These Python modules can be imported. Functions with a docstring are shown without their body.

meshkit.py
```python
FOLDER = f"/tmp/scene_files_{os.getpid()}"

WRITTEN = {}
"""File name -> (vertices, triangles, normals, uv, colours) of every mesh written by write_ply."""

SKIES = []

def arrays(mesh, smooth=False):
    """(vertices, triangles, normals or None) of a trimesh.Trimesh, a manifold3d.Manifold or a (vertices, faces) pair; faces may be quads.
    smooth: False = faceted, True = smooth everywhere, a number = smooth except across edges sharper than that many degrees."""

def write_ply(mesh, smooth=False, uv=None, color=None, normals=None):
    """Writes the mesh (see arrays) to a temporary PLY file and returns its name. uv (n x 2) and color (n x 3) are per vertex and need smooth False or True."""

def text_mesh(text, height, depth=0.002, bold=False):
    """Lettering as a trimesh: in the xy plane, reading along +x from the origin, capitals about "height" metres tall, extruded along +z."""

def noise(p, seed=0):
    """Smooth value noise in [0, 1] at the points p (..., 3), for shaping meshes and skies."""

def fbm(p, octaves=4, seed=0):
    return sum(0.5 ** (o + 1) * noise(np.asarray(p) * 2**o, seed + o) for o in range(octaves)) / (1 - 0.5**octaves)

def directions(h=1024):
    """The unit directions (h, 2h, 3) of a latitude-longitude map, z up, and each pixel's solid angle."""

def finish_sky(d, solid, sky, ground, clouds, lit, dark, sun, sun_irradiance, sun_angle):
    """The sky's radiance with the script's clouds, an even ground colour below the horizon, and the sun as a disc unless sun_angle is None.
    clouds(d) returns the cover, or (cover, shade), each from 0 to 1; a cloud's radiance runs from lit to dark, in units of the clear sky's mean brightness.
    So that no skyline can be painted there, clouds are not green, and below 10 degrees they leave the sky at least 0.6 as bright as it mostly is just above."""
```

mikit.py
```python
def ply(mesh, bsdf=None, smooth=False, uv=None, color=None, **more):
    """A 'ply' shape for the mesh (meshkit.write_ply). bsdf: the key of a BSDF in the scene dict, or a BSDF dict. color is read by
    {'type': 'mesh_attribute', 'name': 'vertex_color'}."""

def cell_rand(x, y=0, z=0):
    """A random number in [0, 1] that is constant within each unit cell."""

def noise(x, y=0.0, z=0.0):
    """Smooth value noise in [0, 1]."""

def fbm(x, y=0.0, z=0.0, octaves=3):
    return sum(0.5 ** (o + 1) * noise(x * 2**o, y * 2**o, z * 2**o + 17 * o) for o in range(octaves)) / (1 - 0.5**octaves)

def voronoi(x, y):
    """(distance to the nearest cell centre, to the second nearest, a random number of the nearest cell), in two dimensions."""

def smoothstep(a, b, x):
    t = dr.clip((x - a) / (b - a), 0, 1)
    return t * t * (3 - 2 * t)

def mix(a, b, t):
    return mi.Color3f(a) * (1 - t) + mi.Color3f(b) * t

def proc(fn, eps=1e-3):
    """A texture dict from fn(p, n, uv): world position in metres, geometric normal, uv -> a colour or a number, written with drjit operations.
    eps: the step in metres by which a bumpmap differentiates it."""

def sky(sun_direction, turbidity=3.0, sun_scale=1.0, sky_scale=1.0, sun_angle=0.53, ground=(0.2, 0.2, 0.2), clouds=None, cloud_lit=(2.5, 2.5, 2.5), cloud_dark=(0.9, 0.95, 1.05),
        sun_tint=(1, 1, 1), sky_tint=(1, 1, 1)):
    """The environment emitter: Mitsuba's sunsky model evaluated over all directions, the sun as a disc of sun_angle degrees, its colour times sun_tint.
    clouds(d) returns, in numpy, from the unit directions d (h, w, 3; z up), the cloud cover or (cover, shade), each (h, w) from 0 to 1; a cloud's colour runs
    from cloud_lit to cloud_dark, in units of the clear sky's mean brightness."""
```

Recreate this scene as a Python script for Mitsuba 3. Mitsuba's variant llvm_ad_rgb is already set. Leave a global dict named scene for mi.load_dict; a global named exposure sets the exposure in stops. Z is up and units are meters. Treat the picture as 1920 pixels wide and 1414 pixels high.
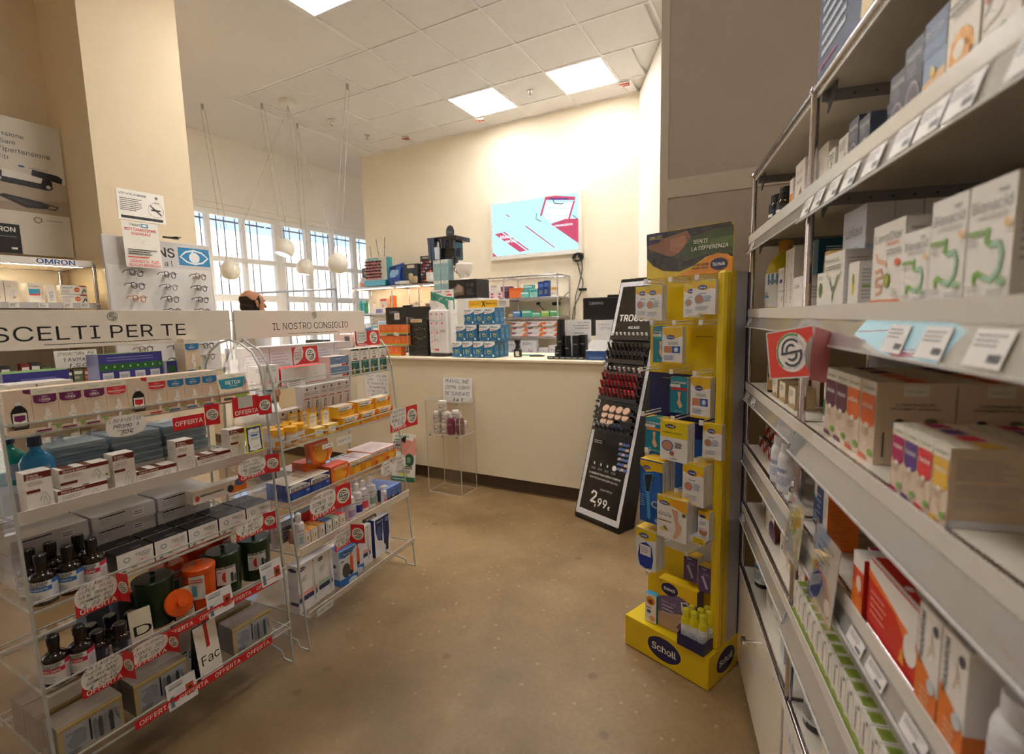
import math, random
import numpy as np, trimesh, drjit as dr, mitsuba as mi, mikit, meshkit
import manifold3d as m3
from mikit import noise, fbm, voronoi, cell_rand, smoothstep, mix
from shapely.geometry import Polygon
T = mi.ScalarTransform4f
scene, labels = {}, {}

# ------------------------------------------------------------------ camera, sky, lamps of the room, exposure
YAW, PITCH, ROLL, FPX, EYE = -0.49968, -0.11847, -0.0234, 935.67, np.array([0, 0, 1.45])
def cam_axes():
    cy, sy, cp, sp = math.cos(YAW), math.sin(YAW), math.cos(PITCH), math.sin(PITCH)
    f = np.array([sy * cp, cy * cp, sp]); r = np.array([cy, -sy, 0.0]); u = np.cross(r, f)
    return f, u * math.cos(ROLL) - r * math.sin(ROLL)
_f, _u = cam_axes()
scene['camera'] = {'type': 'thinlens', 'aperture_radius': .0028, 'focus_distance': 2.3, 'fov': 2 * math.degrees(math.atan(960 / FPX)), 'fov_axis': 'x', 'near_clip': 0.05,
                   'to_world': T().look_at(origin=EYE.tolist(), target=(EYE + _f).tolist(), up=_u.tolist())}
scene['sky'] = mikit.sky((0.62, -0.35, 0.7), turbidity=2.6, sun_scale=6.0, sky_scale=6.0, ground=(0.3, 0.29, 0.27))
exposure = 0.45
LED = (15.8, 15.1, 14.3)          # ceiling panels
H = 3.896                          # ceiling height
GX, GY = -5.22, 3.685              # a node of the ceiling grid, 0.6 m tiles
LED_CELLS = [(3, 2), (5, 2), (3, -2), (5, -2), (7, -2), (7, -6)]

def lin(h):
    h = h.lstrip('#'); h = ''.join(c * 2 for c in h) if len(h) == 3 else h
    v = np.array([int(h[i:i + 2], 16) for i in (0, 2, 4)]) / 255
    return np.where(v < 0.04045, v / 12.92, ((v + 0.055) / 1.055) ** 2.4)

for n, (i, j) in enumerate(LED_CELLS):
    k = 'ceiling_light' + ('' if n == 0 else '_%03d' % n)
    scene[k + '__diffuser'] = {'type': 'rectangle', 'to_world': T().translate([GX + .6 * i + .3, GY + .6 * j + .3, H - .004]).rotate([1, 0, 0], 180).scale([.285, .285, 1]),
                               'emitter': {'type': 'area', 'radiance': {'type': 'rgb', 'value': list(LED)}}}

# ------------------------------------------------------------------ materials
def bs(key, d, two=True):
    scene[key] = {'type': 'twosided', 'bsdf': d} if two else d
VC = {'type': 'mesh_attribute', 'name': 'vertex_color'}
bs('print', {'type': 'principled', 'base_color': VC, 'roughness': .42, 'specular': .45})
bs('matte', {'type': 'principled', 'base_color': VC, 'roughness': .8, 'specular': .25})
bs('gloss', {'type': 'principled', 'base_color': VC, 'roughness': .12, 'specular': .6})
bs('satin', {'type': 'principled', 'base_color': VC, 'roughness': .28, 'specular': .5})
bs('chrome', {'type': 'roughconductor', 'material': 'Cr', 'alpha': .06})
bs('steel', {'type': 'roughconductor', 'material': 'Al', 'alpha': .22})
bs('acrylic', {'type': 'thindielectric', 'int_ior': 1.49}, False)
bs('glass', {'type': 'thindielectric', 'int_ior': 1.5}, False)
def f_wall(c, s=3.0, a=.05):
    c = lin(c)
    def f(p, n, uv):
        t = fbm(p.x * s, p.y * s, p.z * s) * a + fbm(p.x * 40, p.y * 40, p.z * 40) * a * .5
        return mi.Color3f(*c.tolist()) * (1 - .75 * a + t)
    return f
def wallmat(key, c, s=3.0, a=.05, rough=.75):
    bs(key, {'type': 'principled', 'base_color': mikit.proc(f_wall(c, s, a)), 'roughness': rough, 'specular': .25})
wallmat('wall_cream', '#efe5cf'); wallmat('wall_white', '#f0ece4'); wallmat('wall_beige', '#e6d5b6', 2.5)
wallmat('wall_grey', '#b0a395', 5, .08); wallmat('wall_tape', '#c2b7a8', 6, .08)
wallmat('ceil_white', '#e6e4e2', 2, .03); wallmat('tile_white', '#e2e0df', 60, .07)
wallmat('counter_cream', '#ecdfc4', 8, .03, .5); wallmat('kick_brown', '#5b4c3c', 8, .1, .5)
def L3(h): return lin(h).tolist()
def f_floor(p, n, uv):
    a = fbm(p.x * .9, p.y * .9, 0.3); b = fbm(p.x * 3.1 + 7, p.y * 3.1, .7); c = noise(p.x * 90, p.y * 90, 1.0)
    d, d2, w = voronoi(p.x * 2.3, p.y * 2.3)
    spot = smoothstep(.055, .03, d) * dr.select(w > .55, 1.0, 0.0)
    q, q2, w2 = voronoi(p.x * 14, p.y * 14)
    fleck = smoothstep(.13, .07, q) * dr.select(w2 > .8, 1.0, 0.0)
    col = mix(L3('#6c573b'), L3('#957c58'), smoothstep(.3, .7, a * .6 + b * .4))
    col = mix(col, L3('#a08b6c'), .22 * smoothstep(.5, .75, b))
    col = mix(col, L3('#b3a388'), .4 * fleck * smoothstep(.35, .6, a))
    col = mix(col, L3('#57462f'), .35 * spot)
    return col * (.94 + .12 * c)
bs('floor_mat', {'type': 'principled', 'base_color': mikit.proc(f_floor), 'roughness': mikit.proc(lambda p, n, uv: .33 + .2 * fbm(p.x * 2, p.y * 2, 0.)), 'specular': .45})

# ------------------------------------------------------------------ mesh building
class MB:
    """collects triangles with a colour per vertex"""
    def __init__(s): s.v, s.f, s.c, s.n, s.M = [], [], [], 0, None
    def add(s, v, f, c):
        v = np.asarray(v, float).reshape(-1, 3)
        if s.M is not None: v = v @ s.M[:3, :3].T + s.M[:3, 3]
        c = lin(c) if isinstance(c, str) else np.asarray(c, float)
        s.v.append(v); s.f.append(np.asarray(f, int).reshape(-1, 3) + s.n); s.c.append(np.broadcast_to(c, (len(v), 3))); s.n += len(v)
        return s
    def quad(s, a, b, c, d, col): return s.add([a, b, c, d], [[0, 1, 2], [0, 2, 3]], col)
    def box(s, x0, y0, z0, x1, y1, z1, c, skip=''):
        P = lambda *q: [(x1 if a & 1 else x0, y1 if a & 2 else y0, z1 if a & 4 else z0) for a in q]
        for nm, q in (('f', (0, 1, 5, 4)), ('k', (3, 2, 6, 7)), ('l', (2, 0, 4, 6)), ('r', (1, 3, 7, 5)), ('t', (4, 5, 7, 6)), ('b', (2, 3, 1, 0))):
            if nm not in skip: s.add(P(*q), [[0, 1, 2], [0, 2, 3]], c[nm] if isinstance(c, dict) else c)
        return s
    def hull(s, pts, c, flat=True):
        h = trimesh.convex.convex_hull(np.asarray(pts, float))
        if flat: v = h.vertices[h.faces].reshape(-1, 3); return s.add(v, np.arange(len(v)).reshape(-1, 3), c)
        return s.add(h.vertices, h.faces, c)
    def cbox(s, x0, y0, z0, x1, y1, z1, c, b=.004):
        p = []
        for x, dx in ((x0, b), (x1, -b)):
            for y, dy in ((y0, b), (y1, -b)):
                for z, dz in ((z0, b), (z1, -b)): p += [(x + dx, y + dy, z), (x + dx, y, z + dz), (x, y + dy, z + dz)]
        return s.hull(p, c)
    def lathe(s, prof, c, at=(0, 0, 0), n=20, sx=1, sy=1):
        prof = np.asarray(prof, float); runs, cur = [], [prof[0]]
        for i in range(1, len(prof)):
            cur.append(prof[i])
            if i < len(prof) - 1:
                a, b = prof[i] - prof[i - 1], prof[i + 1] - prof[i]
                if np.dot(a, b) < .8 * np.linalg.norm(a) * np.linalg.norm(b): runs.append(cur); cur = [prof[i]]
        runs.append(cur)
        t = np.arange(n) * 2 * np.pi / n
        for r in runs:
            r = np.asarray(r)
            v = np.stack([np.outer(r[:, 0], np.cos(t)) * sx + at[0], np.outer(r[:, 0], np.sin(t)) * sy + at[1], np.repeat(r[:, 1:], n, 1) + at[2]], -1).reshape(-1, 3)
            f = []
            for i in range(len(r) - 1):
                for k in range(n):
                    a, b = i * n + k, i * n + (k + 1) % n
                    if r[i, 0] > 1e-9: f.append((a, b, b + n))
                    if r[i + 1, 0] > 1e-9: f.append((a, b + n, a + n))
            s.add(v, f, c)
        return s
    def tube(s, pts, r, c, n=8, cap=True):
        pts = np.asarray(pts, float); d = np.gradient(pts, axis=0); d /= np.linalg.norm(d, axis=1, keepdims=True) + 1e-12
        x = np.cross(d[0], (0, 0, 1) if abs(d[0][2]) < .9 else (1, 0, 0)); t = np.arange(n) * 2 * np.pi / n; v = []
        for p, k in zip(pts, d):
            x = x - k * (x @ k); x /= np.linalg.norm(x); y = np.cross(k, x)
            v.append(p + r * (np.outer(np.cos(t), x) + np.outer(np.sin(t), y)))
        f = []
        for i in range(len(pts) - 1):
            for k in range(n):
                a, b = i * n + k, i * n + (k + 1) % n; f += [(a, b, b + n), (a, b + n, a + n)]
        s.add(np.vstack(v), f, c)
        if cap:
            for e, o in ((0, -1), (-1, 1)):
                s.add(np.vstack([v[e], [pts[e]]]), [(k, (k + 1) % n, n)[::o] for k in range(n)], c)
        return s
    def prism(s, poly, a, b, c, axis=1):
        """polygon in the plane across axis (x-z for axis 1, y-z for 0, x-y for 2), extruded from a to b"""
        P = Polygon(poly).buffer(0); v, f = trimesh.creation.triangulate_polygon(P, engine='earcut'); v = np.asarray(v)
        def put(q, h):
            o = np.zeros((len(q), 3)); ax = [k for k in (0, 1, 2) if k != axis]; o[:, ax[0]], o[:, ax[1]], o[:, axis] = q[:, 0], q[:, 1], h; return o
        for h in (a, b): s.add(put(v, h), f, c)
        e = np.asarray(P.exterior.coords)
        for p, q in zip(e[:-1], e[1:]):
            w = put(np.array([p, q, q, p]), 0.0); w[:2, axis] = a; w[2:, axis] = b; s.add(w, [[0, 1, 2], [0, 2, 3]], c)
        return s
    def ply(s, bsdf): return mikit.ply((np.vstack(s.v), np.vstack(s.f)), bsdf, smooth=True, color=np.vstack(s.c))

TX = {}
def flat_text(txt, bold=False):
    k = (txt, bold)
    if k not in TX:
        m = meshkit.text_mesh(txt, 1.0, .01, bold); v, f = np.asarray(m.vertices), np.asarray(m.faces)
        f = f[(v[f][:, :, 2] > .005).all(1)]; u, inv = np.unique(f, return_inverse=True); v = v[u][:, :2]
        v[:, 0] -= v[:, 0].min(); TX[k] = (v, inv.reshape(-1, 3), v[:, 0].max())
    return TX[k]
STROKES = {k: [[(int(p[0]), int(p[1])) for p in st.split()] for st in s.split(';')] for k, s in {
 'A': '00 26 40;12 32', 'B': '00 06 26 45 34 13;13 34 41 20 00', 'C': '45 26 04 02 20 41', 'D': '00 06 26 44 42 20 00', 'E': '40 00 06 46;03 33', 'F': '00 06 46;03 33', 'G': '45 26 04 02 20 41 43 23',
 'H': '00 06;40 46;03 43', 'I': '20 26', 'J': '46 41 20 01', 'K': '00 06;46 03 40', 'L': '06 00 40', 'M': '00 06 23 46 40', 'N': '00 06 40 46', 'O': '20 02 04 26 44 42 20', 'P': '00 06 36 44 33 03',
 'Q': '20 02 04 26 44 42 20;21 40', 'R': '00 06 36 44 33 03;13 40', 'S': '45 26 05 14 33 41 20 01', 'T': '20 26;06 46', 'U': '06 01 20 41 46', 'V': '06 20 46', 'W': '06 10 23 30 46', 'X': '00 46;06 40',
 'Y': '06 23 46;23 20', 'Z': '06 46 00 40', '0': '20 02 04 26 44 42 20', '1': '14 26 20', '2': '05 26 45 44 00 40', '3': '06 46 23 43 41 20 01', '4': '36 02 42;34 30', '5': '46 06 03 33 42 30 00', '6': '45 16 02 10 30 42 33 02',
 '7': '06 46 10', '8': '23 05 26 45 23 01 20 41 23', '9': '43 14 25 45 43 30', '€': '45 26 04 02 20 41;03 33;02 32', '%': '00 46;15 16;30 31', '+': '21 25;03 43', '-': '13 33', ',': '21 10', '.': '20 21', "'": '26 25'}.items()}
def hand_text(txt, seed=1):
    rng = random.Random(seed); V, F, x = [], [], 0.0; w = .055
    for ch in txt.upper():
        if ch != ' ':
            dy, sk = rng.uniform(-.05, .05), rng.uniform(.05, .2)
            for st in STROKES.get(ch, []):
                P = np.array([(x + a * .13 + b / 6 * sk + rng.uniform(-.015, .015), b / 6 + dy) for a, b in st])
                for p, q in zip(P[:-1], P[1:]):
                    d = (q - p) / (np.linalg.norm(q - p) + 1e-9); m = np.array([-d[1], d[0]]) * w; e = d * w * .7; n = len(V)
                    V += [p - e - m, q + e - m, q + e + m, p - e + m]; F += [(n, n + 1, n + 2), (n, n + 2, n + 3)]
        x += .78 if ch not in "I1,.'" else .5
    V = np.array(V); return V, np.array(F), V[:, 0].max()
class Face:
    """a flat or cylindrical surface of W x H metres that print is laid on, painter's order"""
    def __init__(s, mb, o, ux, uy, W, Hh, cyl=None, e0=.00025):
        s.mb, s.o, s.W, s.H, s.cyl, s.e, s.e0 = mb, np.asarray(o, float), W, Hh, cyl, 0, e0
        s.ux, s.uy = np.asarray(ux, float), np.asarray(uy, float); s.n = np.cross(s.ux, s.uy)
    def put(s, q, f, col, lift=0):
        q = np.asarray(q, float); e = s.e * s.e0 + lift
        if s.cyl:      # o: centre of the foot, front towards -y
            a = (q[:, 0] - s.W / 2) / s.cyl - np.pi / 2; r = s.cyl + e
            v = s.o + np.stack([r * np.cos(a), r * np.sin(a), q[:, 1]], -1)
        else: v = s.o + np.outer(q[:, 0], s.ux) + np.outer(q[:, 1], s.uy) + s.n * e
        s.mb.add(v, f, col)
    def poly(s, pts, col):
        pts = np.asarray(pts, float) * [s.W, s.H]
        v, f = trimesh.creation.triangulate_polygon(Polygon(pts).buffer(0), engine='earcut'); s.e += 1; s.put(v, f, col)
    def rect(s, u0, v0, u1, v1, col):
        s.e += 1; n = 1 if not s.cyl else max(1, int((u1 - u0) * s.W / s.cyl / .25))
        x = np.linspace(u0, u1, n + 1) * s.W; q = np.concatenate([np.stack([x, x * 0 + v0 * s.H], 1), np.stack([x, x * 0 + v1 * s.H], 1)])
        s.put(q, [t for i in range(n) for t in ((i, i + 1, n + 2 + i), (i, n + 2 + i, n + 1 + i))], col)
    def ell(s, u, v, ru, rv, col, n=20, ring=0, a0=0, a1=360):
        s.e += 1; t = np.radians(np.linspace(a0, a1, n + 1)); R = np.array([ru, rv]) * [s.W, s.H]; c = np.array([u * s.W, v * s.H])
        o = c + np.stack([np.cos(t), np.sin(t)], 1) * R
        if ring:
            i = c + np.stack([np.cos(t), np.sin(t)], 1) * (R - ring * R.max()); q = np.vstack([o, i]); m = n + 1
            s.put(q, [k for j in range(n) for k in ((j, j + 1, m + j + 1), (j, m + j + 1, m + j))], col)
        else: s.put(np.vstack([o, [c]]), [(j, j + 1, n + 1) for j in range(n)], col)
    def text(s, txt, u, v, w, col, bold=False, rot=0, maxh=None, hand=0, slant=0):
        """centred at (u, v), w of the face's width wide"""
        q, f, L = hand_text(txt, hand) if hand else flat_text(txt, bold)
        k = w * (s.H if rot else s.W) / L
        ky = k if maxh is None else min(k, maxh * s.H)
        q = (q - [L / 2, .5]) * [k, ky]; q[:, 0] += slant * q[:, 1]; q[:, 1] += 0
        if rot:
            a = math.radians(rot); q = q @ np.array([[math.cos(a), math.sin(a)], [-math.sin(a), math.cos(a)]])
        s.e += 1; s.put(q + [u * s.W, v * s.H], f, col)
    def lines(s, u0, v0, u1, v1, n, col, seed=0):
        rng = random.Random(seed * 31 + n); h = (v1 - v0) / n
        for i in range(n): s.rect(u0, v0 + h * i + h * .25, u0 + (u1 - u0) * rng.uniform(.6, 1), v0 + h * i + h * .68, col); s.e -= 1
        s.e += 1
    def line(s, pts, w, col):
        s.e += 1; P = np.asarray(pts, float) * [s.W, s.H]
        for p, q in zip(P[:-1], P[1:]):
            d = (q - p) / (np.linalg.norm(q - p) + 1e-9); m = np.array([-d[1], d[0]]) * w / 2; d = d * w * .3
            s.put([p - d - m, q + d - m, q + d + m, p - d + m], [[0, 1, 2], [0, 2, 3]], col)
    def draw(s, ops):
        F = {'r': s.rect, 'e': s.ell, 't': s.text, 'l': s.lines, 'p': s.poly, 'k': s.line}
        for o in ops:
            kw = o[-1] if isinstance(o[-1], dict) else {}; a = o[1:-1] if kw else o[1:]; F[o[0]](*a, **kw)
        return s
BK, WH, RED, INK = '#16161a', '#f2efe9', '#d0262e', '#23262e'
def emblem(s, u, v, r, rim='#d9cdb4', bg=None, ink=INK, g=None):
    """the shop's round emblem: an S of two bent double strokes in a ring; r in metres"""
    W, Hh = s.W, s.H; ru, rv = r / W, r / Hh
    if bg: s.ell(u, v, ru, rv, bg)
    s.ell(u, v, ru * .96, rv * .96, rim, ring=.07)
    if g: s.ell(u, v, ru * .96, rv * .96, g, ring=.1, a0=60, a1=230)
    for sg in (0, 180):
        for rr in (.62, .34): s.ell(u + (.02 if sg else -.02) * ru, v + (-.1 if sg else .1) * rv, ru * rr, rv * rr, ink, ring=.13 / rr * .8, a0=40 + sg, a1=190 + sg, n=10)
    s.line([(u - .62 * ru, v - .05 * rv), (u + .62 * ru, v + .05 * rv)], r * .1, ink)

# ------------------------------------------------------------------ putting things into the scene
NEXT = {}
def newkey(name):
    n = NEXT.get(name, 0); NEXT[name] = n + 1
    return name if n == 0 else '%s_%03d' % (name, n)
def thing(name, parts, X=None, label=None, cat=None, group=None, kind=None):
    """parts: one shape dict, or a list of (part name, shape dict); X: where it stands"""
    k = newkey(name)
    if isinstance(parts, dict): parts = [('', parts)]
    cnt = {}
    for p, d in parts:
        full = k + ('__' + p if p else '')
        if p:
            c = cnt.get(p, 0); cnt[p] = c + 1
            if c: full += '_%03d' % c
        if X is not None: d = {**d, 'to_world': X @ d['to_world'] if 'to_world' in d else X}
        scene[full] = d
    L = {}
    if label: L['label'] = label
    if cat: L['category'] = cat
    if group: L['group'] = group
    if kind: L['kind'] = kind
    labels[k] = L
    return k
def fr(o, deg=0): return T().translate(list(map(float, o))).rotate([0, 0, 1], deg)
def at(F_, x, y, z, deg=0, tilt=0, roll=0): 
    t = F_.translate([float(x), float(y), float(z)])
    if deg: t = t.rotate([0, 0, 1], deg)
    if tilt: t = t.rotate([1, 0, 0], tilt)
    if roll: t = t.rotate([0, 1, 0], roll)
    return t
ORD = ['first', 'second', 'third', 'fourth', 'fifth', 'sixth', 'seventh', 'eighth', 'ninth', 'tenth', 'eleventh', 'twelfth', 'thirteenth', 'fourteenth']
def nth(i, n):
    if n == 1: return 'only'
    if n == 2: return ('left', 'right')[i]
    if i == 0: return 'leftmost'
    if i == n - 1: return 'rightmost'
    if n == 3: return 'middle'
    return ORD[i] + ' from left' if i < n / 2 else ORD[n - 1 - i] + ' from right'
CART = {}
def carton(w, d, h, base, F=(), R=(), L=(), Tp=(), name=None, bsdf='print', bulge=0):
    """a printed carton: x across, front at y = 0, standing on z = 0; base: a colour or one per side"""
    ck = name or repr((w, d, h, base, F, R, L, Tp, bsdf))
    if ck not in CART:
        m = MB(); m.box(-w / 2, 0, 0, w / 2, d, h, base)
        for ops, o, ux, uy, W, Hh in ((F, (-w / 2, 0, 0), (1, 0, 0), (0, 0, 1), w, h), (R, (w / 2, 0, 0), (0, 1, 0), (0, 0, 1), d, h), (L, (-w / 2, d, 0), (0, -1, 0), (0, 0, 1), d, h), (Tp, (-w / 2, 0, h), (1, 0, 0), (0, 1, 0), w, d)):
            if ops: Face(m, o, ux, uy, W, Hh).draw(ops)
        CART[ck] = m.ply(bsdf)
    return CART[ck]
def sheet(w, h, base, ops=(), t=.002, bsdf='print', fn=None):
    """a stiff printed card, front at y = 0, foot at z = 0"""
    m = MB(); m.box(-w / 2, 0, 0, w / 2, t, h, base); f = Face(m, (-w / 2, 0, 0), (1, 0, 0), (0, 0, 1), w, h).draw(ops)
    if fn: fn(f)
    return m.ply(bsdf)

# ------------------------------------------------------------------ the room
def struct(name, mb_or_d, bsdf=None, label=None):
    scene[name] = mb_or_d.ply(bsdf) if isinstance(mb_or_d, MB) else mb_or_d
    labels[name] = {'kind': 'structure', **({'label': label} if label else {})}
def slab(name, x0, y0, z0, x1, y1, z1, bsdf, label=None):
    m = MB(); m.box(x0, y0, z0, x1, y1, z1, '#ffffff'); struct(name, m, bsdf, label)
def wallq(m, p, q, z0, z1, t, out=1):
    p, q = np.array(p, float), np.array(q, float); d = (q - p) / np.linalg.norm(q - p); n = np.array([-d[1], d[0]]) * t * out
    c = [(*p, z0), (*q, z0), (*(q + n), z0), (*(p + n), z0)]; c = np.array(c + [(a, b, z1) for a, b, _ in c])
    m.hull(c, '#ffffff')
SH_P = np.array([-.115, 2.13, 0]); SH_U = np.array([.216, -.976, 0]) / np.hypot(.216, .976); SH_N = np.array([-SH_U[1], SH_U[0], 0]); SH_A = math.degrees(math.atan2(SH_U[1], SH_U[0]))
slab('floor', -6.9, -3.6, -.1, 1.9, 9.2, 0, 'floor_mat', 'polished brown concrete floor of the shop')
slab('wall_back', -5.70, 5.845, 0, -1.45, 5.98, H, 'wall_cream', 'cream back wall with the television')
m = MB(); wallq(m, (-1.5, 5.845), (.085, 2.40), 0, H, .12); struct('wall_right', m, 'wall_white', 'narrow white side wall right of the back wall')
m = MB(); wallq(m, SH_P[:2] + SH_N[:2] * .46 - SH_U[:2] * .22, SH_P[:2] + SH_N[:2] * .46 + SH_U[:2] * 5.8, 0, H, .1); struct('wall_shelving', m, 'wall_grey')
slab('wall_partition', -.515, 2.38, 0, .42, 2.47, H, 'wall_grey', 'bare grey plasterboard partition behind the yellow floor display')
m = MB(); m.box(-.515, 2.376, 0, -.48, 2.38, H, '#fff'); m.box(-.48, 2.376, 1.965, .4, 2.38, 2.045, '#fff')
scene['wall_partition__joint_tape'] = m.ply('wall_tape'); labels['wall_partition__joint_tape'] = {'label': 'pale joint tape across the plasterboard'}
m = MB()
for x, z in ((-.44, 2.18), (-.45, 1.62), (-.43, 2.75)): m.lathe([(0, .002), (.004, .002), (.004, 0)], BK, n=8)
slab('wall_column', -6.6, 1.656, 0, -3.9, 2.255, H, 'wall_beige', 'wide beige pillar with the no smoking notice')
m = MB(); m.box(-4.6, -.1, 0, -4.45, 1.656, H, '#fff'); m.box(-4.6, -3.6, 0, -4.45, -1.9, H, '#fff'); m.box(-4.6, -1.9, 2.9, -4.45, -.1, H, '#fff'); struct('wall_left', m, 'wall_beige', 'beige left wall behind the blood pressure poster')
m = MB()  # glazed entrance, unseen, added to account for daylight from behind the viewer
for a, b in ((-1.9, -1.84), (-1.03, -.97), (-.16, -.1)): m.box(-4.56, a, 0, -4.5, b, 2.9, '#d9d9d6')
m.box(-4.56, -1.84, 2.84, -4.5, -.16, 2.9, '#d9d9d6'); m.box(-4.56, -1.84, 0, -4.5, -.16, .08, '#d9d9d6'); m.box(-4.56, -1.84, 2.15, -4.5, -.16, 2.2, '#d9d9d6'); scene['door_1__frame'] = m.ply('satin'); labels['door_1'] = {'kind': 'structure', 'label': 'glazed shop entrance added out of view behind the viewer to let in daylight'}
for n, (a, b, c, d) in enumerate(((-1.84, -1.03, .08, 2.15), (-.97, -.16, .08, 2.15), (-1.84, -1.03, 2.2, 2.84), (-.97, -.16, 2.2, 2.84))):
    m = MB(); m.quad((-4.53, a, c), (-4.53, b, c), (-4.53, b, d), (-4.53, a, d), '#fff'); scene['door_1__pane' + ('_%03d' % n if n else '')] = m.ply('glass')
slab('wall_front', -4.6, -3.6, 0, 1.9, -3.45, H, 'wall_cream')
slab('wall_far', -6.9, 9.05, 0, -1.0, 9.2, H, 'wall_white')
# window wall: sill, lintel, piers
WY = [(2.9, 3.36), (3.41, 3.954), (4.0, 4.437), (4.486, 4.936), (5.082, 5.484), (5.57, 5.988), (6.046, 6.443), (6.536, 6.96), (7.05, 7.47), (7.52, 7.97)]
m = MB(); m.box(-6.85, 2.255, 2.96, -6.6, 9.2, H, '#fff'); m.box(-6.85, 2.255, 0, -6.6, 9.2, .92, '#fff'); m.box(-6.85, 2.255, .92, -6.6, 2.85, 2.96, '#fff'); m.box(-6.85, 8.02, .92, -6.6, 9.2, 2.96, '#fff')
struct('wall_window', m, 'wall_white', 'white outer wall above the row of barred windows')
m = MB(); m.box(-6.6, 2.255, 2.95, -6.56, 9.05, 2.975, '#fff'); m.box(-6.6, 2.255, 3.03, -6.575, 9.05, 3.055, '#fff'); struct('trim_1', m, 'wall_white')
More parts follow.
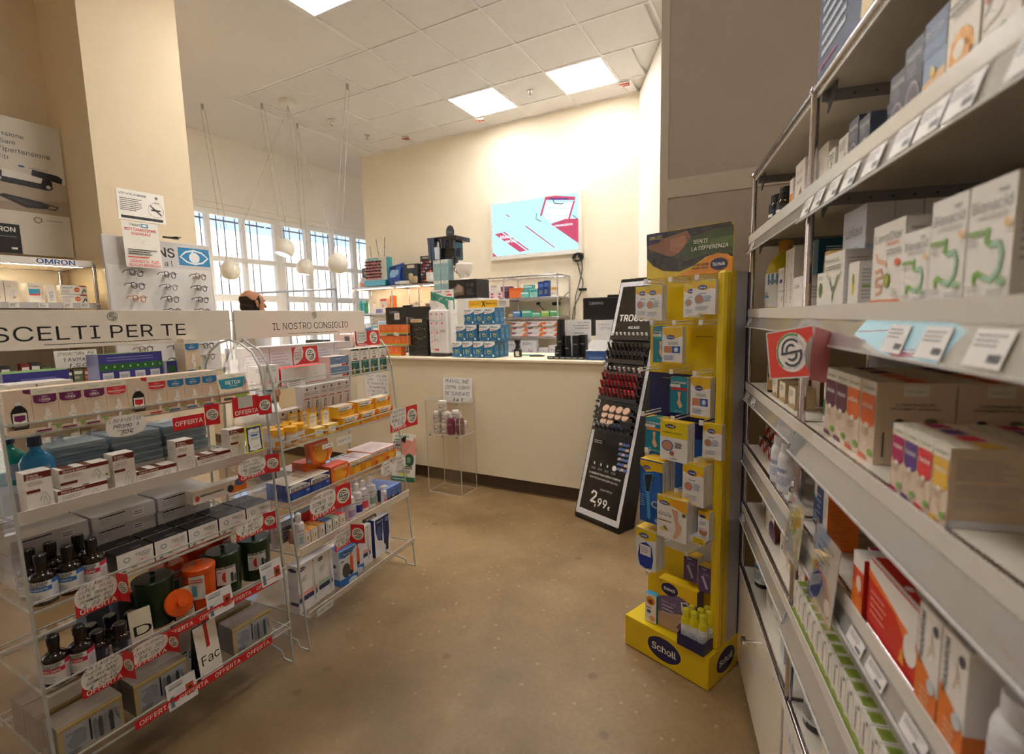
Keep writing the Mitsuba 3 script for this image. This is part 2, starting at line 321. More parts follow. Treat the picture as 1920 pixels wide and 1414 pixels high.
for n, (a, b) in enumerate(WY):
    k = 'window_%d' % (n + 1); lo = 2.875 if n != 3 else 2.875
    m = MB()
    for x0, x1, zz in ((a - .03, a, 0), (b, b + .03, 0)): m.box(-6.66, x0, .92, -6.59, x1, 2.96, '#f4f4f2')
    for z0, z1 in ((.92, .97), (1.76, 1.85), (2.285, 2.35), (2.88, 2.96)): m.box(-6.66, a, z0, -6.59, b, z1, '#f4f4f2')
    scene[k + '__frame'] = m.ply('satin'); labels[k] = {'kind': 'structure'}
    for j, (z0, z1) in enumerate(((.97, 1.76), (1.85, 2.285), (2.35, 2.88))):
        m = MB(); m.quad((-6.625, a, z0), (-6.625, b, z0), (-6.625, b, z1), (-6.625, a, z1), '#fff')
        scene[k + '__pane' + ('_%03d' % j if j else '')] = m.ply('glass')
    m = MB()
    for j in range(4):
        y = a + (b - a) * (j + .5) / 4; m.tube([(-6.9, y, .9), (-6.9, y, 2.93)], .008, '#3a4658', 6)
    m.box(-6.91, a - .05, 2.865, -6.89, b + .06, 2.885, '#3a4658'); m.box(-6.91, a - .05, 1.5, -6.89, b + .06, 1.515, '#3a4658')
    scene[k + '__grille'] = m.ply('satin'); labels[k + '__grille'] = {'label': 'dark security bars outside the panes'}
m = MB(); 
for a, b in [(4.967, 5.051)] + [(WY[i][1] + .03, WY[i + 1][0] - .03) for i in (4, 6, 7)] : m.box(-6.66, a, .92, -6.585, b, 2.96, '#f4f4f2')
scene['window_4__post'] = m.ply('satin')
# outdoors
m = MB(); m.box(-40, -30, -.7, -6.95, 60, -.6, '#8d8a85'); m.box(-6.9, -3.6, .001, -4.62, 1.6, .004, '#8d8a85'); struct('trim_street', m, 'matte')
m = MB(); m.box(-15, -10, -.6, -14, 45, 4.1, '#f2efe9'); k = thing('building', m.ply('matte'), None, 'sunlit pale building across the street, seen through the barred windows', 'building')
# ceiling: plaster, grid of tiles
m = MB(); m.box(-6.9, -3.6, H, GX - .2, 9.2, H + .1, '#fff'); m.box(GX - .2, -3.6, H, GX + 1.8, GY - .04, H + .1, '#fff'); m.box(GX - .2, 5.845, H, -1, 9.2, H + .1, '#fff'); m.box(GX - .2, -3.6, H + .03, 1.9, 9.2, H + .1, '#fff')
struct('ceiling', m, 'ceil_white', 'white ceiling, plaster on the left and square tiles in the middle')
tile, nt, g = {}, 0, .011
def tile_ok(x, y):
    if y > 5.9 or y < -3.4: return False
    lim = -1.5 + .459 * (5.845 - y) if y > 2.4 else 1.2
    return x < min(lim, 1.6) and (y > GY - .1 or x > GX + 1.8 - .01)
for j in range(-12, 4):
    for i in range(-1, 12):
        x0, x1, y0, y1 = GX + .6 * i, GX + .6 * i + .6, GY + .6 * j, GY + .6 * j + .6
        if i == -1: x0 = GX - .19
        if j == 3: y1 = 5.845
        if j == -1 and i < 3: y0 = GY - .04
        if not tile_ok(x0 + .05, (y0 + y1) / 2) or (i, j) in LED_CELLS: continue
        if y0 + .3 < 2.4 and False: continue
        if j < -8 and i < 3: continue
        lim = -1.5 + .459 * (5.845 - y1) if y1 > 2.47 else 1.6
        x1 = min(x1, lim - .01)
        if x1 - x0 < .04: continue
        m = MB(); q = H + .006
        m.hull([(x0 + g, y0 + g, q), (x1 - g, y0 + g, q), (x1 - g, y1 - g, q), (x0 + g, y1 - g, q), (x0 + .004, y0 + .004, q + .008), (x1 - .004, y0 + .004, q + .008), (x1 - .004, y1 - .004, q + .008), (x0 + .004, y1 - .004, q + .008)], '#fff')
        scene['ceiling__tile' + ('_%03d' % nt if nt else '')] = m.ply('tile_white'); nt += 1
m = MB()
for i in range(0, 12):
    x = GX + .6 * i; m.box(x - .009, -3.4 if i > 2 else GY - .04, H, x + .009, 5.845 if x < -1.55 else min(5.84, 5.845 - (x + 1.5) / .459), H + .012, '#e9e9e8')
for j in range(-12, 4):
    y = GY + .6 * j; m.box(GX - .19 if j >= 0 else GX + 1.8, y - .009, H + .0005, min(1.5, -1.5 + .459 * (5.845 - y)), y + .009, H + .012, '#e9e9e8')
m.box(GX - .215, GY - .06, H - .004, GX - .18, 5.845, H + .012, '#efefee'); m.box(GX - .215, GY - .06, H - .004, GX + 1.8, GY - .03, H + .012, '#efefee'); m.box(GX + 1.77, -3.4, H - .004, GX + 1.81, GY - .03, H + .012, '#efefee')
m.box(GX - .19, 5.825, H - .003, -1.5, 5.845, H + .012, '#efefee')
scene['ceiling__grid'] = m.ply('satin'); labels['ceiling__grid'] = {'label': 'white metal grid between the tiles'}
pos = {(3, 2): 'square ceiling light panel nearer the window, left of its neighbour above the television wall', (5, 2): 'square ceiling light panel in the right corner by the white side wall', (3, -2): 'square ceiling light panel at the top edge beside the plaster ceiling', (5, -2): 'square ceiling light panel over the aisle, just above the picture', (7, -2): 'square ceiling light panel over the right shelving', (7, -6): 'square ceiling light panel over the viewer'}
for n, c in enumerate(LED_CELLS):
    k = 'ceiling_light' + ('_%03d' % n if n else ''); x, y = GX + .6 * c[0], GY + .6 * c[1]; m = MB()
    for a, b, e, d in ((0, 0, .6, .014), (0, .586, .6, .6), (0, .014, .014, .586), (.586, .014, .6, .586)): m.box(x + a + .004, y + b, H - .001, x + e - .004, y + d, H + .02, '#f3f3f2')
    scene[k + '__frame'] = m.ply('satin'); labels[k] = {'label': pos[c], 'category': 'ceiling light'}
NEXT['ceiling_light'] = len(LED_CELLS)
# things on the ceiling
m = MB(); m.lathe([(0, -.055), (.03, -.055), (.034, -.04), (.05, -.035), (.052, 0), (0, 0)], '#e8e6e0'); m.lathe([(0, -.058), (.012, -.058), (.012, -.05)], '#33333a', n=10)
thing('smoke_detector', m.ply('satin'), fr((-4.958, 4.633, H)), 'round white smoke detector on a ceiling tile left of the sprinkler heads', 'smoke detector')
m = MB(); m.lathe([(0, -.004), (.032, -.004), (.034, 0), (0, 0)], '#b9b9bb'); m.lathe([(.006, -.004), (.008, -.03), (.013, -.032), (.013, -.045), (.005, -.05), (.016, -.055), (0, -.055)], '#5a5a60', n=12); sp = m.ply('chrome')
thing('sprinkler', sp, fr((-4.948, 5.212, H)), 'small metal sprinkler head in the ceiling left of the television, above the pendant lamps', 'sprinkler')
thing('sprinkler', sp, fr((-2.527, 5.195, H)), 'small metal sprinkler head between the two lit ceiling panels', 'sprinkler')
m = MB(); m.cbox(-.05, -.02, -.03, .05, .02, 0, '#eeece6', .003); m.box(-.052, -.021, -.034, .052, -.016, -.02, '#a23a2c'); m.box(-.02, .0, -.034, .052, .021, -.028, '#a23a2c'); em = m.ply('satin')
for p, l in (((-4.568, 5.545), 'small white and red sensor box at the left end of the tiled ceiling edge'), ((-3.378, 5.524), 'small white and red sensor box beside the middle lit ceiling panel'), ((-1.579, 5.529), 'small white and red sensor box in the right corner of the tiled ceiling')):
    thing('ceiling_sensor', em, fr((*p, H), 8), l, 'sensor')
# pendant lamp: rosette, cords, four shades
m = MB(); m.lathe([(0, -.045), (.085, -.045), (.088, -.04), (.088, 0), (0, 0)], '#e9e6de', n=28); ROS = np.array([-4.946, 4.0, H])
parts = [('rosette', m.ply('satin'))]; LP = [((-5.797, 3.555), (-5.62, 3.6, 2.09), (35, -25)), ((-5.232, 3.888), (-5.06, 3.92, 2.32), (20, 75)), ((-5.394, 4.479), (-5.34, 4.41, 2.16), (12, 10)), ((-4.08, 4.052), (-4.19, 3.88, 2.09), (32, -30))]
k = thing('pendant_lamp', parts, fr(ROS), 'white ceiling rosette with thin cords running to the four ball lamps', 'pendant lamp')
for n, (hk, c, (tl, az)) in enumerate(LP):
    c = np.array(c); hook = np.array([*hk, H]); m = MB(); R = .105
    X = fr(c).rotate([0, 0, 1], az).rotate([0, 1, 0], tl)
    m.lathe([(0, .085), (.03, .085), (.07, .06), (.1, .01), (.108, -.03), (.1, -.075), (.085, -.1), (.082, -.1), (.095, -.07), (.102, -.03), (.095, .01), (.066, .055), (.03, .078), (0, .08)], '#e9e5da', n=28)
    ps = [('shade', {**m.ply('satin'), 'to_world': X})]
    top = c + np.array([0, 0, .085])
    def cable(p, q, sag): t = np.linspace(0, 1, 12)[:, None]; return p * (1 - t) + q * t - np.array([0, 0, 1]) * (4 * sag * t * (1 - t))
    for dx in (-.03, .03):
        m = MB(); m.tube(cable(hook + [dx * .4, dx * .5, -.05], top + [dx, dx * .6, 0], 0), .0028, '#b9b6ae', 5); ps.append(('cord', m.ply('satin')))
    m = MB(); m.tube(cable(ROS + [0, 0, -.045], top, .0), .0028, '#b9b6ae', 5); ps.append(('cord', m.ply('satin')))
    m = MB(); m.lathe([(0, -.055), (.011, -.055), (.014, 0), (0, 0)], '#a8a69f', n=10); ps.append(('ceiling_hook', {**m.ply('satin'), 'to_world': fr(hook)}))
    if n < 3:
        mm = MB(); mm.lathe([(0, -.108), (.05, -.105), (.07, -.088), (.075, -.07)], '#fff', n=20)
        d = mm.ply('satin'); d['emitter'] = {'type': 'area', 'radiance': {'type': 'rgb', 'value': [60, 54, 44]}}; d['to_world'] = X; ps.append(('bulb', d))
    thing('hanging_lamp', ps, None, ['white ball pendant lamp hanging leftmost, lit and tilted down', 'white ball pendant lamp hanging highest of the four, lit and turned to the right', 'white ball pendant lamp hanging low in the middle, its lit face towards the viewer', 'white ball pendant lamp on the right seen from its closed back'][n], 'lamp', 'ball lamps on cords')

# ------------------------------------------------------------------ counter, television
m = MB(); m.cbox(-6.2, 3.5, 1.095, -1.15, 4.25, 1.115, '#fff', .003); p1 = m.ply('counter_cream')
m = MB(); m.box(-6.2, 3.52, .12, -1.15, 4.2, 1.095, '#fff'); p2 = m.ply('counter_cream')
m = MB(); m.box(-6.2, 3.585, 0, -1.15, 4.15, .12, '#fff'); p3 = m.ply('kick_brown')
thing('counter', [('worktop', p1), ('body', p2), ('kick_plate', p3)], None, 'long cream sales counter across the back of the shop', 'counter')

# ------------------------------------------------------------------ left wall: notices, spectacles, blood pressure shelf
LW = lambda X: fr((X, 0, 0), 90)          # local x = world y, local -y = towards the aisle
GRY = '#8a8680'
def no_smoking(f):
    f.text('VIETATO FUMARE', .33, .86, .56, BK, True)
    f.lines(.05, .3, .55, .74, 7, '#6d6a66', 3); f.rect(.05, .06, .94, .15, '#2c2c2e')
    f.ell(.8, .44, .17, .17 * f.W / f.H, BK, ring=.028, n=28); f.line([(.69, .58), (.91, .3)], .008, BK); f.rect(.7, .42, .9, .47, BK); f.ell(.83, .56, .05, .05, BK, ring=.01); f.rect(.77, .7, .9, .72, '#999'); f.ell(.83, .86, .03, .05, '#777')
thing('notice', sheet(.29, .2, '#f6f2ea', fn=no_smoking, t=.001), at(LW(-3.898), 1.905, 0, 2.162, roll=0), 'white no smoking notice taped high on the beige pillar', 'notice')
def rott(f):
    f.text('TWINS', .36, .93, .3, BK, True); f.rect(.52, .89, .72, .97, '#3f8fc0'); f.ell(.62, .93, .07, .022, WH)
    f.text('ROTTAMAZIONE', .5, .83, .86, '#c8322e', True); f.text('OCCHIALI', .5, .74, .52, '#c8322e', True)
    rng = random.Random(4)
    for i in range(26): f.ell(.5 + rng.gauss(0, .1), .56 + rng.gauss(0, .04), rng.uniform(.03, .07), .02, rng.choice(['#3a2a20', '#6b4a33', '#222', '#8b6b4a', '#54412f']), ring=.006, n=10)
    f.lines(.08, .27, .92, .41, 3, '#3a3a3a', 2); f.lines(.06, .2, .94, .25, 1, '#c8322e')
    f.text('SCEGLI IL TUO', .5, .135, .78, '#c8322e', True); f.text('NUOVO MODELLO', .5, .05, .86, '#c8322e', True)
thing('flyer', sheet(.215, .295, '#f3eee4', fn=rott, t=.001), at(LW(-3.745), 1.812, -.0, 1.835, tilt=-2), 'white spectacles trade-in flyer clipped to the top left of the eyewear board', 'flyer')
def pressure(f):
    f.rect(0, .32, 1, .57, '#b5a695'); f.poly([(0, .32), (1, .32), (1, .44), (.4, .36), (0, .38)], '#a3927f')
    for t, u, v, w in (('di pressione', .60, .873, .28), ('domiciliare', .555, .818, .25), ('o dell\'ipertensione', .67, .762, .48), ('dell\'AFib', .52, .705, .2)): f.text(t, u, v, w, '#4a4a4c')
    f.ell(.7, .655, .022, .008, '#3c74a8'); f.rect(.75, .65, .88, .655, '#999')
    f.poly([(.51, .545), (.56, .52), (.86, .505), (.9, .52), (.9, .575), (.87, .59), (.54, .60), (.51, .59)], '#1e1e22'); f.poly([(.56, .56), (.82, .55), (.84, .60), (.57, .615)], '#e6e2da'); f.ell(.54, .545, .018, .014, '#c9c6c0'); f.ell(.87, .53, .018, .014, '#c9c6c0')
    f.poly([(.76, .60), (.97, .57), (.98, .61), (.95, .63), (.77, .645)], '#232327'); f.ell(.955, .59, .03, .012, '#232327', ring=.006)
    f.poly([(.3, .42), (.46, .37), (.5, .40), (.5, .45), (.44, .49), (.3, .5)], '#2a2a2e'); f.poly([(.3, .38), (.45, .33), (.5, .36), (.47, .4), (.3, .42)], '#d5d0c6'); f.ell(.45, .43, .02, .016, '#bdbab4')
    f.poly([(.52, .42), (.7, .355), (.84, .36), (.86, .385), (.8, .41), (.56, .435)], '#2b2a2c'); f.poly([(.56, .415), (.72, .37), (.8, .375), (.62, .42)], '#3c3b3d')
    f.line([(.82, .4), (.92, .385), (.9, .36), (.84, .365)], .006, '#3a3836')
    f.line([(.74, .28), (.76, .29), (.79, .28), (.79, .26), (.765, .245), (.74, .26), (.74, .28)], .004, '#777'); f.rect(.83, .27, .94, .276, '#999')
    f.poly([(0, .0), (.67, 0), (.67, .345 - .0), (0, .345)], '#18181b') if 0 else f.rect(0, .0, .63, .215, '#17171a'); f.text('OMRON', .5, .175, .2, WH, True); f.rect(.42, .12, .6, .126, '#777'); f.rect(.56, .03, .6, .045, WH); f.poly([(0, .02), (.3, .06), (.32, .1), (0, .11)], '#d8d4cc')
    f.lines(.0, .93, .3, .96, 1, '#bbb')
thing('poster', sheet(.72, .84, '#d9d2c3', fn=pressure, t=.012), at(LW(-4.29), 1.285, 0, 1.925, tilt=-0), 'tall blood pressure monitor poster standing on the lit shelf at the far left', 'poster')
# USM-like chrome shelving, built for three places
def usm(F_, posts, zs, depth, back=None, top_open=False, floor_z=0.02, board='#cfcac2', name='chrome_shelving', label='', lip='#dcd8d0', boards=None, tube=.0095, rear=True, lipf=0):
    parts = []; r = tube
    for i, x in enumerate(posts):
        m = MB(); m.tube([(x, 0, floor_z), (x, 0, zs[0] + .0)], r, '#fff', 12); m.lathe([(0, .014), (.01, .010), (.0145, 0), (.01, -.010), (0, -.014)], '#fff', at=(x, 0, zs[0]), n=12); parts.append(('post', m.ply('chrome')))
        if rear: m = MB(); m.tube([(x, depth, floor_z), (x, depth, zs[0])], r, '#fff', 12); parts.append(('post', m.ply('chrome')))
    for z in zs:
        m = MB()
        for y in (0, depth): m.tube([(posts[0], y, z), (posts[-1], y, z)], r, '#fff', 10)
        for x in posts: m.tube([(x, 0, z), (x, depth, z)], r, '#fff', 10); m.lathe([(0, .0145), (.0145, 0), (0, -.0145)], '#fff', at=(x, 0, z), n=10)
        parts.append(('rail', m.ply('chrome')))
        if top_open and z == zs[0]: continue
        for x0, x1 in zip(posts[:-1], posts[1:]):
            m = MB(); m.box(x0 + r, .004, z - .004, x1 - r, depth - .004, z + .008, board); m.box(x0 + r, .0, z - .018, x1 - r, .004, z + .008, lip); m.box(x0 - r * lipf, -.0135, z - .016, x1 + r * lipf, -.0115, z + .014, lip) if lipf and z != zs[0] else None
            m.box(x0 + r, .01, z - .03, x0 + r + .002, depth - .01, z - .004, '#8f8f92')
            for q in range(9): m.box(x0 + r + .002, .03 + q * (depth - .06) / 8, z - .02, x0 + r + .0026, .034 + q * (depth - .06) / 8, z - .016, '#2c2c2e')
            parts.append(('board', m.ply('satin')))
    if back:
        for x0, x1 in zip(posts[:-1], posts[1:]):
            m = MB(); m.box(x0 + r, depth - .003, zs[-1], x1 - r, depth + .002, zs[0], back); parts.append(('back_panel', m.ply('satin')))
    return thing(name, parts, F_, label, 'shelving')
LS = LW(-3.90)
usm(LS, [.15, .87, 1.59], [1.845, 1.595, 1.345, 1.1, .85, .6, .35], .5, '#e6ddcc', name='chrome_shelving', label='lit chrome and cream shelving on the left wall with a blue lettered top rail', board='#e9e2d4')
m = MB(); m.box(.16, -.012, 1.83, 1.58, -.006, 1.868, '#eeeae2'); f = Face(m, (.16, -.012, 1.83), (1, 0, 0), (0, 0, 1), 1.42, .038); f.text('OMRON', .872, .5, .13, '#2d4f9c', True, maxh=.7)
thing('shelf_sign', m.ply('print'), LS, 'white shelf sign with blue lettering on the top rail at the far left', 'sign')
m = MB(); m.box(.2, .05, 1.828, 1.55, .07, 1.836, '#fff'); d = m.ply('satin'); d['emitter'] = {'type': 'area', 'radiance': {'type': 'rgb', 'value': [26, 21, 15]}}
thing('shelf_lamp', d, LS, 'slim warm light strip under the top board of the left wall shelving', 'shelf lamp')
def price_rail(F_, x0, x1, z, n, name, label, seed=1, y=-.012, tags=True, hh=.035):
    m = MB(); m.box(x0, y, z - hh, x1, y + .002, z, '#c9c6c4'); f = Face(m, (x0, y, z - hh), (1, 0, 0), (0, 0, 1), x1 - x0, hh); rng = random.Random(seed)
    for i in range(n):
        u = (i + rng.uniform(.2, .7)) / n; w = .045 / (x1 - x0); f.rect(u, .06, min(u + w, 1), .94, WH); f.lines(u + .1 * w, .25, u + .8 * w, .85, 3, '#777', i)
    return thing(name, m.ply('satin'), F_, label, 'label rail')
price_rail(LS, .88, 1.58, 1.605, 6, 'price_rail', 'grey price rail with white tags under the lit products at the far left', 3, y=-.014)
pearl = carton(.062, .05, .125, '#efe2d2', [('e', .62, .25, .1, .05, '#c9944e'), ('k', [(.3, .15), (.35, .4), (.55, .6)], .003, '#c8ccd0'), ('k', [(.5, .15), (.6, .5), (.75, .62)], .003, '#c8ccd0'), ('l', .15, .7, .6, .78, 1, '#b9a58e')], name='pearl')
for i, y in enumerate((1.135, 1.20)): thing('carton', pearl, at(LS, y, .05, 1.604), 'slim cream carton with a pearl drop, %s of the pair on the lit left shelf' % nth(i, 2), 'carton', 'cream pearl drop cartons')
physio = carton(.078, .06, .118, '#e9e4da', [('r', .05, .42, .75, .7, '#3fa0c4'), ('p', [(.05, .42), (.75, .5), (.75, .42)], '#e0533f'), ('r', .05, .38, .75, .45, '#d84a44'), ('t', 'PHYSIOMER', .4, .84, .62, '#6b7686', True), ('r', .78, .05, .97, .95, '#efd9bd'), ('t', 'IMOVAL', .88, .4, .4, '#356aa8', {'rot': 90})], name='physio')
thing('carton', physio, at(LS, 1.31, .06, 1.604, 8), 'white carton with a blue and red wave on the lit left shelf', 'carton')
altern = carton(.135, .05, .055, '#f1ece2', [('t', 'Alternart', .25, .72, .42, '#4a6a8c'), ('e', .62, .5, .11, .27, '#d5662e'), ('t', '6,50', .62, .5, .14, '#fff3c8', True), ('k', [(.8, .12), (.9, .55), (.95, .3)], .006, '#2e3a46'), ('r', .72, .86, .98, 1, '#c2403a'), ('l', .05, .1, .45, .5, 4, '#b7b3ab')], name='altern')
for i in range(2): thing('carton', altern, at(LS, 1.49, .05, 1.604 + .057 * i), ('lower' if i == 0 else 'upper') + ' of two flat white cartons with orange price discs on the lit shelf', 'carton', 'flat cartons with orange discs')
thing('carton', carton(.04, .05, .11, '#efe8dc', [('t', 'FREE', .5, .4, .5, '#4a7ab0', {'rot': 90})], name='pl1'), at(LS, 1.38, .06, 1.604, -6), 'narrow cream carton between the wave carton and the flat cartons', 'carton')
rng = random.Random(11)
cols = ['#8c2f2c', '#3b4f6b', '#d9d2c6', '#5d6b4d', '#b9472f', '#ccc5b8', '#3a3a40', '#a8553d']
for z, row in ((1.354, 12), (1.109, 12), (.859, 11)):
    y = .95 + .4 * 0
    for i in range(row):
        w, hh = rng.uniform(.04, .06), rng.uniform(.07, .14); c = cols[rng.randrange(8)]
        bc = carton(w - .004, .05, hh, c, [('r', .1, .6, .9, .85, WH), ('l', .1, .2, .8, .45, 3, '#d8d2c8')])
        nmz = {1.354: 'second', 1.109: 'third', .859: 'fourth'}[z]
        thing('carton', bc, at(LS, y + w / 2, .06, z), '%s small carton on the %s board of the left wall shelving' % (nth(i, row), nmz), 'carton', 'cartons on the %s board at the far left' % nmz); y += w
# spectacles on their board
m = MB(); m.cbox(-.34, 0, 0, .34, .03, .93, '#cfccc9', .004); Fb = Face(m, (-.34, 0, 0), (1, 0, 0), (0, 0, 1), .68, .93)
Fb.rect(.02, .02, .98, .8, '#dedcda'); Fb.text('TWINS', .42, .915, .42, BK, True); Fb.text('o p t i c a l', .42, .835, .36, BK)
Fb.rect(.665, .83, .985, .965, '#2f86bb'); Fb.poly([(.675, .895), (.74, .94), (.825, .955), (.91, .94), (.975, .895), (.91, .852), (.825, .838), (.74, .852)], '#eef2f4'); Fb.poly([(.69, .897), (.75, .93), (.825, .94), (.9, .93), (.96, .897), (.9, .862), (.825, .85), (.75, .862)], '#2f86bb'); Fb.ell(.825, .892, .055, .04, '#eef2f4'); Fb.rect(.80, .92, .82, .945, '#eef2f4')
GB = at(LW(-3.765), 1.945, 0, 1.105, tilt=-2.2)
thing('eyewear_board', m.ply('satin'), GB, 'grey spectacles board with a blue eye logo in front of the pillar', 'display board')
def specs(col, round_=0, half=False):
    m = MB(); ps = []
    for sx in (-1, 1):
        t = np.linspace(0, 2 * np.pi, 17); rx, rz = (.023, .019) if not round_ else (.021, .02)
        q = np.stack([sx * .033 + rx * np.sign(np.cos(t)) * np.abs(np.cos(t)) ** .75, 0 * t, rz * np.sign(np.sin(t)) * np.abs(np.sin(t)) ** .8 - (np.cos(t) * sx < 0) * .002], 1); m.tube(q, .0028, col, 6, False)
        m.tube([(sx * .055, 0, .012), (sx * .062, -.005, .012), (sx * .063, .012, .01)], .0025, col, 6)
    m.tube([(-.011, 0, .006), (0, -.002, .009), (.011, 0, .006)], .0024, col, 6); ps.append(('front_frame', m.ply('gloss')))
    for sx in (-1, 1):
        m = MB(); m.tube([(sx * .062, -.003, .012), (sx * .06, .03, .011), (sx * .045, .055, .0)], .0024, col, 6); ps.append(('temple', m.ply('gloss')))
    return ps
kinds = [specs('#2a2430'), specs('#3a3438', 1), specs('#6b4526'), specs('#16161a'), specs('#c9803e', 1), specs('#8a8a90', 1), specs('#151518'), specs('#5a2a35'), specs('#8b5a3a', 1)]
knm = ['dark plum', 'thin dark grey', 'brown tortoiseshell', 'black', 'amber', 'thin grey', 'glossy black', 'burgundy', 'light brown']
grid = [[0, 1, 2], [0, 5, 3], [4, 1, 6], [None, 3, 7], [6, 2, 3], [1, 6, 8], [2, 3, 6], [8, 6, 2]]
pm = MB(); pm.tube([(0, 0, 0), (0, -.035, 0), (0, -.04, .008)], .003, '#d5d3d0', 6); peg = pm.ply('satin')
for r, row in enumerate(grid):
    for c, kd in enumerate(row):
        x, z = -.2 + c * .205, .69 - r * .083
        if kd is None: continue
        thing('spectacles', [(p, d) for p, d in kinds[kd]], at(GB, x, -.07, z, 28), '%s spectacles, %s in the %s row of the eyewear board' % (knm[kd], ['left', 'middle', 'right'][c], ORD[r]), 'spectacles', 'spectacles on the board')
    for c in range(3):
        q = MB(); q.box(-.2 + c * .205 - .012, -.07, .69 - r * .083 + .002, -.2 + c * .205 + .012, 0, .69 - r * .083 + .006, '#dddbd8'); n = r * 3 + c
        scene['eyewear_board__rest' + ('_%03d' % n if n else '')] = {**q.ply('satin'), 'to_world': GB}
d0 = scene.pop('eyewear_board'); scene['eyewear_board__panel'] = d0
m = MB(); m.box(-.05, -.01, 0, .05, 0, .012, BK); m.tube([(-.02, 0, .006), (.03, -.02, .014), (.06, -.02, .012)], .004, BK, 6)
thing('clip', m.ply('satin'), at(LW(-3.75), 1.99, 0, 2.045), 'black clip on the top edge of the eyewear board', 'clip')

# ------------------------------------------------------------------ the two acrylic promotion stands
EDG = '#b4b9b3'
def strip(m, pts, w, col, closed=False):
    """an edge of a clear sheet: a square bar along the points"""
    for p, q in zip(pts[:-1], pts[1:]):
        p, q = np.asarray(p, float), np.asarray(q, float); d = (q - p) / (np.linalg.norm(q - p) + 1e-9)
        a = np.cross(d, (1, 0, 0) if abs(d[0]) < .9 else (0, 0, 1)); a /= np.linalg.norm(a); b = np.cross(d, a); a, b = a * w / 2, b * w / 2; p, q = p - d * w * .2, q + d * w * .2
        c = [p - a - b, p + a - b, p + a + b, p - a + b, q - a - b, q + a - b, q + a + b, q - a + b]
        for f in ((0, 1, 5, 4), (1, 2, 6, 5), (2, 3, 7, 6), (3, 0, 4, 7), (3, 2, 1, 0), (4, 5, 6, 7)): m.quad(*[c[k] for k in f], col)
def stand(F_, Ln, lean, D, shelves, sign, label, sx0, sx1):
    prof = [(0, 0), (lean * .5, .6), (lean, 1.2), (lean + .02, 1.28), (lean + .06, 1.335), (lean + .13, 1.37), (D / 2, 1.385)]
    out = prof + [(D - y, z) for y, z in prof[::-1][1:]] ; bot = [(D, 0), (D - .06, 0), (D - .075, .03), (D - .2, .05), (.2, .05), (.075, .03), (.06, 0), (0, 0)]
    loop = out + bot[1:]; ps = []
    P = Polygon(loop).buffer(0); v, f = trimesh.creation.triangulate_polygon(P, engine='earcut'); v = np.asarray(v)
    def lx(z): return lean * min(z, 1.2) / 1.2
    for x in (0, Ln):
        m = MB(); m.add(np.stack([0 * v[:, 0] + x, v[:, 0], v[:, 1]], 1), f, '#fff'); ps.append(('side_panel', m.ply('acrylic')))
    for i, x in enumerate((0, Ln)):
        m = MB(); strip(m, [(x, y, z) for y, z in loop], .007, EDG); ps.append(('side_panel__edge' if i == 0 else 'side_panel_001__edge', m.ply('satin')))
    for i, (z, y0, y1, lip, col) in enumerate(shelves):
        m = MB(); y0 += lx(z); m.quad((.004, y0, z), (Ln - .004, y0, z), (Ln - .004, y1, z), (.004, y1, z), '#fff')
        if not col: m.quad((.004, y0 - .006, z + lip), (Ln - .004, y0 - .006, z + lip), (Ln - .004, y0, z), (.004, y0, z), '#fff')
        sk = 'shelf' + ('_%03d' % i if i else ''); ps.append((sk, m.ply('acrylic')))
        m = MB(); strip(m, [(.004, y0, z), (Ln - .004, y0, z)], .006, EDG); strip(m, [(.004, y1, z), (Ln - .004, y1, z)], .006, EDG)
        if not col: strip(m, [(.004, y0 - .006, z + lip), (Ln - .004, y0 - .006, z + lip)], .005, EDG)
        for x in (.006, Ln - .006): strip(m, [(x, y0, z), (x, y1, z)], .005, EDG)
        ps.append((sk + '__edge', m.ply('satin')))
        if col:
            m = MB(); m.hull([(.004, y0 - .004, z - .008), (Ln - .004, y0 - .004, z - .008), (.004, y0 - .012, z + lip), (Ln - .004, y0 - .012, z + lip), (.004, y0, z - .008), (Ln - .004, y0, z - .008), (.004, y0 - .008, z + lip), (Ln - .004, y0 - .008, z + lip)], col); ps.append((sk + '__front_strip', m.ply('satin')))
        m = MB(); m.tube([(.004, y1 - .02, z - .02), (Ln - .004, y1 - .02, z - .02)], .011, '#e3e6e6', 10); ps.append(('cross_bar', m.ply('gloss')))
    m = MB(); m.cbox(sx0, D / 2 + .005, 1.385, sx1, D / 2 + .013, 1.508, '#e9e1d3', .001); f = Face(m, (sx0, D / 2 + .005, 1.385), (1, 0, 0), (0, 0, 1), sx1 - sx0, .123)
    f.text(sign, .5 if sx1 - sx0 > .9 else .53, .4, .6, '#1b1c1e', maxh=.36); f.rect(.33, .1, .74, .118, '#2e3d2e'); emblem(f, .54, .82, .0165, '#3c6e50', g='#2f6b4a')
    ps.append(('header_sign', m.ply('print'))); m = MB(); strip(m, [(sx0, D / 2 + .015, 1.3), (sx0, D / 2 + .015, 1.5)], .006, EDG); strip(m, [(sx1, D / 2 + .015, 1.3), (sx1, D / 2 + .015, 1.5)], .006, EDG); ps.append(('sign_holder', m.ply('satin')))
    k = thing('display_stand', ps, F_, label, 'display stand'); labels[k + '__header_sign'] = {'label': 'cream header sign lettered %s' % sign}
SA, SB = fr((-1.80, .50, 0), 90), fr((-1.80, 1.367, 0), 95.27)
stand(SA, .78, .045, .5, [(1.15, .035, .47, .035, None), (.912, .03, .47, .03, '#e6e2de'), (.648, .015, .46, .03, None), (.40, .0, .46, .03, None), (.165, -.01, .46, .03, None)], 'SCELTI PER TE', 'clear acrylic promotion stand at the left edge, headed by a cream sign with black capitals', -.12, .795)
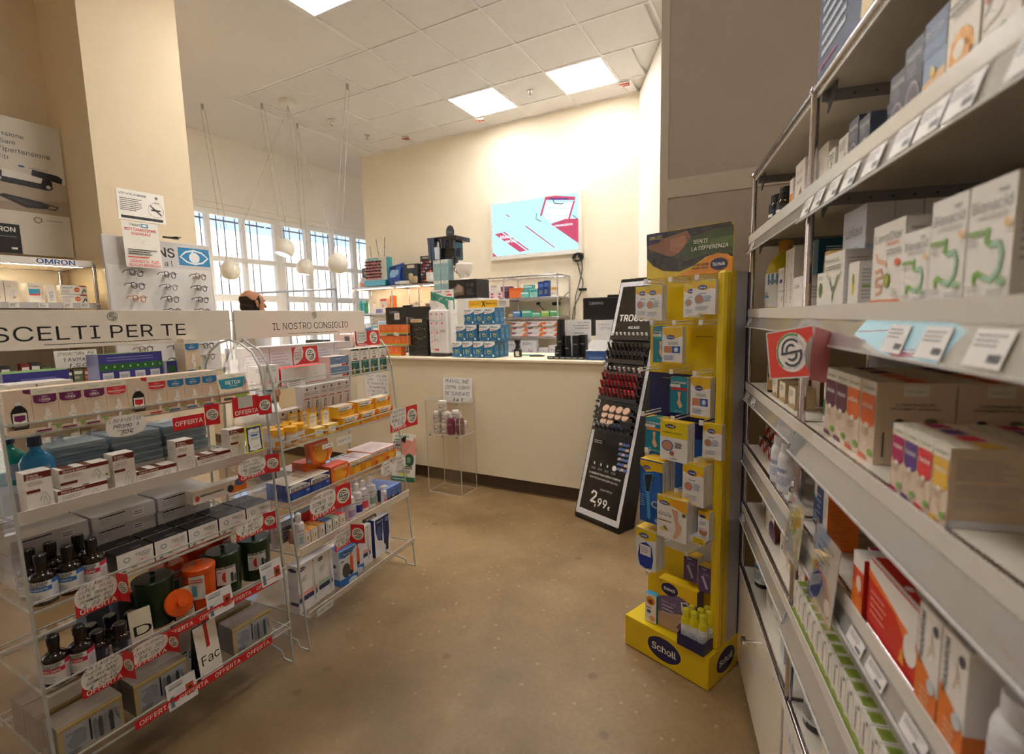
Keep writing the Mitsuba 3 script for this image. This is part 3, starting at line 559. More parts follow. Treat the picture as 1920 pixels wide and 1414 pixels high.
stand(SB, .82, .1, .5, [(1.17, .0, .46, .03, None), (.905, .0, .46, .035, None), (.648, .0, .46, .03, None), (.435, -.01, .46, .035, '#efece4'), (.155, -.01, .46, .025, '#d7d6d4')], 'IL NOSTRO CONSIGLIO', 'second clear acrylic promotion stand, farther along the aisle towards the counter', -.03, .80)
PUR, CRI, BLU, BEI = '#6f2458', '#cf3338', '#2c77a8', '#ddc8ad'
def linfa(col, word, side=False):
    F = [('r', 0, .86, 1, 1, '#e8e2d2'), ('t', 'Herbalgem', .52, .92, .5, '#6f8f6a'), ('p', [(.06, .85), (.95, .85), (.95, .7), (.85, .66), (.5, .645), (.15, .66), (.06, .7)], col), ('t', 'LINFA', .5, .8, .26, WH), ('t', word, .5, .735, .42 if len(word) < 6 else .78, WH, True, {'maxh': .05}), ('r', .35, .68, .65, .69, '#d8b9c9'), ('r', .12, .61, .85, .618, '#9b8a78'),
         ('p', [(.45, .5), (.52, .56), (.6, .5), (.62, .42), (.7, .36), (.62, .3), (.66, .22), (.58, .08), (.5, .04), (.46, .1), (.48, .2), (.42, .28), (.3, .32), (.45, .4)], '#eee7dc'), ('k', [(.45, .33), (.55, .31), (.62, .34)], .0012, '#8b8078'), ('e', .88, .1, .1, .05, '#7fae55'), ('r', .02, .02, .6, .06, col)]
    R = [('l', .1, .1, .9, .85, 16, '#c4ad92')]
    return carton(.0585, .06, .128, BEI, F, R, R, [('r', 0, 0, 1, .2, '#e8d6bd'), ('k', [(0, .85), (.5, .7), (1, .85)], .0016, '#a45a4a')], name='linfa' + word + col)
def linfa_side(col):
    F = [('p', [(1, .99), (.72, .99), (.72, .93), (.8, .9), (1, .88)], col), ('p', [(.4, .74), (.6, .74), (.6, .66), (.4, .66)], '#dfe0e2'), ('p', [(.4, .66), (.6, .66), (.75, .58), (.8, .52), (.8, .16), (.74, .13), (.26, .13), (.2, .16), (.2, .52), (.26, .58)], '#191417'), ('r', .25, .2, .76, .49, '#e9e0d4'), ('p', [(.3, .44), (.7, .44), (.7, .33), (.5, .29), (.3, .33)], col), ('e', .1, .26, .08, .03, '#6f8a4a'), ('e', .14, .18, .07, .02, '#7d6a3a')]
    R = [('l', .1, .1, .9, .85, 16, '#c4ad92')]
    return carton(.0585, .06, .128, BEI, F, R, R, [('r', 0, 0, 1, .2, '#e8d6bd')], name='linfaside' + col)
row = [('s', PUR), ('f', PUR, 'LINEA'), ('f', PUR, 'LINEA'), ('f', PUR, 'LINEA'), ('f', CRI, 'DIMAGRIMENTO'), ('s', CRI), ('f', CRI, 'DIMAGRIMENTO'), ('f', BLU, 'DETOX'), ('f', BLU, 'DETOX'), ('f', BLU, 'DETOX')]
what = {PUR: 'purple', CRI: 'red', BLU: 'blue'}
for i, r in enumerate(row):
    d = linfa_side(r[1]) if r[0] == 's' else linfa(r[1], r[2])
    same = [j for j, q in enumerate(row) if q[:2] == r[:2]]
    l = 'beige carton showing a dark bottle with a %s label, left stand' % what[r[1]] if r[0] == 's' else 'beige carton with a %s arch label, %s of its kind, left stand' % (what[r[1]], nth(same.index(i), len(same)))
    thing('remedy_carton', d, at(SA, .019 + .0592 * (i + .5), .075, 1.1525), l, 'carton', 'beige remedy cartons in a row')
dx = carton(.118, .05, .105, '#e8d9bf', [('r', 0, .88, 1, 1, '#ece8d8'), ('t', 'Herbalgem', .48, .93, .3, '#6f9a6a'), ('p', [(.03, .83), (.93, .86), (.97, .62), (.8, .48), (.3, .45), (.08, .5)], '#2a8aa0'), ('t', 'DETOX', .5, .69, .5, WH, True), ('t', 'EXPRESS', .5, .56, .26, WH), ('r', .12, .34, .7, .36, '#caa98c'), ('r', .5, .1, .9, .24, '#86b04a'), ('r', .1, .06, .4, .14, '#4a4a42'), ('k', [(.78, .4), (.9, .75)], .004, '#c98a90'), ('k', [(.85, .35), (.95, .7)], .004, '#d59aa0')], name='detoxx')
thing('remedy_carton', dx, at(SA, .675, .07, 1.154, 0, tilt=-10), 'wide beige and teal carton leaning back at the right end of the left stand', 'carton')
thing('remedy_carton', linfa(BLU, 'DETOX'), at(SA, .61, .22, 1.27, 4), 'beige carton with a blue arch label standing alone above the row', 'carton')
pk = carton(.205, .08, .1, {'f': '#3f3f8f', 'k': '#3f3f8f', 'l': '#8d8cc8', 'r': '#4a4a96', 't': '#5d8a50', 'b': '#333'}, [('r', 0, .42, 1, .66, '#2f6b3a'), ('l', .12, .74, .86, .92, 2, '#7a7ab8'), *[('r', .04 + .245 * i, .0, .2 + .245 * i, .36, '#dfe0ea') for i in range(4)], *[('l', .06 + .245 * i, .05, .18 + .245 * i, .28, 5, '#a5a6bd') for i in range(4)], *[('e', .1 + .12 * i, .55, .014, .04, '#a9cf9a') for i in range(8)]], name='pgreen')
thing('carton', pk, at(SA, .425, .27, 1.255, 2), 'purple and green display carton standing behind the beige cartons under the header sign', 'carton')
thing('carton', carton(.16, .12, .07, {'f': '#3a3a8a', 'k': '#3a3a8a', 'l': '#44459a', 'r': '#44459a', 't': '#6aa05a', 'b': '#333'}, [('l', .25, .3, .8, .8, 2, '#7a7ac0')], name='plow'), at(SA, .16, .27, 1.245), 'low purple and green carton at the left, behind the white carton', 'carton')
thing('carton', carton(.15, .1, .1, '#e9e4dc', [('k', [(.36, .1), (.42, .95)], .003, '#333'), ('k', [(.36, .1), (.8, .35)], .003, '#4a2a2a')], name='whk'), at(SA, .13, .15, 1.19), 'plain white carton behind the beige remedy cartons on the left stand', 'carton')
thing('carton', carton(.06, .05, .06, {'f': '#3f3f8f', 'k': '#3f3f8f', 'l': '#e8e8f2', 'r': '#3f3f8f', 't': '#5d8a50', 'b': '#333'}, [('r', .1, .3, .6, .7, '#2f6b3a')], name='psm'), at(SA, .565, .27, 1.255, 12), 'small purple carton end behind the lone blue labelled carton', 'carton')
def note(lines_, w, h, seed=3, col=INK, base='#f1ead9', title=None):
    def fn(f):
        for i, t in enumerate(lines_): f.text(t, .5, 1 - (i + .6) / len(lines_), min(.86, .09 * len(t) + .1), col, hand=seed + i, maxh=.55 / len(lines_))
    return sheet(w, h, base, fn=fn, t=.0012)
thing('handwritten_note', note(['SPADACTURA MIX', 'TAVMAR', '1.50'], .125, .062), at(SA, .315, .40, 1.31, 3, tilt=-4), 'cream handwritten price note behind the purple and green carton', 'note')
# second shelf: white and maroon cartons upright and lying
MAR = '#6b1f1b'
leaf = ('e', .2, .09, .08, .035, '#6f8f3f')
up = carton(.06, .055, .13, '#eee9e1', [('r', .0, .84, 1, .985, MAR), ('t', 'Drena', .3, .935, .42, '#f0e2d8', True), ('t', 'e depura', .36, .875, .55, '#f0e2d8', True), ('l', .1, .7, .8, .8, 3, '#b9b4ae'), ('r', .03, .55, .52, .61, MAR), ('k', [(.45, .3), (.6, .5), (.7, .52), (.85, .35), (.75, .12), (.7, .06)], .0012, '#8fa6b0'), ('k', [(.62, .1), (.58, .3), (.66, .42), (.74, .3), (.7, .1)], .001, '#9aaa8a'), ('k', [(.42, .25), (.55, .16), (.9, .2)], .001, '#a9bcc8'), leaf], (), [('l', .1, .25, .9, .85, 10, '#d3cdc4')], [('k', [(.3, .5), (.6, .6)], .001, '#c9b8a0')], name='drup')
ly = carton(.124, .055, .058, '#eee9e1', [('r', 0, .78, 1, .98, MAR), ('t', 'Drena e depura', .3, .88, .46, '#f0e2d8', True, {'maxh': .12}), ('l', .08, .5, .55, .7, 3, '#b9b4ae'), ('r', 0, .18, .33, .32, MAR), ('k', [(.62, .3), (.7, .6), (.75, .65), (.82, .4), (.76, .12)], .0012, '#8fa6b0'), ('k', [(.66, .2), (.71, .45), (.78, .2)], .001, '#9aaa8a'), ('e', .93, .25, .03, .06, '#6f8f3f')], (), (), [('r', .08, 0, .3, 1, '#6a3a2a'), ('r', .5, .0, .64, 1, '#6a3a2a')], name='drly')
for i, (x, z, k) in enumerate([(.065, .9145, 'u'), (.165, .9145, 'l'), (.177, .9735, 'l'), (.277, .9145, 'u'), (.37, .9145, 'l'), (.466, .9145, 'u'), (.566, .9145, 'l'), (.66, .9145, 'u')]):
    ups = [0, 3, 5, 7]; lys = {1: 'lower lying', 2: 'upper lying', 4: 'middle lying', 6: 'rightmost lying'}
    thing('tea_carton', up if k == 'u' else ly, at(SA, x, .062 if i != 2 else .07, z), ('%s upright white and maroon carton on the left stand' % nth(ups.index(i), 4)) if k == 'u' else '%s white and maroon carton on the second shelf of the left stand' % lys[i], 'carton', 'white and maroon cartons')
def schsign(f): f.rect(0, 0, 1, 1, '#d9de3a'); f.rect(.07, .05, .93, .95, '#3a3f7a'); f.poly([(.14, .1), (.2, .2), (.13, .4), (.18, .85), (.35, .9), (.6, .86), (.86, .9), (.82, .5), (.87, .1), (.5, .06)], '#eef0ee'); f.text('SCHOLAM', .5, .72, .62, '#2a2f6b', True); f.rect(.3, .6, .72, .67, '#3d6fb0'); f.lines(.25, .46, .75, .56, 2, '#9aa'); f.rect(.3, .2, .72, .215, '#99a')
thing('show_card', sheet(.07, .105, '#d9de3a', fn=schsign, t=.004), at(SA, .7, .012, .948, 0, tilt=-4), 'small show card with a yellow border at the right end of the second shelf', 'sign')
# behind: packs of masks, mouthwash bottles, flat cartons, a tube carton
def maskpack(c):
    m = MB(); rng = random.Random(5)
    for i in range(9): m.box(-.075 + rng.uniform(-.004, .004), rng.uniform(0, .006), .012 * i, .075 + rng.uniform(-.004, .004), .16, .012 * i + .0105, c if i % 2 else '#8ba3b3')
    return m.ply('print')
mk = maskpack('#6f8da1')
for i, x in enumerate((.22, .385, .55)):
    m = MB(); m.box(-.082, -.006, -.001, .082, .17, .116, '#fff')
    thing('mask_pack', [('masks', mk), ('bag', m.ply('acrylic'))], at(SA, x, .2, .97), '%s blue pack of folded masks in a clear bag behind the maroon cartons' % nth(i, 3), 'pack', 'clear bags of blue masks')
    m = MB(); m.box(-.08, 0, 0, .08, .17, .05, '#c9cdd0'); Face(m, (-.08, 0, 0), (1, 0, 0), (0, 0, 1), .16, .05).draw([('l', .1, .2, .9, .8, 4, '#9fb0bb')])
    thing('carton', m.ply('print'), at(SA, x, .2, .916), 'pale flat carton under the %s mask pack' % nth(i, 3), 'carton', 'pale cartons under the mask packs')
def mouthwash(c):
    a = MB(); a.lathe([(0, 0), (.036, 0), (.041, .006), (.041, .08), (.03, .1), (.014, .112), (.014, .125)], c, n=24, sy=.7); b = MB(); b.lathe([(.018, .125), (.018, .155), (0, .158)], '#1d2a44', n=16); l = MB()
    Face(l, (0, 0, .015), (1, 0, 0), (0, 0, 1), .05, .05, cyl=.0415).draw([('r', 0, 0, 1, 1, '#a9b6c6')]); return [('bottle', a.ply('gloss')), ('cap', b.ply('satin')), ('label', {**l.ply('print'), 'to_world': T().scale([1, .72, 1])})]
thing('mouthwash', mouthwash('#1d86c4'), at(SA, .1, .17, .975), 'bright blue mouthwash bottle behind the first maroon cartons', 'bottle'); thing('mouthwash', mouthwash('#23a08e'), at(SA, .075, .29, .975), 'teal mouthwash bottle behind the blue one', 'bottle')
m = MB(); m.box(0, 0, 0, .2, .2, .06, '#c4c7ca'); cb = m.ply('print'); thing('carton', cb, at(SA, .01, .15, .914), 'pale carton under the mouthwash bottles', 'carton')
fl = carton(.19, .15, .05, '#cfcfd0', [('l', .08, .3, .35, .7, 3, '#9aa0ac'), ('r', .62, .25, .8, .75, '#e2e2e2'), ('l', .64, .35, .78, .65, 2, '#666b75'), ('r', .1, .78, .5, .86, '#2b2d52')], name='flat1')
for r in range(3):
    for i in range(3): thing('flat_carton', fl, at(SA, .12 + .2 * i, .2 + .01 * (r % 2), .665 + .052 * r), '%s pale flat carton in the %s layer behind the bottles' % (nth(i, 3), ['bottom', 'middle', 'top'][r]), 'carton', 'pale flat cartons stacked in the left stand')
vol = carton(.21, .05, .05, '#ece8e2', [('p', [(0, 0), (.2, 0), (.32, 1), (0, 1)], '#e07a2c'), ('e', .13, .25, .09, .3, '#2a6ca8'), ('e', .32, .6, .06, .3, '#2a2a3a'), ('t', 'Voltaren Emulgel', .66, .5, .44, '#2a2d3a', True, {'rot': 0, 'maxh': .3}), ('e', .93, .6, .04, .22, '#c2453a')], name='volt')
thing('tube_carton', vol, at(SA, .6, .1, .875 - .04, 180 - 180, roll=180), 'upside-down orange and white tube carton under the second shelf', 'carton')
# third shelf: amber collagen bottles and black and white cartons
def jar(r, h, neck, capr, caph, glass, cap, band, txt, lw=1.5, bsdf='gloss', light='#e8e6e2', side='#d6d8da'):
    a = MB(); s = h - .035 * (h / .13); a.lathe([(0, 0), (r * .96, 0), (r, .004), (r, s * .86), (r * .93, s * .94), (r * .7, s * 1.02), (neck, s * 1.06), (neck, h)], glass, n=28)
    b = MB(); b.lathe([(capr, h - .004), (capr, h + caph - .003), (capr - .003, h + caph), (0, h + caph)], cap, n=20); l = MB()
    f = Face(l, (0, 0, h * .1), (1, 0, 0), (0, 0, 1), r * 3.6, h * .48, cyl=r * 1.004); f.rect(0, 0, 1, 1, light); f.rect(.62, 0, 1, 1, side)
    if band: f.rect(0, .52, .62, .74, band); f.rect(.62, .8, 1, 1, band)
    if txt: f.text(txt[0], .31, .92, .44, BK, True, maxh=.12); f.text(txt[1], .31, .8, .4, BK, True, maxh=.09); f.text(txt[2], .31, .63, .42, WH, True, maxh=.1)
    f.lines(.05, .1, .55, .42, 4, '#a9b0b8'); f.lines(.66, .1, .96, .7, 8, '#b2b5ba')
    return [('bottle', a.ply(bsdf)), ('cap', b.ply('satin')), ('label', l.ply('print'))]
colg = jar(.031, .125, .0135, .0155, .022, '#170c07', '#121215', '#2f6fb4', ('COLLAGEN', 'SUPERDOSE', 'HAIR GROWTH')); colp = jar(.031, .125, .0135, .0155, .022, '#170c07', '#121215', '#c42a4a', ('COLLAGEN', 'SUPERDOSE', 'SKIN CARE'), side='#dcc9cf')
for i, (x, y, d, w) in enumerate([(.052, .085, colg, 'front bottle at the left end'), (.115, .085, colg, 'front bottle beside the leftmost one'), (.05, .16, colg, 'half hidden bottle behind the leftmost one'), (.1, .16, colg, 'bottle in the back row, second from the left'), (.165, .15, colg, 'rearmost bottle with the highest cap'), (.172, .08, colp, 'front bottle with a pink edged label')]):
    thing('supplement_bottle', d, at(SA, x, y, .651, -18 if i in (1, 5) else -8), 'amber %s on the third shelf' % w, 'bottle', 'amber supplement bottles on the third shelf')
tri = carton(.106, .075, .066, {'f': '#ebe8e4', 'k': '#17171a', 'l': '#17171a', 'r': '#17171a', 't': '#1b1b1e', 'b': '#111'}, [('e', .26, .62, .1, .14, '#9aa9a8'), ('e', .26, .62, .06, .08, '#ebe8e4'), ('t', 'TRICO', .7, .72, .42, '#3a3f3c'), ('r', .62, .56, .9, .59, '#9cb0a4'), ('t', 'FORMATO', .66, .42, .22, '#c23a44', True), ('t', '3 MESI', .68, .25, .36, '#c23a44', True), ('r', .36, .14, .5, .3, '#8a8378'), ('r', .1, .05, .2, .15, '#777')], (), (), [('t', 'TRICO', .6, .3, .3, '#9a9a96'), ('k', [(.1, .9), (.9, .95)], .001, '#444')], name='trico')
for i in range(5):
    thing('hair_carton', tri, at(SA, .278 + .111 * i, .06, .651), '%s front black and white carton on the left stand' % nth(i, 5), 'carton', 'black and white hair cartons, front row')
    thing('hair_carton', tri, at(SA, .275 + .111 * i, .14, .651), '%s carton in the back row of black and white cartons' % nth(i, 5), 'carton', 'black and white hair cartons, back row')
# fourth shelf
def tin(r, h, c, lab=None, lid=None):
    a = MB(); a.lathe([(0, 0), (r * .92, 0), (r, h * .98), (r, h)], c, n=32); b = MB(); lc = lid or c; b.lathe([(r + .003, h - .012), (r + .003, h + .004), (r - .002, h + .008), (0, h + .008)], lc, n=32); b.lathe([(.008, h + .008), (.006, h + .018), (.011, h + .024), (0, h + .028)], lc, n=10)
    q = MB(); f = Face(q, (0, 0, h * .3), (1, 0, 0), (0, 0, 1), r * 1.15, h * .5, cyl=r * .985)
    f.e0 = .0012; f.rect(0, 0, 1, .8, '#e4e3e1'); f.ell(.45, .4, .17, .25, '#c8333a', a0=90, a1=270); f.rect(.7, .1, .82, .55, '#2a2a2e'); f.rect(.86, .1, .95, .45, '#4a4a50'); f.rect(.1, .66, .3, .7, '#999'); f.text('PRO DEF BATHING', .5, .9, .9, WH, True, maxh=.1)
    return [('tub', a.ply('satin')), ('lid', b.ply('satin'))] + [('label', q.ply('print'))] * (lab is not None)
GRN, ORA = '#16301c', '#d9560f'
tg, to = tin(.06, .16, GRN, 1), tin(.052, .155, ORA)
to2 = to[:2]
q = MB(); f = Face(q, (0, 0, .05), (1, 0, 0), (0, 0, 1), .05, .09, cyl=.0515); f.e0 = .0012; f.rect(0, 0, 1, 1, '#d8d5d0'); f.rect(.2, .15, .5, .6, '#4aa0b0'); f.lines(.1, .7, .9, .9, 2, '#b55'); ol = q.ply('print')
for x, y, d, l in ((.35, .13, tin(.06, .16, GRN), 'big dark green tub, leftmost on the fourth shelf of the left stand'), (.59, .11, tg, 'big dark green tub with a white label, right of the front orange tub'), (.72, .11, tg, 'rightmost big dark green tub with a white label under the hair cartons'),):
    thing('tub', d, at(SA, x, y, .403, -25), l, 'tub', 'dark green tubs')
for x, y, dg, l in ((.482, .085, -40, 'front bright orange tub with a tag clipped before it'), (.435, .21, 10, 'orange tub behind the front one, lid tilted against it'), (.56, .26, 20, 'orange tub in the back row between the green tubs'), (.68, .3, 20, 'rearmost orange tub beneath the price card')):
    thing('tub', to2 + [('label', ol)], at(SA, x, y, .403, dg), l, 'tub', 'orange tubs')
m = MB(); m.lathe([(0, 0), (.045, 0), (.047, .006), (.045, .012), (0, .014)], ORA, n=28); m.lathe([(.012, .012), (.01, .03), (.016, .038), (0, .04)], ORA, n=12)
thing('lid', m.ply('satin'), at(SA, .388, .06, .47, 0, tilt=68), 'loose orange lid leaning on the green tub', 'lid')
def bagcard(w, h, txt, base='#d9d2bc', ribbon=False):
    m = MB(); m.hull([(-w / 2, 0, 0), (w / 2, 0, 0), (-w / 2, .05, 0), (w / 2, .05, 0), (-w / 2, .022, h), (w / 2, .022, h), (-w / 2, .028, h), (w / 2, .028, h)], '#15151a')
    n = np.array([0, -h, .022]); n = n / np.linalg.norm(n); uy = np.array([0, .022, h]); L_ = np.linalg.norm(uy); uy = uy / L_
    f = Face(m, (-w / 2, 0, 0), (1, 0, 0), uy, w, L_, e0=.0006); f.rect(0, 0, 1, 1, base); f.text(txt, .55, .35, .8, '#1a1a1a', maxh=.3)
    if ribbon: f.rect(.45, .55, .6, 1, '#b82a28')
    return m.ply('print')
thing('gift_bag', bagcard(.062, .105, 'D'), at(SA, .268, .05, .403, -12), 'small cream gift bag lettered D on the fourth shelf', 'bag'); thing('gift_bag', bagcard(.06, .11, 'Fac'), at(SA, .405, .05, .403, -8), 'small cream gift bag half behind the orange tub', 'bag')
thing('supplement_bottle', colp, at(SA, .05, .07, .403, -5), 'amber bottle with a crimson label, leftmost on the fourth shelf', 'bottle'); thing('supplement_bottle', colp, at(SA, .108, .06, .403, -20), 'amber bottle with a crimson label, second on the fourth shelf', 'bottle')
sm = jar(.0245, .075, .017, .019, .018, '#2a170c', '#101012', None, None, light='#2b3340', side='#2b3340')
for x, y, l in ((.158, .08, 'front left'), (.213, .065, 'front middle'), (.262, .1, 'front right'), (.165, .14, 'back left'), (.22, .145, 'back right')): thing('pill_jar', sm, at(SA, x, y, .403, -15), 'small amber jar with a black lid, %s of the group on the fourth shelf' % l, 'jar', 'small amber jars')
for x, l in ((.21, 'left'), (.3, 'right')):
    m = MB(); m.box(-.035, .0, 0, .035, .05, .1, '#5b6470'); m.lathe([(0, 0), (.012, 0), (.01, .03), (0, .034)], ORA, at=(-.01, .02, .1), n=10); m.lathe([(0, 0), (.02, 0), (.02, .01), (0, .012)], ORA, at=(.02, .02, .1), n=12)
    thing('gift_box', m.ply('satin'), at(SA, x, .2, .403, 10), 'grey gift box with orange caps behind the small jars, %s one' % l, 'box')
# bottom shelf: framed kits and a gift bag
def kit(w, h):
    m = MB(); m.box(-w / 2, 0, 0, w / 2, .09, h, {'f': '#b9a878', 'k': '#55504a', 'l': '#6d655a', 'r': '#4a443e', 't': '#8b7f76', 'b': '#333'}); f = Face(m, (-w / 2, 0, 0), (1, 0, 0), (0, 0, 1), w, h)
    f.rect(.08, .08, .95, .84, '#a6adb5'); f.poly([(.1, .45), (.3, .72), (.42, .66), (.4, .3), (.2, .22)], '#8a919b'); f.text('FACE D', .24, .68, .22, '#3a3f48', maxh=.1); f.rect(.46, .2, .49, .82, '#222428')
    for u, c in ((.55, '#7a828c'), (.63, '#4d535d'), (.72, '#8d959e'), (.8, '#3f444d')): f.poly([(u - .03, .12), (u + .03, .12), (u + .035, .6), (u + .02, .72), (u - .02, .72), (u - .035, .6)], c)
    for i in range(4): f.line([(.82 + .02 * i, .75 - .08 * i), (.93, .6 - .1 * i)], .0015, '#4a505a')
    f.lines(.1, .08, .36, .22, 3, '#5a606a'); f.rect(0, .94, 1, 1, '#d8c690'); return m.ply('print')
kt = kit(.165, .112)
for i, x in enumerate((.1, .298, .633)):
    thing('gift_kit', kt, at(SA, x, .03, .168), '%s gold edged grey gift kit standing on the bottom shelf' % nth(i, 3), 'box', 'grey gift kits, front row')
    for j in range(2): thing('gift_kit', kt, at(SA, x - .008, .15 + .1 * j, .168), '%s kit behind the %s front gift kit' % (['first', 'second'][j], nth(i, 3)), 'box', 'grey gift kits behind the front row')
thing('gift_bag', bagcard(.09, .2, 'Fac', '#e9e6df', True), at(SA, .452, .005, .168, 10), 'tall white gift bag with black lettering and a red ribbon on the bottom shelf', 'bag')
thing('gift_bag', bagcard(.09, .2, 'Fac', '#d9d6cf'), at(SA, .43, .09, .168, 6), 'second white gift bag behind the one with the red ribbon', 'bag')
# hand written offer cards with a red emblem fin
def offer(w, h, lines_, fin=True, seed=1, base=True, angle=70, red=True, shape='leaf', finw=.045):
    m = MB(); f = Face(m, (-w / 2, 0, 0), (1, 0, 0), (0, 0, 1), w, h)
    if red:
        m.quad((-w / 2, .0004, 0), (w / 2, .0004, 0), (w / 2, .0004, .55 * h), (-w / 2, .0004, .55 * h), RED); f.text('OFFERTA', .52, .13, .86, '#f3e9e2', True, maxh=.17); f.e += 1
    t = np.linspace(0, 2 * np.pi, 25)[:-1]; c, s_ = np.cos(t), np.sin(t); b = .16 if red else 0
    if shape == 'leaf': q = [(.5 + .5 * np.sign(x) * abs(x) ** .75, (b + 1) / 2 + (1 - b) / 2 * np.sign(y) * abs(y) ** (.75 if x * y > 0 or not red else .95)) for x, y in zip(c, s_)]
    else: q = [(0, 0), (1, 0), (1, 1), (0, 1)]
    f.poly(q, '#efebe6'); n = len(lines_)
    for i, tx in enumerate(lines_): f.text(tx, .5, b + (1 - b) * (1 - (i + .75) / (n + .5)), min(.8, .075 * len(tx) + .12), INK, hand=seed + i, maxh=.62 * (1 - b) / (n + .5), slant=.15)
    f.rect(.25, b + (1 - b) * .3, .62, b + (1 - b) * .315, INK) if n > 2 else None
    ps = [('card', m.ply('print'))]
    if fin:
        k = MB(); a = math.radians(angle); ux = np.array([math.cos(a), -math.sin(a), 0]); o = np.array([w / 2, 0, 0]); g = Face(k, o, ux, (0, 0, 1), finw, h * .95); k.quad(o, o + ux * finw, o + ux * finw + [0, 0, h * .95], o + [0, 0, h * .95], RED)
        k.quad(o + [0, .0005, h * .95], o + ux * finw + [0, .0005, h * .95], o + ux * finw + [0, .0005, 0], o + [0, .0005, 0], '#c86a6a'); emblem(g, .5, .5, finw * .44, '#d9cdb4', bg='#ece6dc'); ps.append(('emblem_fin', k.ply('print')))
    return ps
def tag(F_, x, y, z, *a, deg=0, label='', tilt=0, **k): return thing('offer_card', offer(*a, **k), at(F_, x, y, z, deg, tilt=tilt), label, 'price card')
tag(SA, .273, .008, 1.108, .11, .067, ['LINFA+DETOX', 'PROMO A', '30€'], fin=False, red=False, seed=11, label='white handwritten card offering two remedies for 30 euro')
def red_card(txt): 
    def fn(f): f.text(txt, .5, .5, .88, '#f3e9e2', True, maxh=.5)
    return fn
thing('offer_card', [('card', sheet(.105, .045, RED, fn=red_card('OFFERTA'), t=.001))], at(SA, .458, .003, 1.094), 'plain red offer strip under the blue labelled cartons', 'price card')
def emb(f): emblem(f, .5, .5, f.W * .44, '#d9cdb4', bg='#ece6dc')
thing('offer_card', [('card', sheet(.046, .075, RED, fn=emb, t=.001))], at(SA, .535, -.004, 1.092, -20), 'red emblem card right of the plain red offer strip', 'price card')
def uframe(f): f.rect(.22, .42, .78, 1, '#c9c6c2'); f.text('OFFERTA', .52, .2, .9, '#f3e9e2', True, maxh=.22)
thing('offer_card', [('card', sheet(.105, .075, RED, fn=uframe, t=.001))], at(SA, .668, .003, 1.1), 'red offer frame below the leaning teal carton', 'price card')
thing('offer_card', [('card', sheet(.05, .075, RED, fn=emb, t=.001))], at(SA, .742, -.006, 1.092, -12), 'red emblem card at the right end of the top shelf of the left stand', 'price card')
tag(SA, .672, .003, .852, .118, .08, ['DRENA €26.40', 'DEPURA', '+IN OMAGGIO', 'TISANA'], seed=21, finw=.05, angle=25, label='handwritten offer card with free herbal tea at the right end of the second shelf')
tag(SA, .137, -.012, .605, .107, .095, ['COLLAGENE', 'SUPER DOSE', 'HAIR GROWTH', 'SCONTO 20%', '€ 22,40'], seed=31, angle=75, label='handwritten card for hair growth collagen below the amber bottles')
tag(SA, .638, -.005, .628, .114, .075, ['TRICO RE-BUILT', '3 MESI', '€ 39,90'], seed=41, finw=.045, angle=25, label='handwritten card for the black and white hair cartons')
tag(SA, .124, -.022, .358, .107, .095, ['COLLAGENE', 'SUPER DOSE', 'SKINCARE', 'SCONTO 20%', '€ 22,40'], seed=51, angle=75, label='handwritten card for skincare collagen, lowest at the left')
tag(SA, .25, -.018, .362, .118, .075, ['ACIDO IALURONICO', 'SCONTO 30%', '24,50'], seed=61, angle=75, label='handwritten card for hyaluronic acid right of the skincare card')
for n, (z, y, x0, x1) in enumerate(((.398, -.004, .3, .74), (.163, -.016, .19, .68))):
    m = MB(); m.box(x0, y - .001, z - .004, x1, y, z + .026, RED); f = Face(m, (x0, y - .001, z - .004), (1, 0, 0), (0, 0, 1), x1 - x0, .03); k = int((x1 - x0) / .1)
    for i in range(k): f.text('OFFERTA', (i + .5) / k, .5, .8 / k, '#f0ddd4', True, maxh=.55)
    thing('offer_strip', m.ply('print'), SA, 'red offer strip along the %s shelf front of the left stand' % ['fourth', 'bottom'][n], 'label strip')
def leafl(f): f.rect(.08, .75, .55, .82, '#8a93a0'); f.ell(.4, .45, .2, .2, '#d3d3d6'); f.rect(.62, .2, .9, .65, '#b8472f'); f.ell(.76, .42, .08, .12, '#3a2a26'); f.rect(.08, .08, .2, .5, '#5d7788'); f.lines(.08, .86, .8, .94, 1, '#999')
lf = sheet(.095, .09, '#dfe0e2', fn=leafl, t=.001)
for x, y, z, l in ((.5, -.008, .388, 'white leaflet card clipped before the front orange tub'), (.712, -.008, .4, 'white leaflet card clipped before the rightmost green tub'), (.337, -.02, .15, 'white leaflet card clipped before the middle gift kit')): thing('leaflet', lf, at(SA, x, y, z, tilt=-8), l, 'leaflet')

# ------------------------------------------------------------------ products of the second stand
pk2 = carton(.04, .045, .1, '#ece7e0', [('l', .1, .72, .9, .92, 3, '#9aa3a8'), ('e', .55, .33, .28, .18, '#e3d9de'), ('e', .55, .33, .26, .16, '#b88a9a', {'ring': .003}), ('p', [(.4, .2), (.55, .45), (.62, .25)], '#d0788a'), ('e', .85, .12, .1, .04, '#333'), ('r', .7, .02, .95, .06, '#6f8a4a')], (), [('e', .4, .35, .1, .03, '#a77'), ('r', .3, .1, .6, .14, '#8a7a6a')], name='pinkw')
for i, x in enumerate((-.052, -.006, .034)): thing('carton', pk2, at(SB, x + (.01 if x < 0 else 0), .12, 1.1725, 0), 'slim white carton with a pink drop, %s, second stand' % nth(i, 3), 'carton', 'slim white pink drop cartons')
def cbox(f, u):
    f.ell(u, .5, .085, .085 * f.W / f.H, '#e08a2a', ring=.0085, a0=50, a1=180); f.ell(u, .5, .085, .085 * f.W / f.H, '#d9a43a', ring=.0085, a0=180, a1=240); f.ell(u, .5, .085, .085 * f.W / f.H, '#b8332f', ring=.0085, a0=235, a1=310); f.text('CKPREV', u, .5, .07, '#9aa'); f.e -= 2
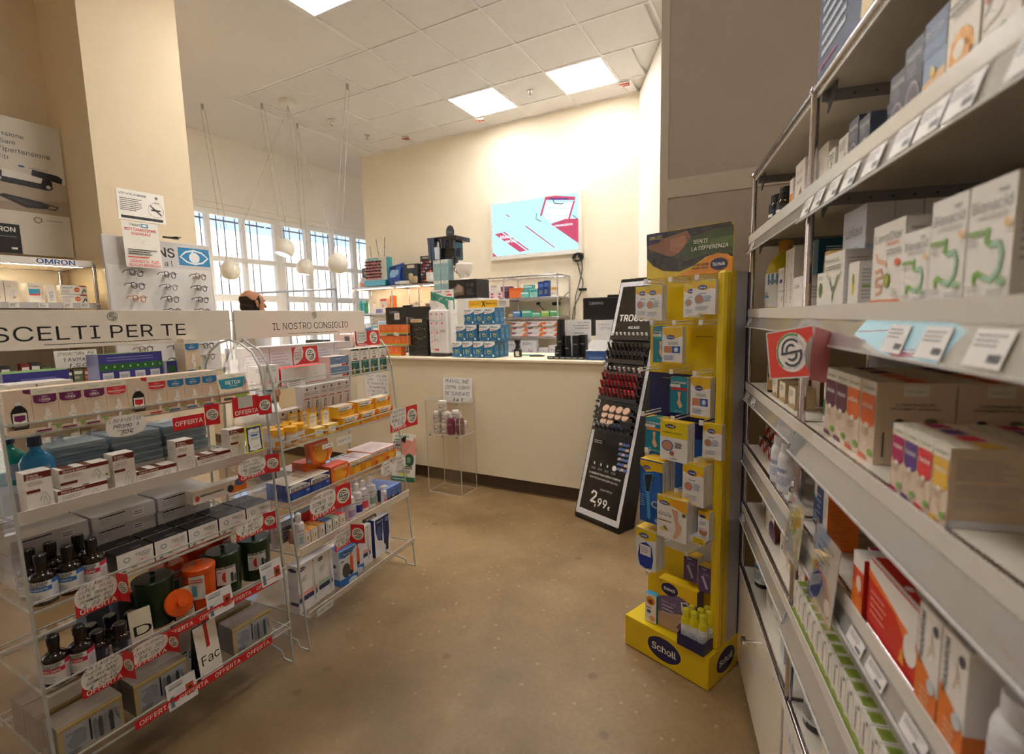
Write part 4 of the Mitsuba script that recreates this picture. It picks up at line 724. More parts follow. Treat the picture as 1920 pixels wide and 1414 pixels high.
m = MB(); m.box(0, 0, 0, .265, .07, .078, {'f': '#ece8e2', 'k': '#c43a32', 'l': '#c43a32', 'r': '#e9e4dc', 't': '#e2574e', 'b': '#a33'}); f = Face(m, (0, 0, 0), (1, 0, 0), (0, 0, 1), .265, .078); cbox(f, .28); cbox(f, .74); f.rect(0, 0, 1, .03, '#c43a32'); f.rect(.505, .03, .508, 1, '#cfc9c2'); f.lines(.04, .1, .14, .3, 3, '#c9a'); 
thing('carton', m.ply('print'), at(SB, .065, .12, 1.1725), 'long red edged white carton with two orange letter C rings', 'carton')
sl = carton(.132, .08, .052, {'f': '#6d83a2', 'k': '#6d83a2', 'l': '#ecd0cb', 'r': '#d9c4c0', 't': '#e6d6d2', 'b': '#999'}, [('r', 0, .0, 1, .26, '#e8e4e0'), ('r', .6, .05, .95, .22, '#c43a42'), ('e', .9, .16, .06, .12, '#333a4a'), ('t', 'K2 IMMUNITY', .45, .75, .5, '#c9d3e0'), ('r', .3, .5, .55, .54, '#55698a')], name='slate')
for i in range(2): thing('carton', sl, at(SB, .44, .13, 1.1725 + .053 * i), '%s slate blue and pink carton of the stacked pair on the second stand' % ['lower', 'upper'][i], 'carton', 'slate blue cartons')
k2 = carton(.066, .075, .133, '#ebe7de', [('r', .0, .93, 1, .99, '#1f4f45'), ('t', 'K2', .5, .83, .2, '#2a3a3a', True), ('t', 'IMMUNO', .5, .74, .55, '#5a6a66'), ('t', 'BIOTIC', .5, .66, .4, '#5a6a66'), ('r', .28, .57, .72, .62, '#9c3a34'), ('r', .04, .02, .93, .53, '#1c5248'), ('r', .12, .45, .8, .5, '#7da39a'), ('l', .15, .28, .8, .4, 3, '#4f8a7c'), ('e', .3, .12, .14, .09, '#c9a04a'), ('e', .28, .22, .08, .05, '#d9b86a')], name='k2')
for i in range(4): thing('carton', k2, at(SB, .556 + .077 * i, .13, 1.1725), '%s upright white and dark green carton on the second stand' % nth(i, 4), 'carton', 'white and dark green cartons')
wr = carton(.135, .12, .145, {'f': '#e6e8ee', 'k': '#ddd', 'l': '#e9e9ee', 'r': '#e9e9ee', 't': '#f2f1f2', 'b': '#ccc'}, [('l', .06, .12, .94, .8, 7, '#c3cad8')], name='whiterow')
for i in range(5): thing('white_carton', wr, at(SB, .1 + .14 * i, .30, 1.195), '%s pale carton in the back row on top of the second stand' % nth(i, 5), 'carton', 'pale cartons in the back row')
def red_sq(f): emblem(f, .7, .5, f.H * .4, '#d9cdb4', bg='#ece6dc'); f.poly([(0, .1), (.06, .8), (.16, 1), (.38, 1), (.42, .7), (.36, .35), (.2, .12), (.05, .0)], '#ead3cd'); [f.text(t, .2, .85 - .17 * i, .28, INK, hand=70 + i, maxh=.1) for i, t in enumerate(('OFF 12,40', 'OMEGA', 'VITC', '30%'))]
thing('offer_card', [('card', sheet(.15, .078, RED, fn=red_sq, t=.001))], at(SB, .18, .085, 1.264, tilt=-4), 'red emblem card standing over the long red edged carton', 'price card')
def red_sq2(f): emblem(f, .75, .5, f.H * .42, '#d9cdb4', bg='#ece6dc'); f.poly([(.02, .3), (.04, 1), (.45, .98), (.44, .35), (.3, .18), (.06, .16)], '#e4dedb'); [f.text(t, .24, .85 - .2 * i, .36, INK, hand=80 + i, maxh=.12) for i, t in enumerate(('IMMUNO', 'VERDE', '€ 19,20'))]; f.text('OFFERTA', .24, .07, .4, '#f3e9e2', True, maxh=.1)
thing('offer_card', [('card', sheet(.195, .078, RED, fn=red_sq2, t=.001))], at(SB, .65, .115, 1.32, tilt=-3), 'red emblem card above the white and dark green cartons', 'price card')
thing('label_card', sheet(.1, .034, '#e9e6e2', [('l', .06, .15, .94, .85, 3, '#8a8a8a')], t=.001), at(SB, .12, .09, 1.166, tilt=-4), 'small white price label on the top shelf front of the second stand', 'price label')
# second shelf
bry = carton(.128, .07, .057, {'f': '#e5a51e', 'k': '#e0a01c', 'l': '#e8b526', 'r': '#d99a1a', 't': '#efe6d6', 'b': '#b88'}, [('p', [(.1, .95), (.78, .95), (.9, .88), (.82, .6), (.1, .6)], '#efe9e0'), ('t', 'BIORITMON', .4, .74, .58, '#1d2233', True, {'maxh': .2}), ('p', [(.82, .55), (1, .95), (1, .7), (.9, .5)], '#d9482e'), ('r', .1, .54, .6, .59, '#2b2d3a'), ('l', .12, .2, .7, .38, 2, '#c98a14')], (), (), [('r', .05, .1, .9, .25, '#e8c460')], name='bry')
for i, (x, z) in enumerate([(.465, .9085), (.605, .9085), (.748, .9085), (.445, .967), (.6, .967), (.745, .967)]): thing('vitamin_carton', bry, at(SB, x, .1 + (.015 if z > .92 else 0), z), '%s yellow vitamin carton in the %s layer on the second shelf' % (nth(i % 3, 3), ['lower', 'upper'][i // 3]), 'carton', 'yellow vitamin cartons')
cj = MB(); cj.lathe([(0, 0), (.026, 0), (.028, .004), (.028, .062), (.026, .068)], '#e0b070', n=24); cc = MB(); cc.lathe([(.029, .066), (.029, .086), (.026, .088), (0, .088)], '#efb322', n=24); cl = MB(); Face(cl, (0, 0, .012), (1, 0, 0), (0, 0, 1), .1, .042, cyl=.0285).draw([('r', 0, 0, 1, 1, '#d9d6d2'), ('r', .2, .1, .45, .6, '#e08a2a'), ('r', .5, .5, .8, .75, '#8b8f98'), ('l', .5, .1, .9, .4, 3, '#999')])
gj = [('jar', cj.ply('gloss')), ('cap', cc.ply('satin')), ('label', cl.ply('print'))]
for i, (x, y) in enumerate([(.02, .11), (.085, .1), (.145, .12), (.04, .18), (.105, .17), (.16, .19)]): thing('gummy_jar', gj, at(SB, x - .01, y, .908, 15 * i), '%s amber jar with a yellow lid in the %s row' % (nth(i % 3, 3), ['front', 'back'][i // 3]), 'jar', 'amber jars with yellow lids')
def card2(f): f.ell(.55, .55, .42, .4, '#efc03a', ring=.004); f.poly([(.15, .2), (.2, .85), (.5, .97), (.85, .85), (.9, .2)], '#efe4d4'); f.text('BIORITMON', .5, .72, .62, '#2a2d3a', True, maxh=.09); f.lines(.25, .4, .75, .62, 3, '#caa35a'); f.rect(0, 0, 1, .2, '#e9b93a')
dc = [('tray', carton(.07, .06, .045, {'f': '#e8c24a', 'k': '#d9b23a', 'l': '#e0b53a', 'r': '#d9a82a', 't': '#f0dfae', 'b': '#a88'}, [('r', .1, .2, .7, .8, '#e6e2da'), ('t', 'BIORITMON', .4, .6, .5, '#2a2d3a', True, {'maxh': .2}), ('e', .85, .4, .12, .25, '#8a2a2a')], name='btray')), ('card', {**sheet(.058, .085, '#efc03a', fn=card2), 'to_world': T().translate([0, .045, .03])})]
for i, (x, y) in enumerate([(.25, .1), (.335, .1), (.21, .18), (.28, .18), (.35, .2)]): thing('sachet_display', dc, at(SB, x, y, .908), '%s yellow counter tray with a white card, %s row' % (nth(i, 2) if i < 2 else nth(i - 2, 3), ['front', 'back'][i > 1]), 'display box', 'yellow counter trays')
wp = carton(.055, .05, .13, '#e2dedb', [('p', [(.35, .88), (.5, .94), (.65, .88), (.5, .82)], '#2b2e3a'), ('l', .15, .66, .85, .78, 2, '#9a94a0'), ('r', .12, .5, .8, .54, '#b8424a'), ('k', [(.45, .1), (.5, .3), (.6, .42)], .004, '#3a4a6a'), ('k', [(.6, .1), (.66, .25), (.7, .4)], .003, '#5a6a8a')], name='dietpack')
for i in range(3): thing('white_pack', wp, at(SB, .165 + .047 * i, .24, .975 if 0 else .9085), '%s slim white carton behind the yellow lidded jars' % nth(i, 3), 'carton', 'slim white cartons behind the jars')
for i in range(6):
    thing('white_pack', wp, at(SB, .34 + .057 * i, .26, 1.0), '%s slim white carton in the raised back row of the second shelf' % nth(i, 6), 'carton', 'slim white cartons, raised row')
    thing('low_carton', carton(.055, .05, .09, '#dcd8d5', [('p', [(.35, .75), (.5, .85), (.65, .75), (.5, .65)], '#2b2e3a'), ('l', .15, .3, .85, .55, 3, '#9a94a0')], name='dietbase'), at(SB, .34 + .057 * i, .26, .9085), '%s low white carton under the raised back row of the second shelf' % nth(i, 6), 'carton', 'low white cartons under the raised row')
tag(SB, .71, -.012, .845, .15, .125, ['BIORITMON', 'ENERGY DEFEND', 'SCONTO 25%', '€ 9,90'], seed=91, finw=.095, angle=6, label='handwritten energy vitamin offer card at the far end of the second shelf')
tag(SB, .285, -.01, .872, .1, .04, ['SCONTO 30'], fin=False, red=False, seed=95, shape='r', label='white strip reading sconto 30 below the yellow trays')
tag(SB, .175, -.012, .88, .07, .022, ['6,99€'], fin=False, red=False, seed=96, shape='r', label='small handwritten price strip under the amber jars')
# third shelf
brb = carton(.122, .022, .078, {'f': '#23408f', 'k': '#23408f', 'l': '#1f3a80', 'r': '#1f3a80', 't': '#e9dfca', 'b': '#333'}, [('p', [(0, .58), (.1, .6), (.98, .6), (.98, .98), (0, .98)], '#e8e4dc'), ('p', [(.55, .98), (.75, .9), (.95, .75), (1, .98)], '#1b2a5e'), ('p', [(0, .98), (0, .9), (.2, .98)], '#1b2a5e'), ('t', 'BIORITMON', .48, .71, .82, '#1c1f2a', True, {'maxh': .22}), ('r', 0, .55, 1, .58, '#cf7a2a'), ('l', .08, .1, .7, .48, 4, '#4f74c0'), ('e', .85, .4, .09, .1, '#6a8ad0')], name='brb')
for i in range(2):
    for j in range(6): thing('night_carton', brb, at(SB, .105 + .125 * i, .1 + .024 * j, .651), '%s dark blue vitamin carton, %s from the front, on the third shelf' % (nth(i, 2), ORD[j]), 'carton', 'dark blue vitamin cartons in two files')
def sust(w, d, h): return carton(w, d, h, {'f': '#e0621c', 'k': '#d9581a', 'l': '#b5511f', 'r': '#d9581a', 't': '#e8553a', 'b': '#a33'}, [('e', .62, .38, .55, .45, '#e88a1e'), ('e', .55, .3, .35, .28, '#eda52a'), ('p', [(.8, 0), (1, .5), (1, .9), (.9, .4), (.72, 0)], '#e04a28'), ('p', [(.9, 0), (1, .28), (1, 0)], '#f0e6dc'), ('t', 'SUSTENIUM', .55, .83, .78, '#f0e9d0', True, {'maxh': .14}), ('t', 'PLUS', .42, .66, .4, '#f2c61e', True, {'maxh': .16}), ('r', .6, .6, .9, .63, '#b8341e')], (), [('e', .5, .6, .3, .25, '#a3461a'), ('r', .2, .1, .8, .25, '#9aa3ad')])
thing('energy_carton', sust(.122, .08, .09), at(SB, .36, .1, .651), 'orange energy carton at the front of the third shelf, between blue and yellow cartons', 'carton')
thing('energy_carton', sust(.12, .08, .05), at(SB, .29, .2, .72), 'orange energy carton lying flat under the upright one', 'carton')
thing('energy_carton', sust(.115, .04, .105), at(SB, .285, .14, .772, tilt=-6), 'upright orange energy carton leaning back above the third shelf', 'carton')
thing('carton', carton(.12, .2, .068, '#c9c6c4', name='risr'), at(SB, .3, .2, .651), 'pale carton under the flat orange energy carton', 'carton')
bry2 = carton(.085, .03, .078, {'f': '#e8981e', 'k': '#e8981e', 'l': '#e8981e', 'r': '#d98a1a', 't': '#ece6ea', 'b': '#a88'}, [('p', [(0, .7), (1, .7), (1, .98), (.6, .98), (.3, .9), (0, .98)], '#efe6d4'), ('t', 'BIORITMON', .5, .78, .86, '#1d2233', True, {'maxh': .16}), ('r', 0, .64, 1, .69, '#2b2d3a'), ('e', .6, .3, .3, .22, '#eeb42a'), ('l', .1, .2, .5, .5, 3, '#d07a14')], name='bry2')
brr = carton(.11, .028, .082, {'f': '#e88a1e', 'k': '#e8981e', 'l': '#e8981e', 'r': '#d98a1a', 't': '#efe2e2', 'b': '#a88'}, [('p', [(0, .68), (1, .68), (1, .99), (0, .99)], '#d9542e'), ('r', .03, .72, .97, .95, '#efe6da'), ('t', 'BIORITMON', .5, .82, .86, '#1d2233', True, {'maxh': .15}), ('e', .55, .32, .35, .24, '#efbc3a'), ('e', .3, .25, .12, .14, '#d94a2a')], name='brr')
for i, x in enumerate((.475, .565)):
    for j in range(4): thing('vitamin_pack', bry2, at(SB, x, .1 + .032 * j, .651), '%s file of yellow vitamin packs on the third shelf, %s from the front' % (['left', 'right'][i], ORD[j]), 'carton', 'yellow vitamin packs in two files')
for i, x in enumerate((.665, .765)):
    for j in range(6): thing('vitamin_pack', brr, at(SB, x, .1 + .03 * j, .651), '%s file of orange striped vitamin packs, %s pack from the front' % (['left', 'right'][i], ORD[j]), 'carton', 'orange striped vitamin packs in two files')
tag(SB, .125, -.01, .578, .16, .115, ['IMMUNE DEFEND', 'SCONTO 19%', '€ 18,90'], seed=101, finw=.085, angle=10, label='handwritten immune defend offer card below the dark blue cartons')
tag(SB, .588, -.01, .624, .095, .08, ['VITAMINA C', '2XRPM', '€ 3,90'], fin=False, red=False, seed=105, label='white leaf shaped vitamin card, left of the pair below the third shelf')
tag(SB, .708, -.01, .624, .105, .08, ['VITAMINA C', '30RPM', '€ 3,90'], fin=False, red=False, seed=108, label='white leaf shaped vitamin card, right of the pair below the third shelf')
# fourth shelf: aroma cartons, sprays
aro = lambda c, top: carton(.041, .045, .062, {'f': '#ebe6dd', 'k': c, 'l': c, 'r': c, 't': top, 'b': '#555'}, [('r', .12, .1, .9, .92, '#f0ece4'), ('k', [(.12, .1), (.9, .1), (.9, .92), (.12, .92), (.12, .1)], .0012, c), ('e', .6, .5, .14, .14, '#c9a83a' if c != '#233a6b' else '#8fa36a'), ('k', [(.5, .25), (.62, .55), (.7, .3)], .0015, '#4a4a3a'), ('t', 'PRANAROM', .24, .5, .6, '#444', {'rot': 90, 'maxh': .3})])
for i, (x, c, t) in enumerate([(.1, '#b5652a', '#c98a3a'), (.145, '#c98a2e', '#d09030'), (.19, '#8a4a34', '#b8752e'), (.237, '#233a6b', '#38517f'), (.283, '#5a6a5a', '#7d8a6f'), (.327, '#c2353a', '#c2353a')]):
    thing('aroma_carton', aro(c, t), at(SB, x, .075, .438), '%s small oil carton in the front row of the fourth shelf' % nth(i, 6), 'carton', 'small oil cartons, front row')
    thing('aroma_carton', aro(c, t), at(SB, x, .125, .438), '%s small oil carton in the second row of the fourth shelf' % nth(i, 6), 'carton', 'small oil cartons, second row')
thing('aroma_tray', carton(.1, .05, .1, {'f': '#c22a2e', 'k': '#a22', 'l': '#3a3f55', 'r': '#e9e6e0', 't': '#2c3b4a', 'b': '#333'}, [('e', .7, .2, .1, .1, '#e8c7c0')], name='rtray'), at(SB, .235, .19, .438), 'red upright carton behind the small oil cartons', 'carton')
thing('aroma_tray', carton(.03, .04, .13, '#ece8e2', [('r', .1, .55, .9, .65, '#c23a3a'), ('r', .2, .7, .8, .9, '#8aa36a')], name='wslim'), at(SB, .305, .18, .438), 'slim white carton beside the red one behind the small oil cartons', 'carton')
thing('aroma_tray', carton(.13, .06, .075, {'f': '#3a4a55', 'k': '#333', 'l': '#4a4f6a', 'r': '#333', 't': '#2c3b3a', 'b': '#333'}, [('l', .1, .3, .8, .8, 3, '#9aa3a8')], name='dkt'), at(SB, .11, .19, .438), 'dark carton behind the leftmost small oil cartons', 'carton')
def spray(r, h, lab, top='#eceaf0'):
    a = MB(); a.lathe([(0, 0), (r, 0), (r, h * .62), (r * .9, h * .7), (r * .5, h * .75), (r * .5, h * .78)], top, n=24); b = MB(); b.lathe([(r * .55, h * .76), (r * .55, h * .97), (r * .4, h), (0, h)], '#f2f1f3', n=18); q = MB()
    f = Face(q, (0, 0, h * .06), (1, 0, 0), (0, 0, 1), r * 2.4, h * .48, cyl=r * 1.006); f.rect(0, 0, 1, 1, top); f.text('PRANABB', .5, .9, .85, '#3a3a42', True, maxh=.09); f.rect(.15, .05, .85, .55, lab); f.lines(.15, .6, .85, .78, 2, '#9a9aa0')
    return [('can', a.ply('satin')), ('cap', b.ply('satin')), ('label', q.ply('print'))]
SP = [(.41, .1, '#a892b8', 'lilac'), (.478, .11, '#2b2f7a', 'navy'), (.537, .12, '#d94a55', 'red'), (.6, .12, '#86a08e', 'sage green')]
for i, (x, y, c, w) in enumerate(SP): thing('spray_bottle', spray(.027, .165, c), at(SB, x, y, .438, -10), 'white spray bottle with a %s label in the front row of the fourth shelf' % w, 'bottle', 'white spray bottles, front row')
for i, x in enumerate((.36, .42, .49, .56, .615)): thing('spray_bottle', spray(.026, .168, '#c9c3d4'), at(SB, x, .2, .438), '%s white spray bottle in the back row of the fourth shelf' % nth(i, 5), 'bottle', 'white spray bottles, back row')
thing('spray_bottle', spray(.017, .1, '#e58a96'), at(SB, .652, .07, .438), 'small slim white spray bottle with a pink label before the blue cartons', 'bottle'); thing('spray_bottle', spray(.016, .1, '#dce4ec'), at(SB, .648, .13, .438), 'small slim white spray bottle behind the pink labelled one', 'bottle')
thing('carton', carton(.04, .03, .078, '#ece8e2', [('r', .35, .1, .95, .5, '#e5854a'), ('l', .2, .6, .9, .85, 2, '#999')], name='oj'), at(SB, .698, .09, .438), 'small white and orange carton beside the blue cartons on the fourth shelf', 'carton')
for i, x in enumerate((.03, .075)): thing('spray_bottle', spray(.024, .155, '#9cc4b8'), at(SB, x + .005, .1 + .09 * (1 - i), .438), 'white spray bottle with a mint label at the near end, %s one' % ['rear', 'front'][i], 'bottle', 'mint labelled spray bottles')
blb = carton(.028, .16, .068, {'f': '#5a79bd', 'k': '#33406a', 'l': '#2b3350', 'r': '#4f6eb0', 't': '#7391d0', 'b': '#222'}, [], name='blb')
bf = carton(.16, .03, .068, {'f': '#5a79bd', 'k': '#33406a', 'l': '#2b3350', 'r': '#4f6eb0', 't': '#7391d0', 'b': '#222'}, [('t', 'INFUSI', .6, .62, .4, '#2a3a6a', True), ('p', [(.2, .05), (.25, .3), (.32, .12), (.4, .36), (.48, .14), (.58, .34), (.66, .1), (.76, .4), (.88, .1), (.9, .04)], '#38302e'), ('e', .5, .2, .05, .08, '#d9c9b0')], name='blf')
for j in range(6): thing('tea_box', bf, at(SB, .735, .07 + .032 * j, .438), 'blue box at the far end of the fourth shelf, %s from the front' % ORD[j], 'box', 'blue boxes in one file')
tag(SB, .22, -.022, .385, .11, .1, ['PRANAROM', 'INFUSIONE', 'SCONTO 15%', '€ 16,60'], seed=121, finw=.07, angle=75, label='handwritten offer card in the middle of the fourth shelf front')
m = MB(); m.box(.36, -.036, .452, .452, -.022, .4665, '#3a322c'); f = Face(m, (.36, -.036, .452), (1, 0, 0), (0, 0, 1), .092, .0145); f.text('PRANABB', .5, .5, .7, WH, True, maxh=.5); thing('shelf_plate', m.ply('print'), SB, 'small dark brown name plate on the white front strip of the fourth shelf', 'label')
# bottom shelf: toothbrush cartons
def brush(w, h, acc='#e2a59b'):
    return carton(w, .06, h, '#e8e8ea', [('e', .22, .9, .17, .045, '#26355c'), ('t', 'Oral-B', .22, .9, .26, WH, True), ('r', 0, .22, .9, .32, '#26305e'), ('r', 0, .32, .9, .41, acc), ('p', [(.72, .1), (.82, .1), (.83, .6), (.79, .72), (.785, .93), (.755, .93), (.75, .72), (.71, .6)], '#c9ccd2'), ('e', .77, .945, .04, .02, '#7a8a9a'), ('r', .76, .3, .79, .5, '#8a8f98'), ('l', .1, .62, .5, .75, 3, '#b5b7bd'), ('e', .25, .42, .1, .07, '#26305e', {'ring': .003}), ('e', .3, .12, .06, .035, '#9a9aa0', {'ring': .002}), ('e', .45, .27, .03, .02, '#4a66a8')], (), [('r', .1, .15, .9, .22, '#26305e'), ('e', .5, .9, .4, .04, '#26355c')])
thing('toothbrush_carton', brush(.118, .222), at(SB, .066, .05, .1565, 0), 'white and navy toothbrush carton at the near end of the bottom shelf', 'carton')
thing('toothbrush_carton', brush(.098, .216, '#a9c4b0'), at(SB, .176, .055, .1565), 'white toothbrush carton with a green band, second on the bottom shelf', 'carton')
kid = carton(.108, .07, .182, {'f': '#dfe3ea', 'k': '#2a6ab0', 'l': '#cdd3dc', 'r': '#2f6fb8', 't': '#2f6fb8', 'b': '#246'}, [('p', [(0, .98), (0, .8), (.3, .76), (.7, .82), (1, .98)], '#2f6fb0'), ('e', .4, .86, .26, .065, '#1c4a8a'), ('t', 'Oral-B', .4, .86, .34, WH, True), ('r', 0, 0, 1, .2, '#2f74c0'), ('e', .7, .05, .25, .09, '#d6dde6'), ('e', .35, .4, .22, .2, '#4a4a52'), ('r', .58, .25, .76, .72, '#dd5a30'), ('r', .63, .7, .7, .84, '#e7774a'), ('e', .62, .28, .11, .065, '#22242a'), ('e', .62, .28, .09, .05, '#d8d8d8', {'ring': .002}), ('l', .06, .66, .34, .72, 1, '#26262c')], (), [('r', 0, 0, 1, .18, '#2f74c0'), ('r', .2, .5, .6, .6, '#333a5a'), ('l', .1, .25, .9, .4, 3, '#99a')], name='kid')
for i, x in enumerate((.302, .384)): thing('kids_brush_carton', kid, at(SB, x, .03 + .03 * (i), .1565, -8), '%s blue and white children\'s toothbrush carton with an orange brush on the bottom shelf' % nth(i, 2), 'carton', 'blue children\'s toothbrush cartons')
thing('toothbrush_carton', brush(.135, .214), at(SB, .462, .07, .1565), 'white and pink toothbrush carton right of the blue children\'s cartons', 'carton')
thing('toothbrush_carton', brush(.135, .212), at(SB, .5, .14, .1565), 'white toothbrush carton half hidden in the second row of the bottom shelf', 'carton')
iob = carton(.13, .07, .215, {'f': '#e9e9ec', 'k': '#223', 'l': '#1f3a80', 'r': '#d5d7db', 't': '#dcdde0', 'b': '#333'}, [('p', [(.08, .98), (.98, .98), (.98, .45), (.9, .3), (.75, .22), (.65, .2), (.5, .35), (.3, .42), (.15, .52), (.08, .7)], '#1b2b66'), ('e', .3, .6, .16, .2, '#38509a'), ('p', [(.5, .05), (.57, .05), (.58, .5), (.56, .6), (.55, .85), (.53, .85), (.52, .6), (.49, .5)], '#dfe4ea'), ('t', 'Oral-B', .38, .9, .38, '#c9d3ea', True), ('t', 'iO', .84, .87, .2, '#dfe6f5'), ('p', [(.68, .04), (.86, .04), (.9, .4), (.72, .3)], '#15161c'), ('e', .3, .14, .04, .02, '#555', {'ring': .002})], name='iob')
thing('toothbrush_carton', iob, at(SB, .62, .07, .1565), 'dark blue and white electric toothbrush carton at the far end of the bottom shelf', 'carton')
thing('toothbrush_carton', iob, at(SB, .745, .1, .1565), 'second dark blue electric toothbrush carton by the far side panel', 'carton') if 0 else None
m = MB(); m.box(.03, -.024, .147, .13, -.0225, .178, '#d7d6d4'); f = Face(m, (.03, -.024, .147), (1, 0, 0), (0, 0, 1), .1, .031); f.text('SANITARI', .5, .45, .86, '#2a2a2c', maxh=.42); thing('shelf_plate', m.ply('print'), SB, 'grey strip lettered sanitari at the near end of the bottom shelf', 'label')

# ------------------------------------------------------------------ the long chrome shelving on the right
SR = fr(SH_P, SH_A); RZ = [1.95, 1.72, 1.447, 1.17, .925, .69, .42]
usm(SR, [0, .74, 1.95], RZ, .40, '#8d8a84', label='tall chrome tube shelving with grey boards running along the right side', board='#d9d3c6', lip='#ddd9d0', floor_z=0, lipf=1)
SHK = 'chrome_shelving_001'
n = 0
for z in RZ[:3]:
    for x in (.012, .752):
        m = MB(); m.prism([(x, z - .008), (x + .07, z - .008), (x + .06, z - .03), (x + .03, z - .055), (x, z - .065)], .36, .365, '#55565a', 1); m.prism([(x, z - .008), (x + .06, z - .008), (x + .05, z - .03), (x, z - .055)], .02, .024, '#55565a', 1)
        scene[SHK + '__corner_bracket' + ('_%03d' % n if n else '')] = {**m.ply('satin'), 'to_world': SR}; n += 1
def door(x0, x1, lab):
    m = MB(); m.cbox(x0 + .012, -.012, .035, x1 - .012, .004, .408, '#e2dccd', .002); k = MB(); cx = (x0 + x1) / 2; k.tube([(cx, -.012, .335), (cx, -.045, .335)], .006, '#fff', 10); k.tube([(cx, -.045, .335), (cx, -.056, .335)], .015, '#fff', 16); g = MB(); g.box(x0 + .1, -.0135, .4, x0 + .106, .0, .409, BK); g.box(x1 - .106, -.0135, .4, x1 - .1, .0, .409, BK)
    b = SHK + '__door' + ('_001' if x0 > .5 else ''); scene[b] = {**m.ply('gloss'), 'to_world': SR}; scene[b + '__knob'] = {**k.ply('chrome'), 'to_world': SR}; scene[b + '__stop'] = {**g.ply('matte'), 'to_world': SR}; labels[b] = {'label': lab}
door(0, .74, 'cream flap door with a chrome knob'); door(.74, 1.95, 'cream flap door nearest the viewer')
# clear label holders
def holder(x0, x1, z, ntag, seed, label, h=.055, out=.03, tagc='#ece9e6', first=.05):
    m = MB(); m.quad((x0, -out, z - h), (x1, -out, z - h), (x1, -.012, z), (x0, -.012, z), '#fff'); ps = [('clear_strip', m.ply('acrylic'))]; m = MB()
    strip(m, [(x0, -out, z - h), (x1, -out, z - h)], .004, '#c9c8c6'); m.quad((x0, -out + .004, z - h), (x1, -out + .004, z - h), (x1, -.010, z), (x0, -.010, z), '#a9a7a5'); ps.append(('backing', m.ply('satin'))); rng = random.Random(seed)
    x = x0 + first
    for i in range(ntag):
        m = MB(); dy = np.array([0, -.012 + out, h]) ; L_ = np.linalg.norm(dy); f = Face(m, (x, -out - .0008 + .006 * .3, z - h + .006), (1, 0, 0), np.array([0, out - .012, h]) / L_, .062, h - .014); f.rect(0, 0, 1, 1, tagc); f.lines(.08, .5, .9, .9, 3, '#8f8f92', i); f.rect(.6, .15, .92, .35, '#55565c'); ps.append(('price_tag', m.ply('print')))
        x += rng.uniform(.068, .12)
        if x > x1 - .07: break
    return thing('label_holder', ps, SR, label, 'label holder')
holder(.745, 1.93, 1.712, 9, 3, 'clear label strip with white price tags along the second board, nearest bay', first=.02)
holder(.745, 1.93, 1.437, 3, 5, 'clear label strip below the stomach remedies with a single white tag', first=.5)
holder(.745, 1.93, 1.16, 2, 6, 'clear label strip under the beige aroma cartons', first=.9)
holder(.745, 1.93, .915, 6, 8, 'clear label strip under the red and orange cartons with white tags', first=.42, h=.038, out=.024)
holder(.745, 1.93, .68, 1, 9, 'clear label strip under the green carton row', first=.9)
for j, z in enumerate(RZ[1:6]): holder(.012, .735, z - .012, (1, 1, 2, 0, 1)[j], 20 + j, 'clear label strip on the far bay, %s from the top' % ORD[j], h=.04, out=.022)
def rc(name, d, x, y, z, label, deg=0, group=None, cat='carton', tilt=0): return thing(name, d, at(SR, x, y, z + .009, deg, tilt=tilt), label, cat, group)
# on top
big = carton(.34, .16, .36, {'f': '#32476b', 'k': '#32476b', 'l': '#e9e4dc', 'r': '#a3195b', 't': '#a3195b', 'b': '#701'}, [('r', 0, 0, 1, .13, '#ece7e0'), ('r', 0, .76, .12, 1, '#ece7e0'), ('r', 0, .72, 1, .78, '#c2325a'), ('r', 0, .78, 1, 1, '#e9e5df'), ('l', .08, .25, .6, .66, 6, '#c5cbd8'), ('t', 'AROMAFORCE', .5, .87, .8, '#c2325a', True, {'maxh': .08}), ('p', [(.8, 0), (1, 0), (1, .8), (.88, .7)], '#e8d7a8'), ('e', .6, .06, .12, .03, '#9aa3ad'), ('k', [(.05, .2), (.4, .2)], .004, '#c2325a')], (), (), name='bigbox')
rc('remedy_box', big, .80, .03, 1.95, 'large navy, white and magenta box standing on top of the right shelving')
# second board, near bay
pl = carton(.048, .05, .1, '#e4e0d2', [('k', [(.5, .1), (.3, .6)], .006, '#5d8a3a'), ('k', [(.5, .1), (.5, .7)], .006, '#4d7a2f'), ('k', [(.5, .1), (.75, .55)], .006, '#6d9a44'), ('k', [(.5, .1), (.15, .4)], .005, '#5d8a3a'), ('l', .15, .75, .85, .92, 2, '#9aa3a8')], name='plant')
lf2 = carton(.058, .06, .105, '#ece7de', [('p', [(.55, .2), (.45, .45), (.5, .6), (.6, .45)], '#6f9a3a'), ('p', [(.62, .2), (.62, .5), (.75, .68), (.78, .45)], '#7fae44'), ('l', .1, .72, .9, .92, 3, '#a9a6a0'), ('e', .2, .2, .1, .05, '#8aa6d0')], name='leafc')
dk = lambda w, h: carton(w, .05, h, {'f': '#353b4d', 'k': '#353b4d', 'l': '#e6e4e0', 'r': '#3b4152', 't': '#454b5e', 'b': '#222'}, [('t', 'Sedivitax', .5, .84, .82, '#d9d8d4', {'maxh': .09}), ('l', .15, .6, .85, .75, 3, '#8d8797'), ('e', .55, .32, .36, .22, '#b9a9b4'), ('e', .55, .32, .31, .19, '#453f57'), ('e', .55, .28, .14, .09, '#6a4a66'), ('p', [(0, 0), (1, 0), (1, .1), (0, .16)], '#cfc9c6')])
rc('carton', pl, .70, .05, 1.72, 'small pale carton with a dark green plant beside the middle post'); rc('carton', lf2, .775, .05, 1.72, 'white carton with a green leaf, left one of two on the second board'); rc('carton', lf2, .84, .05, 1.72, 'white carton with a green leaf, right one of two on the second board')
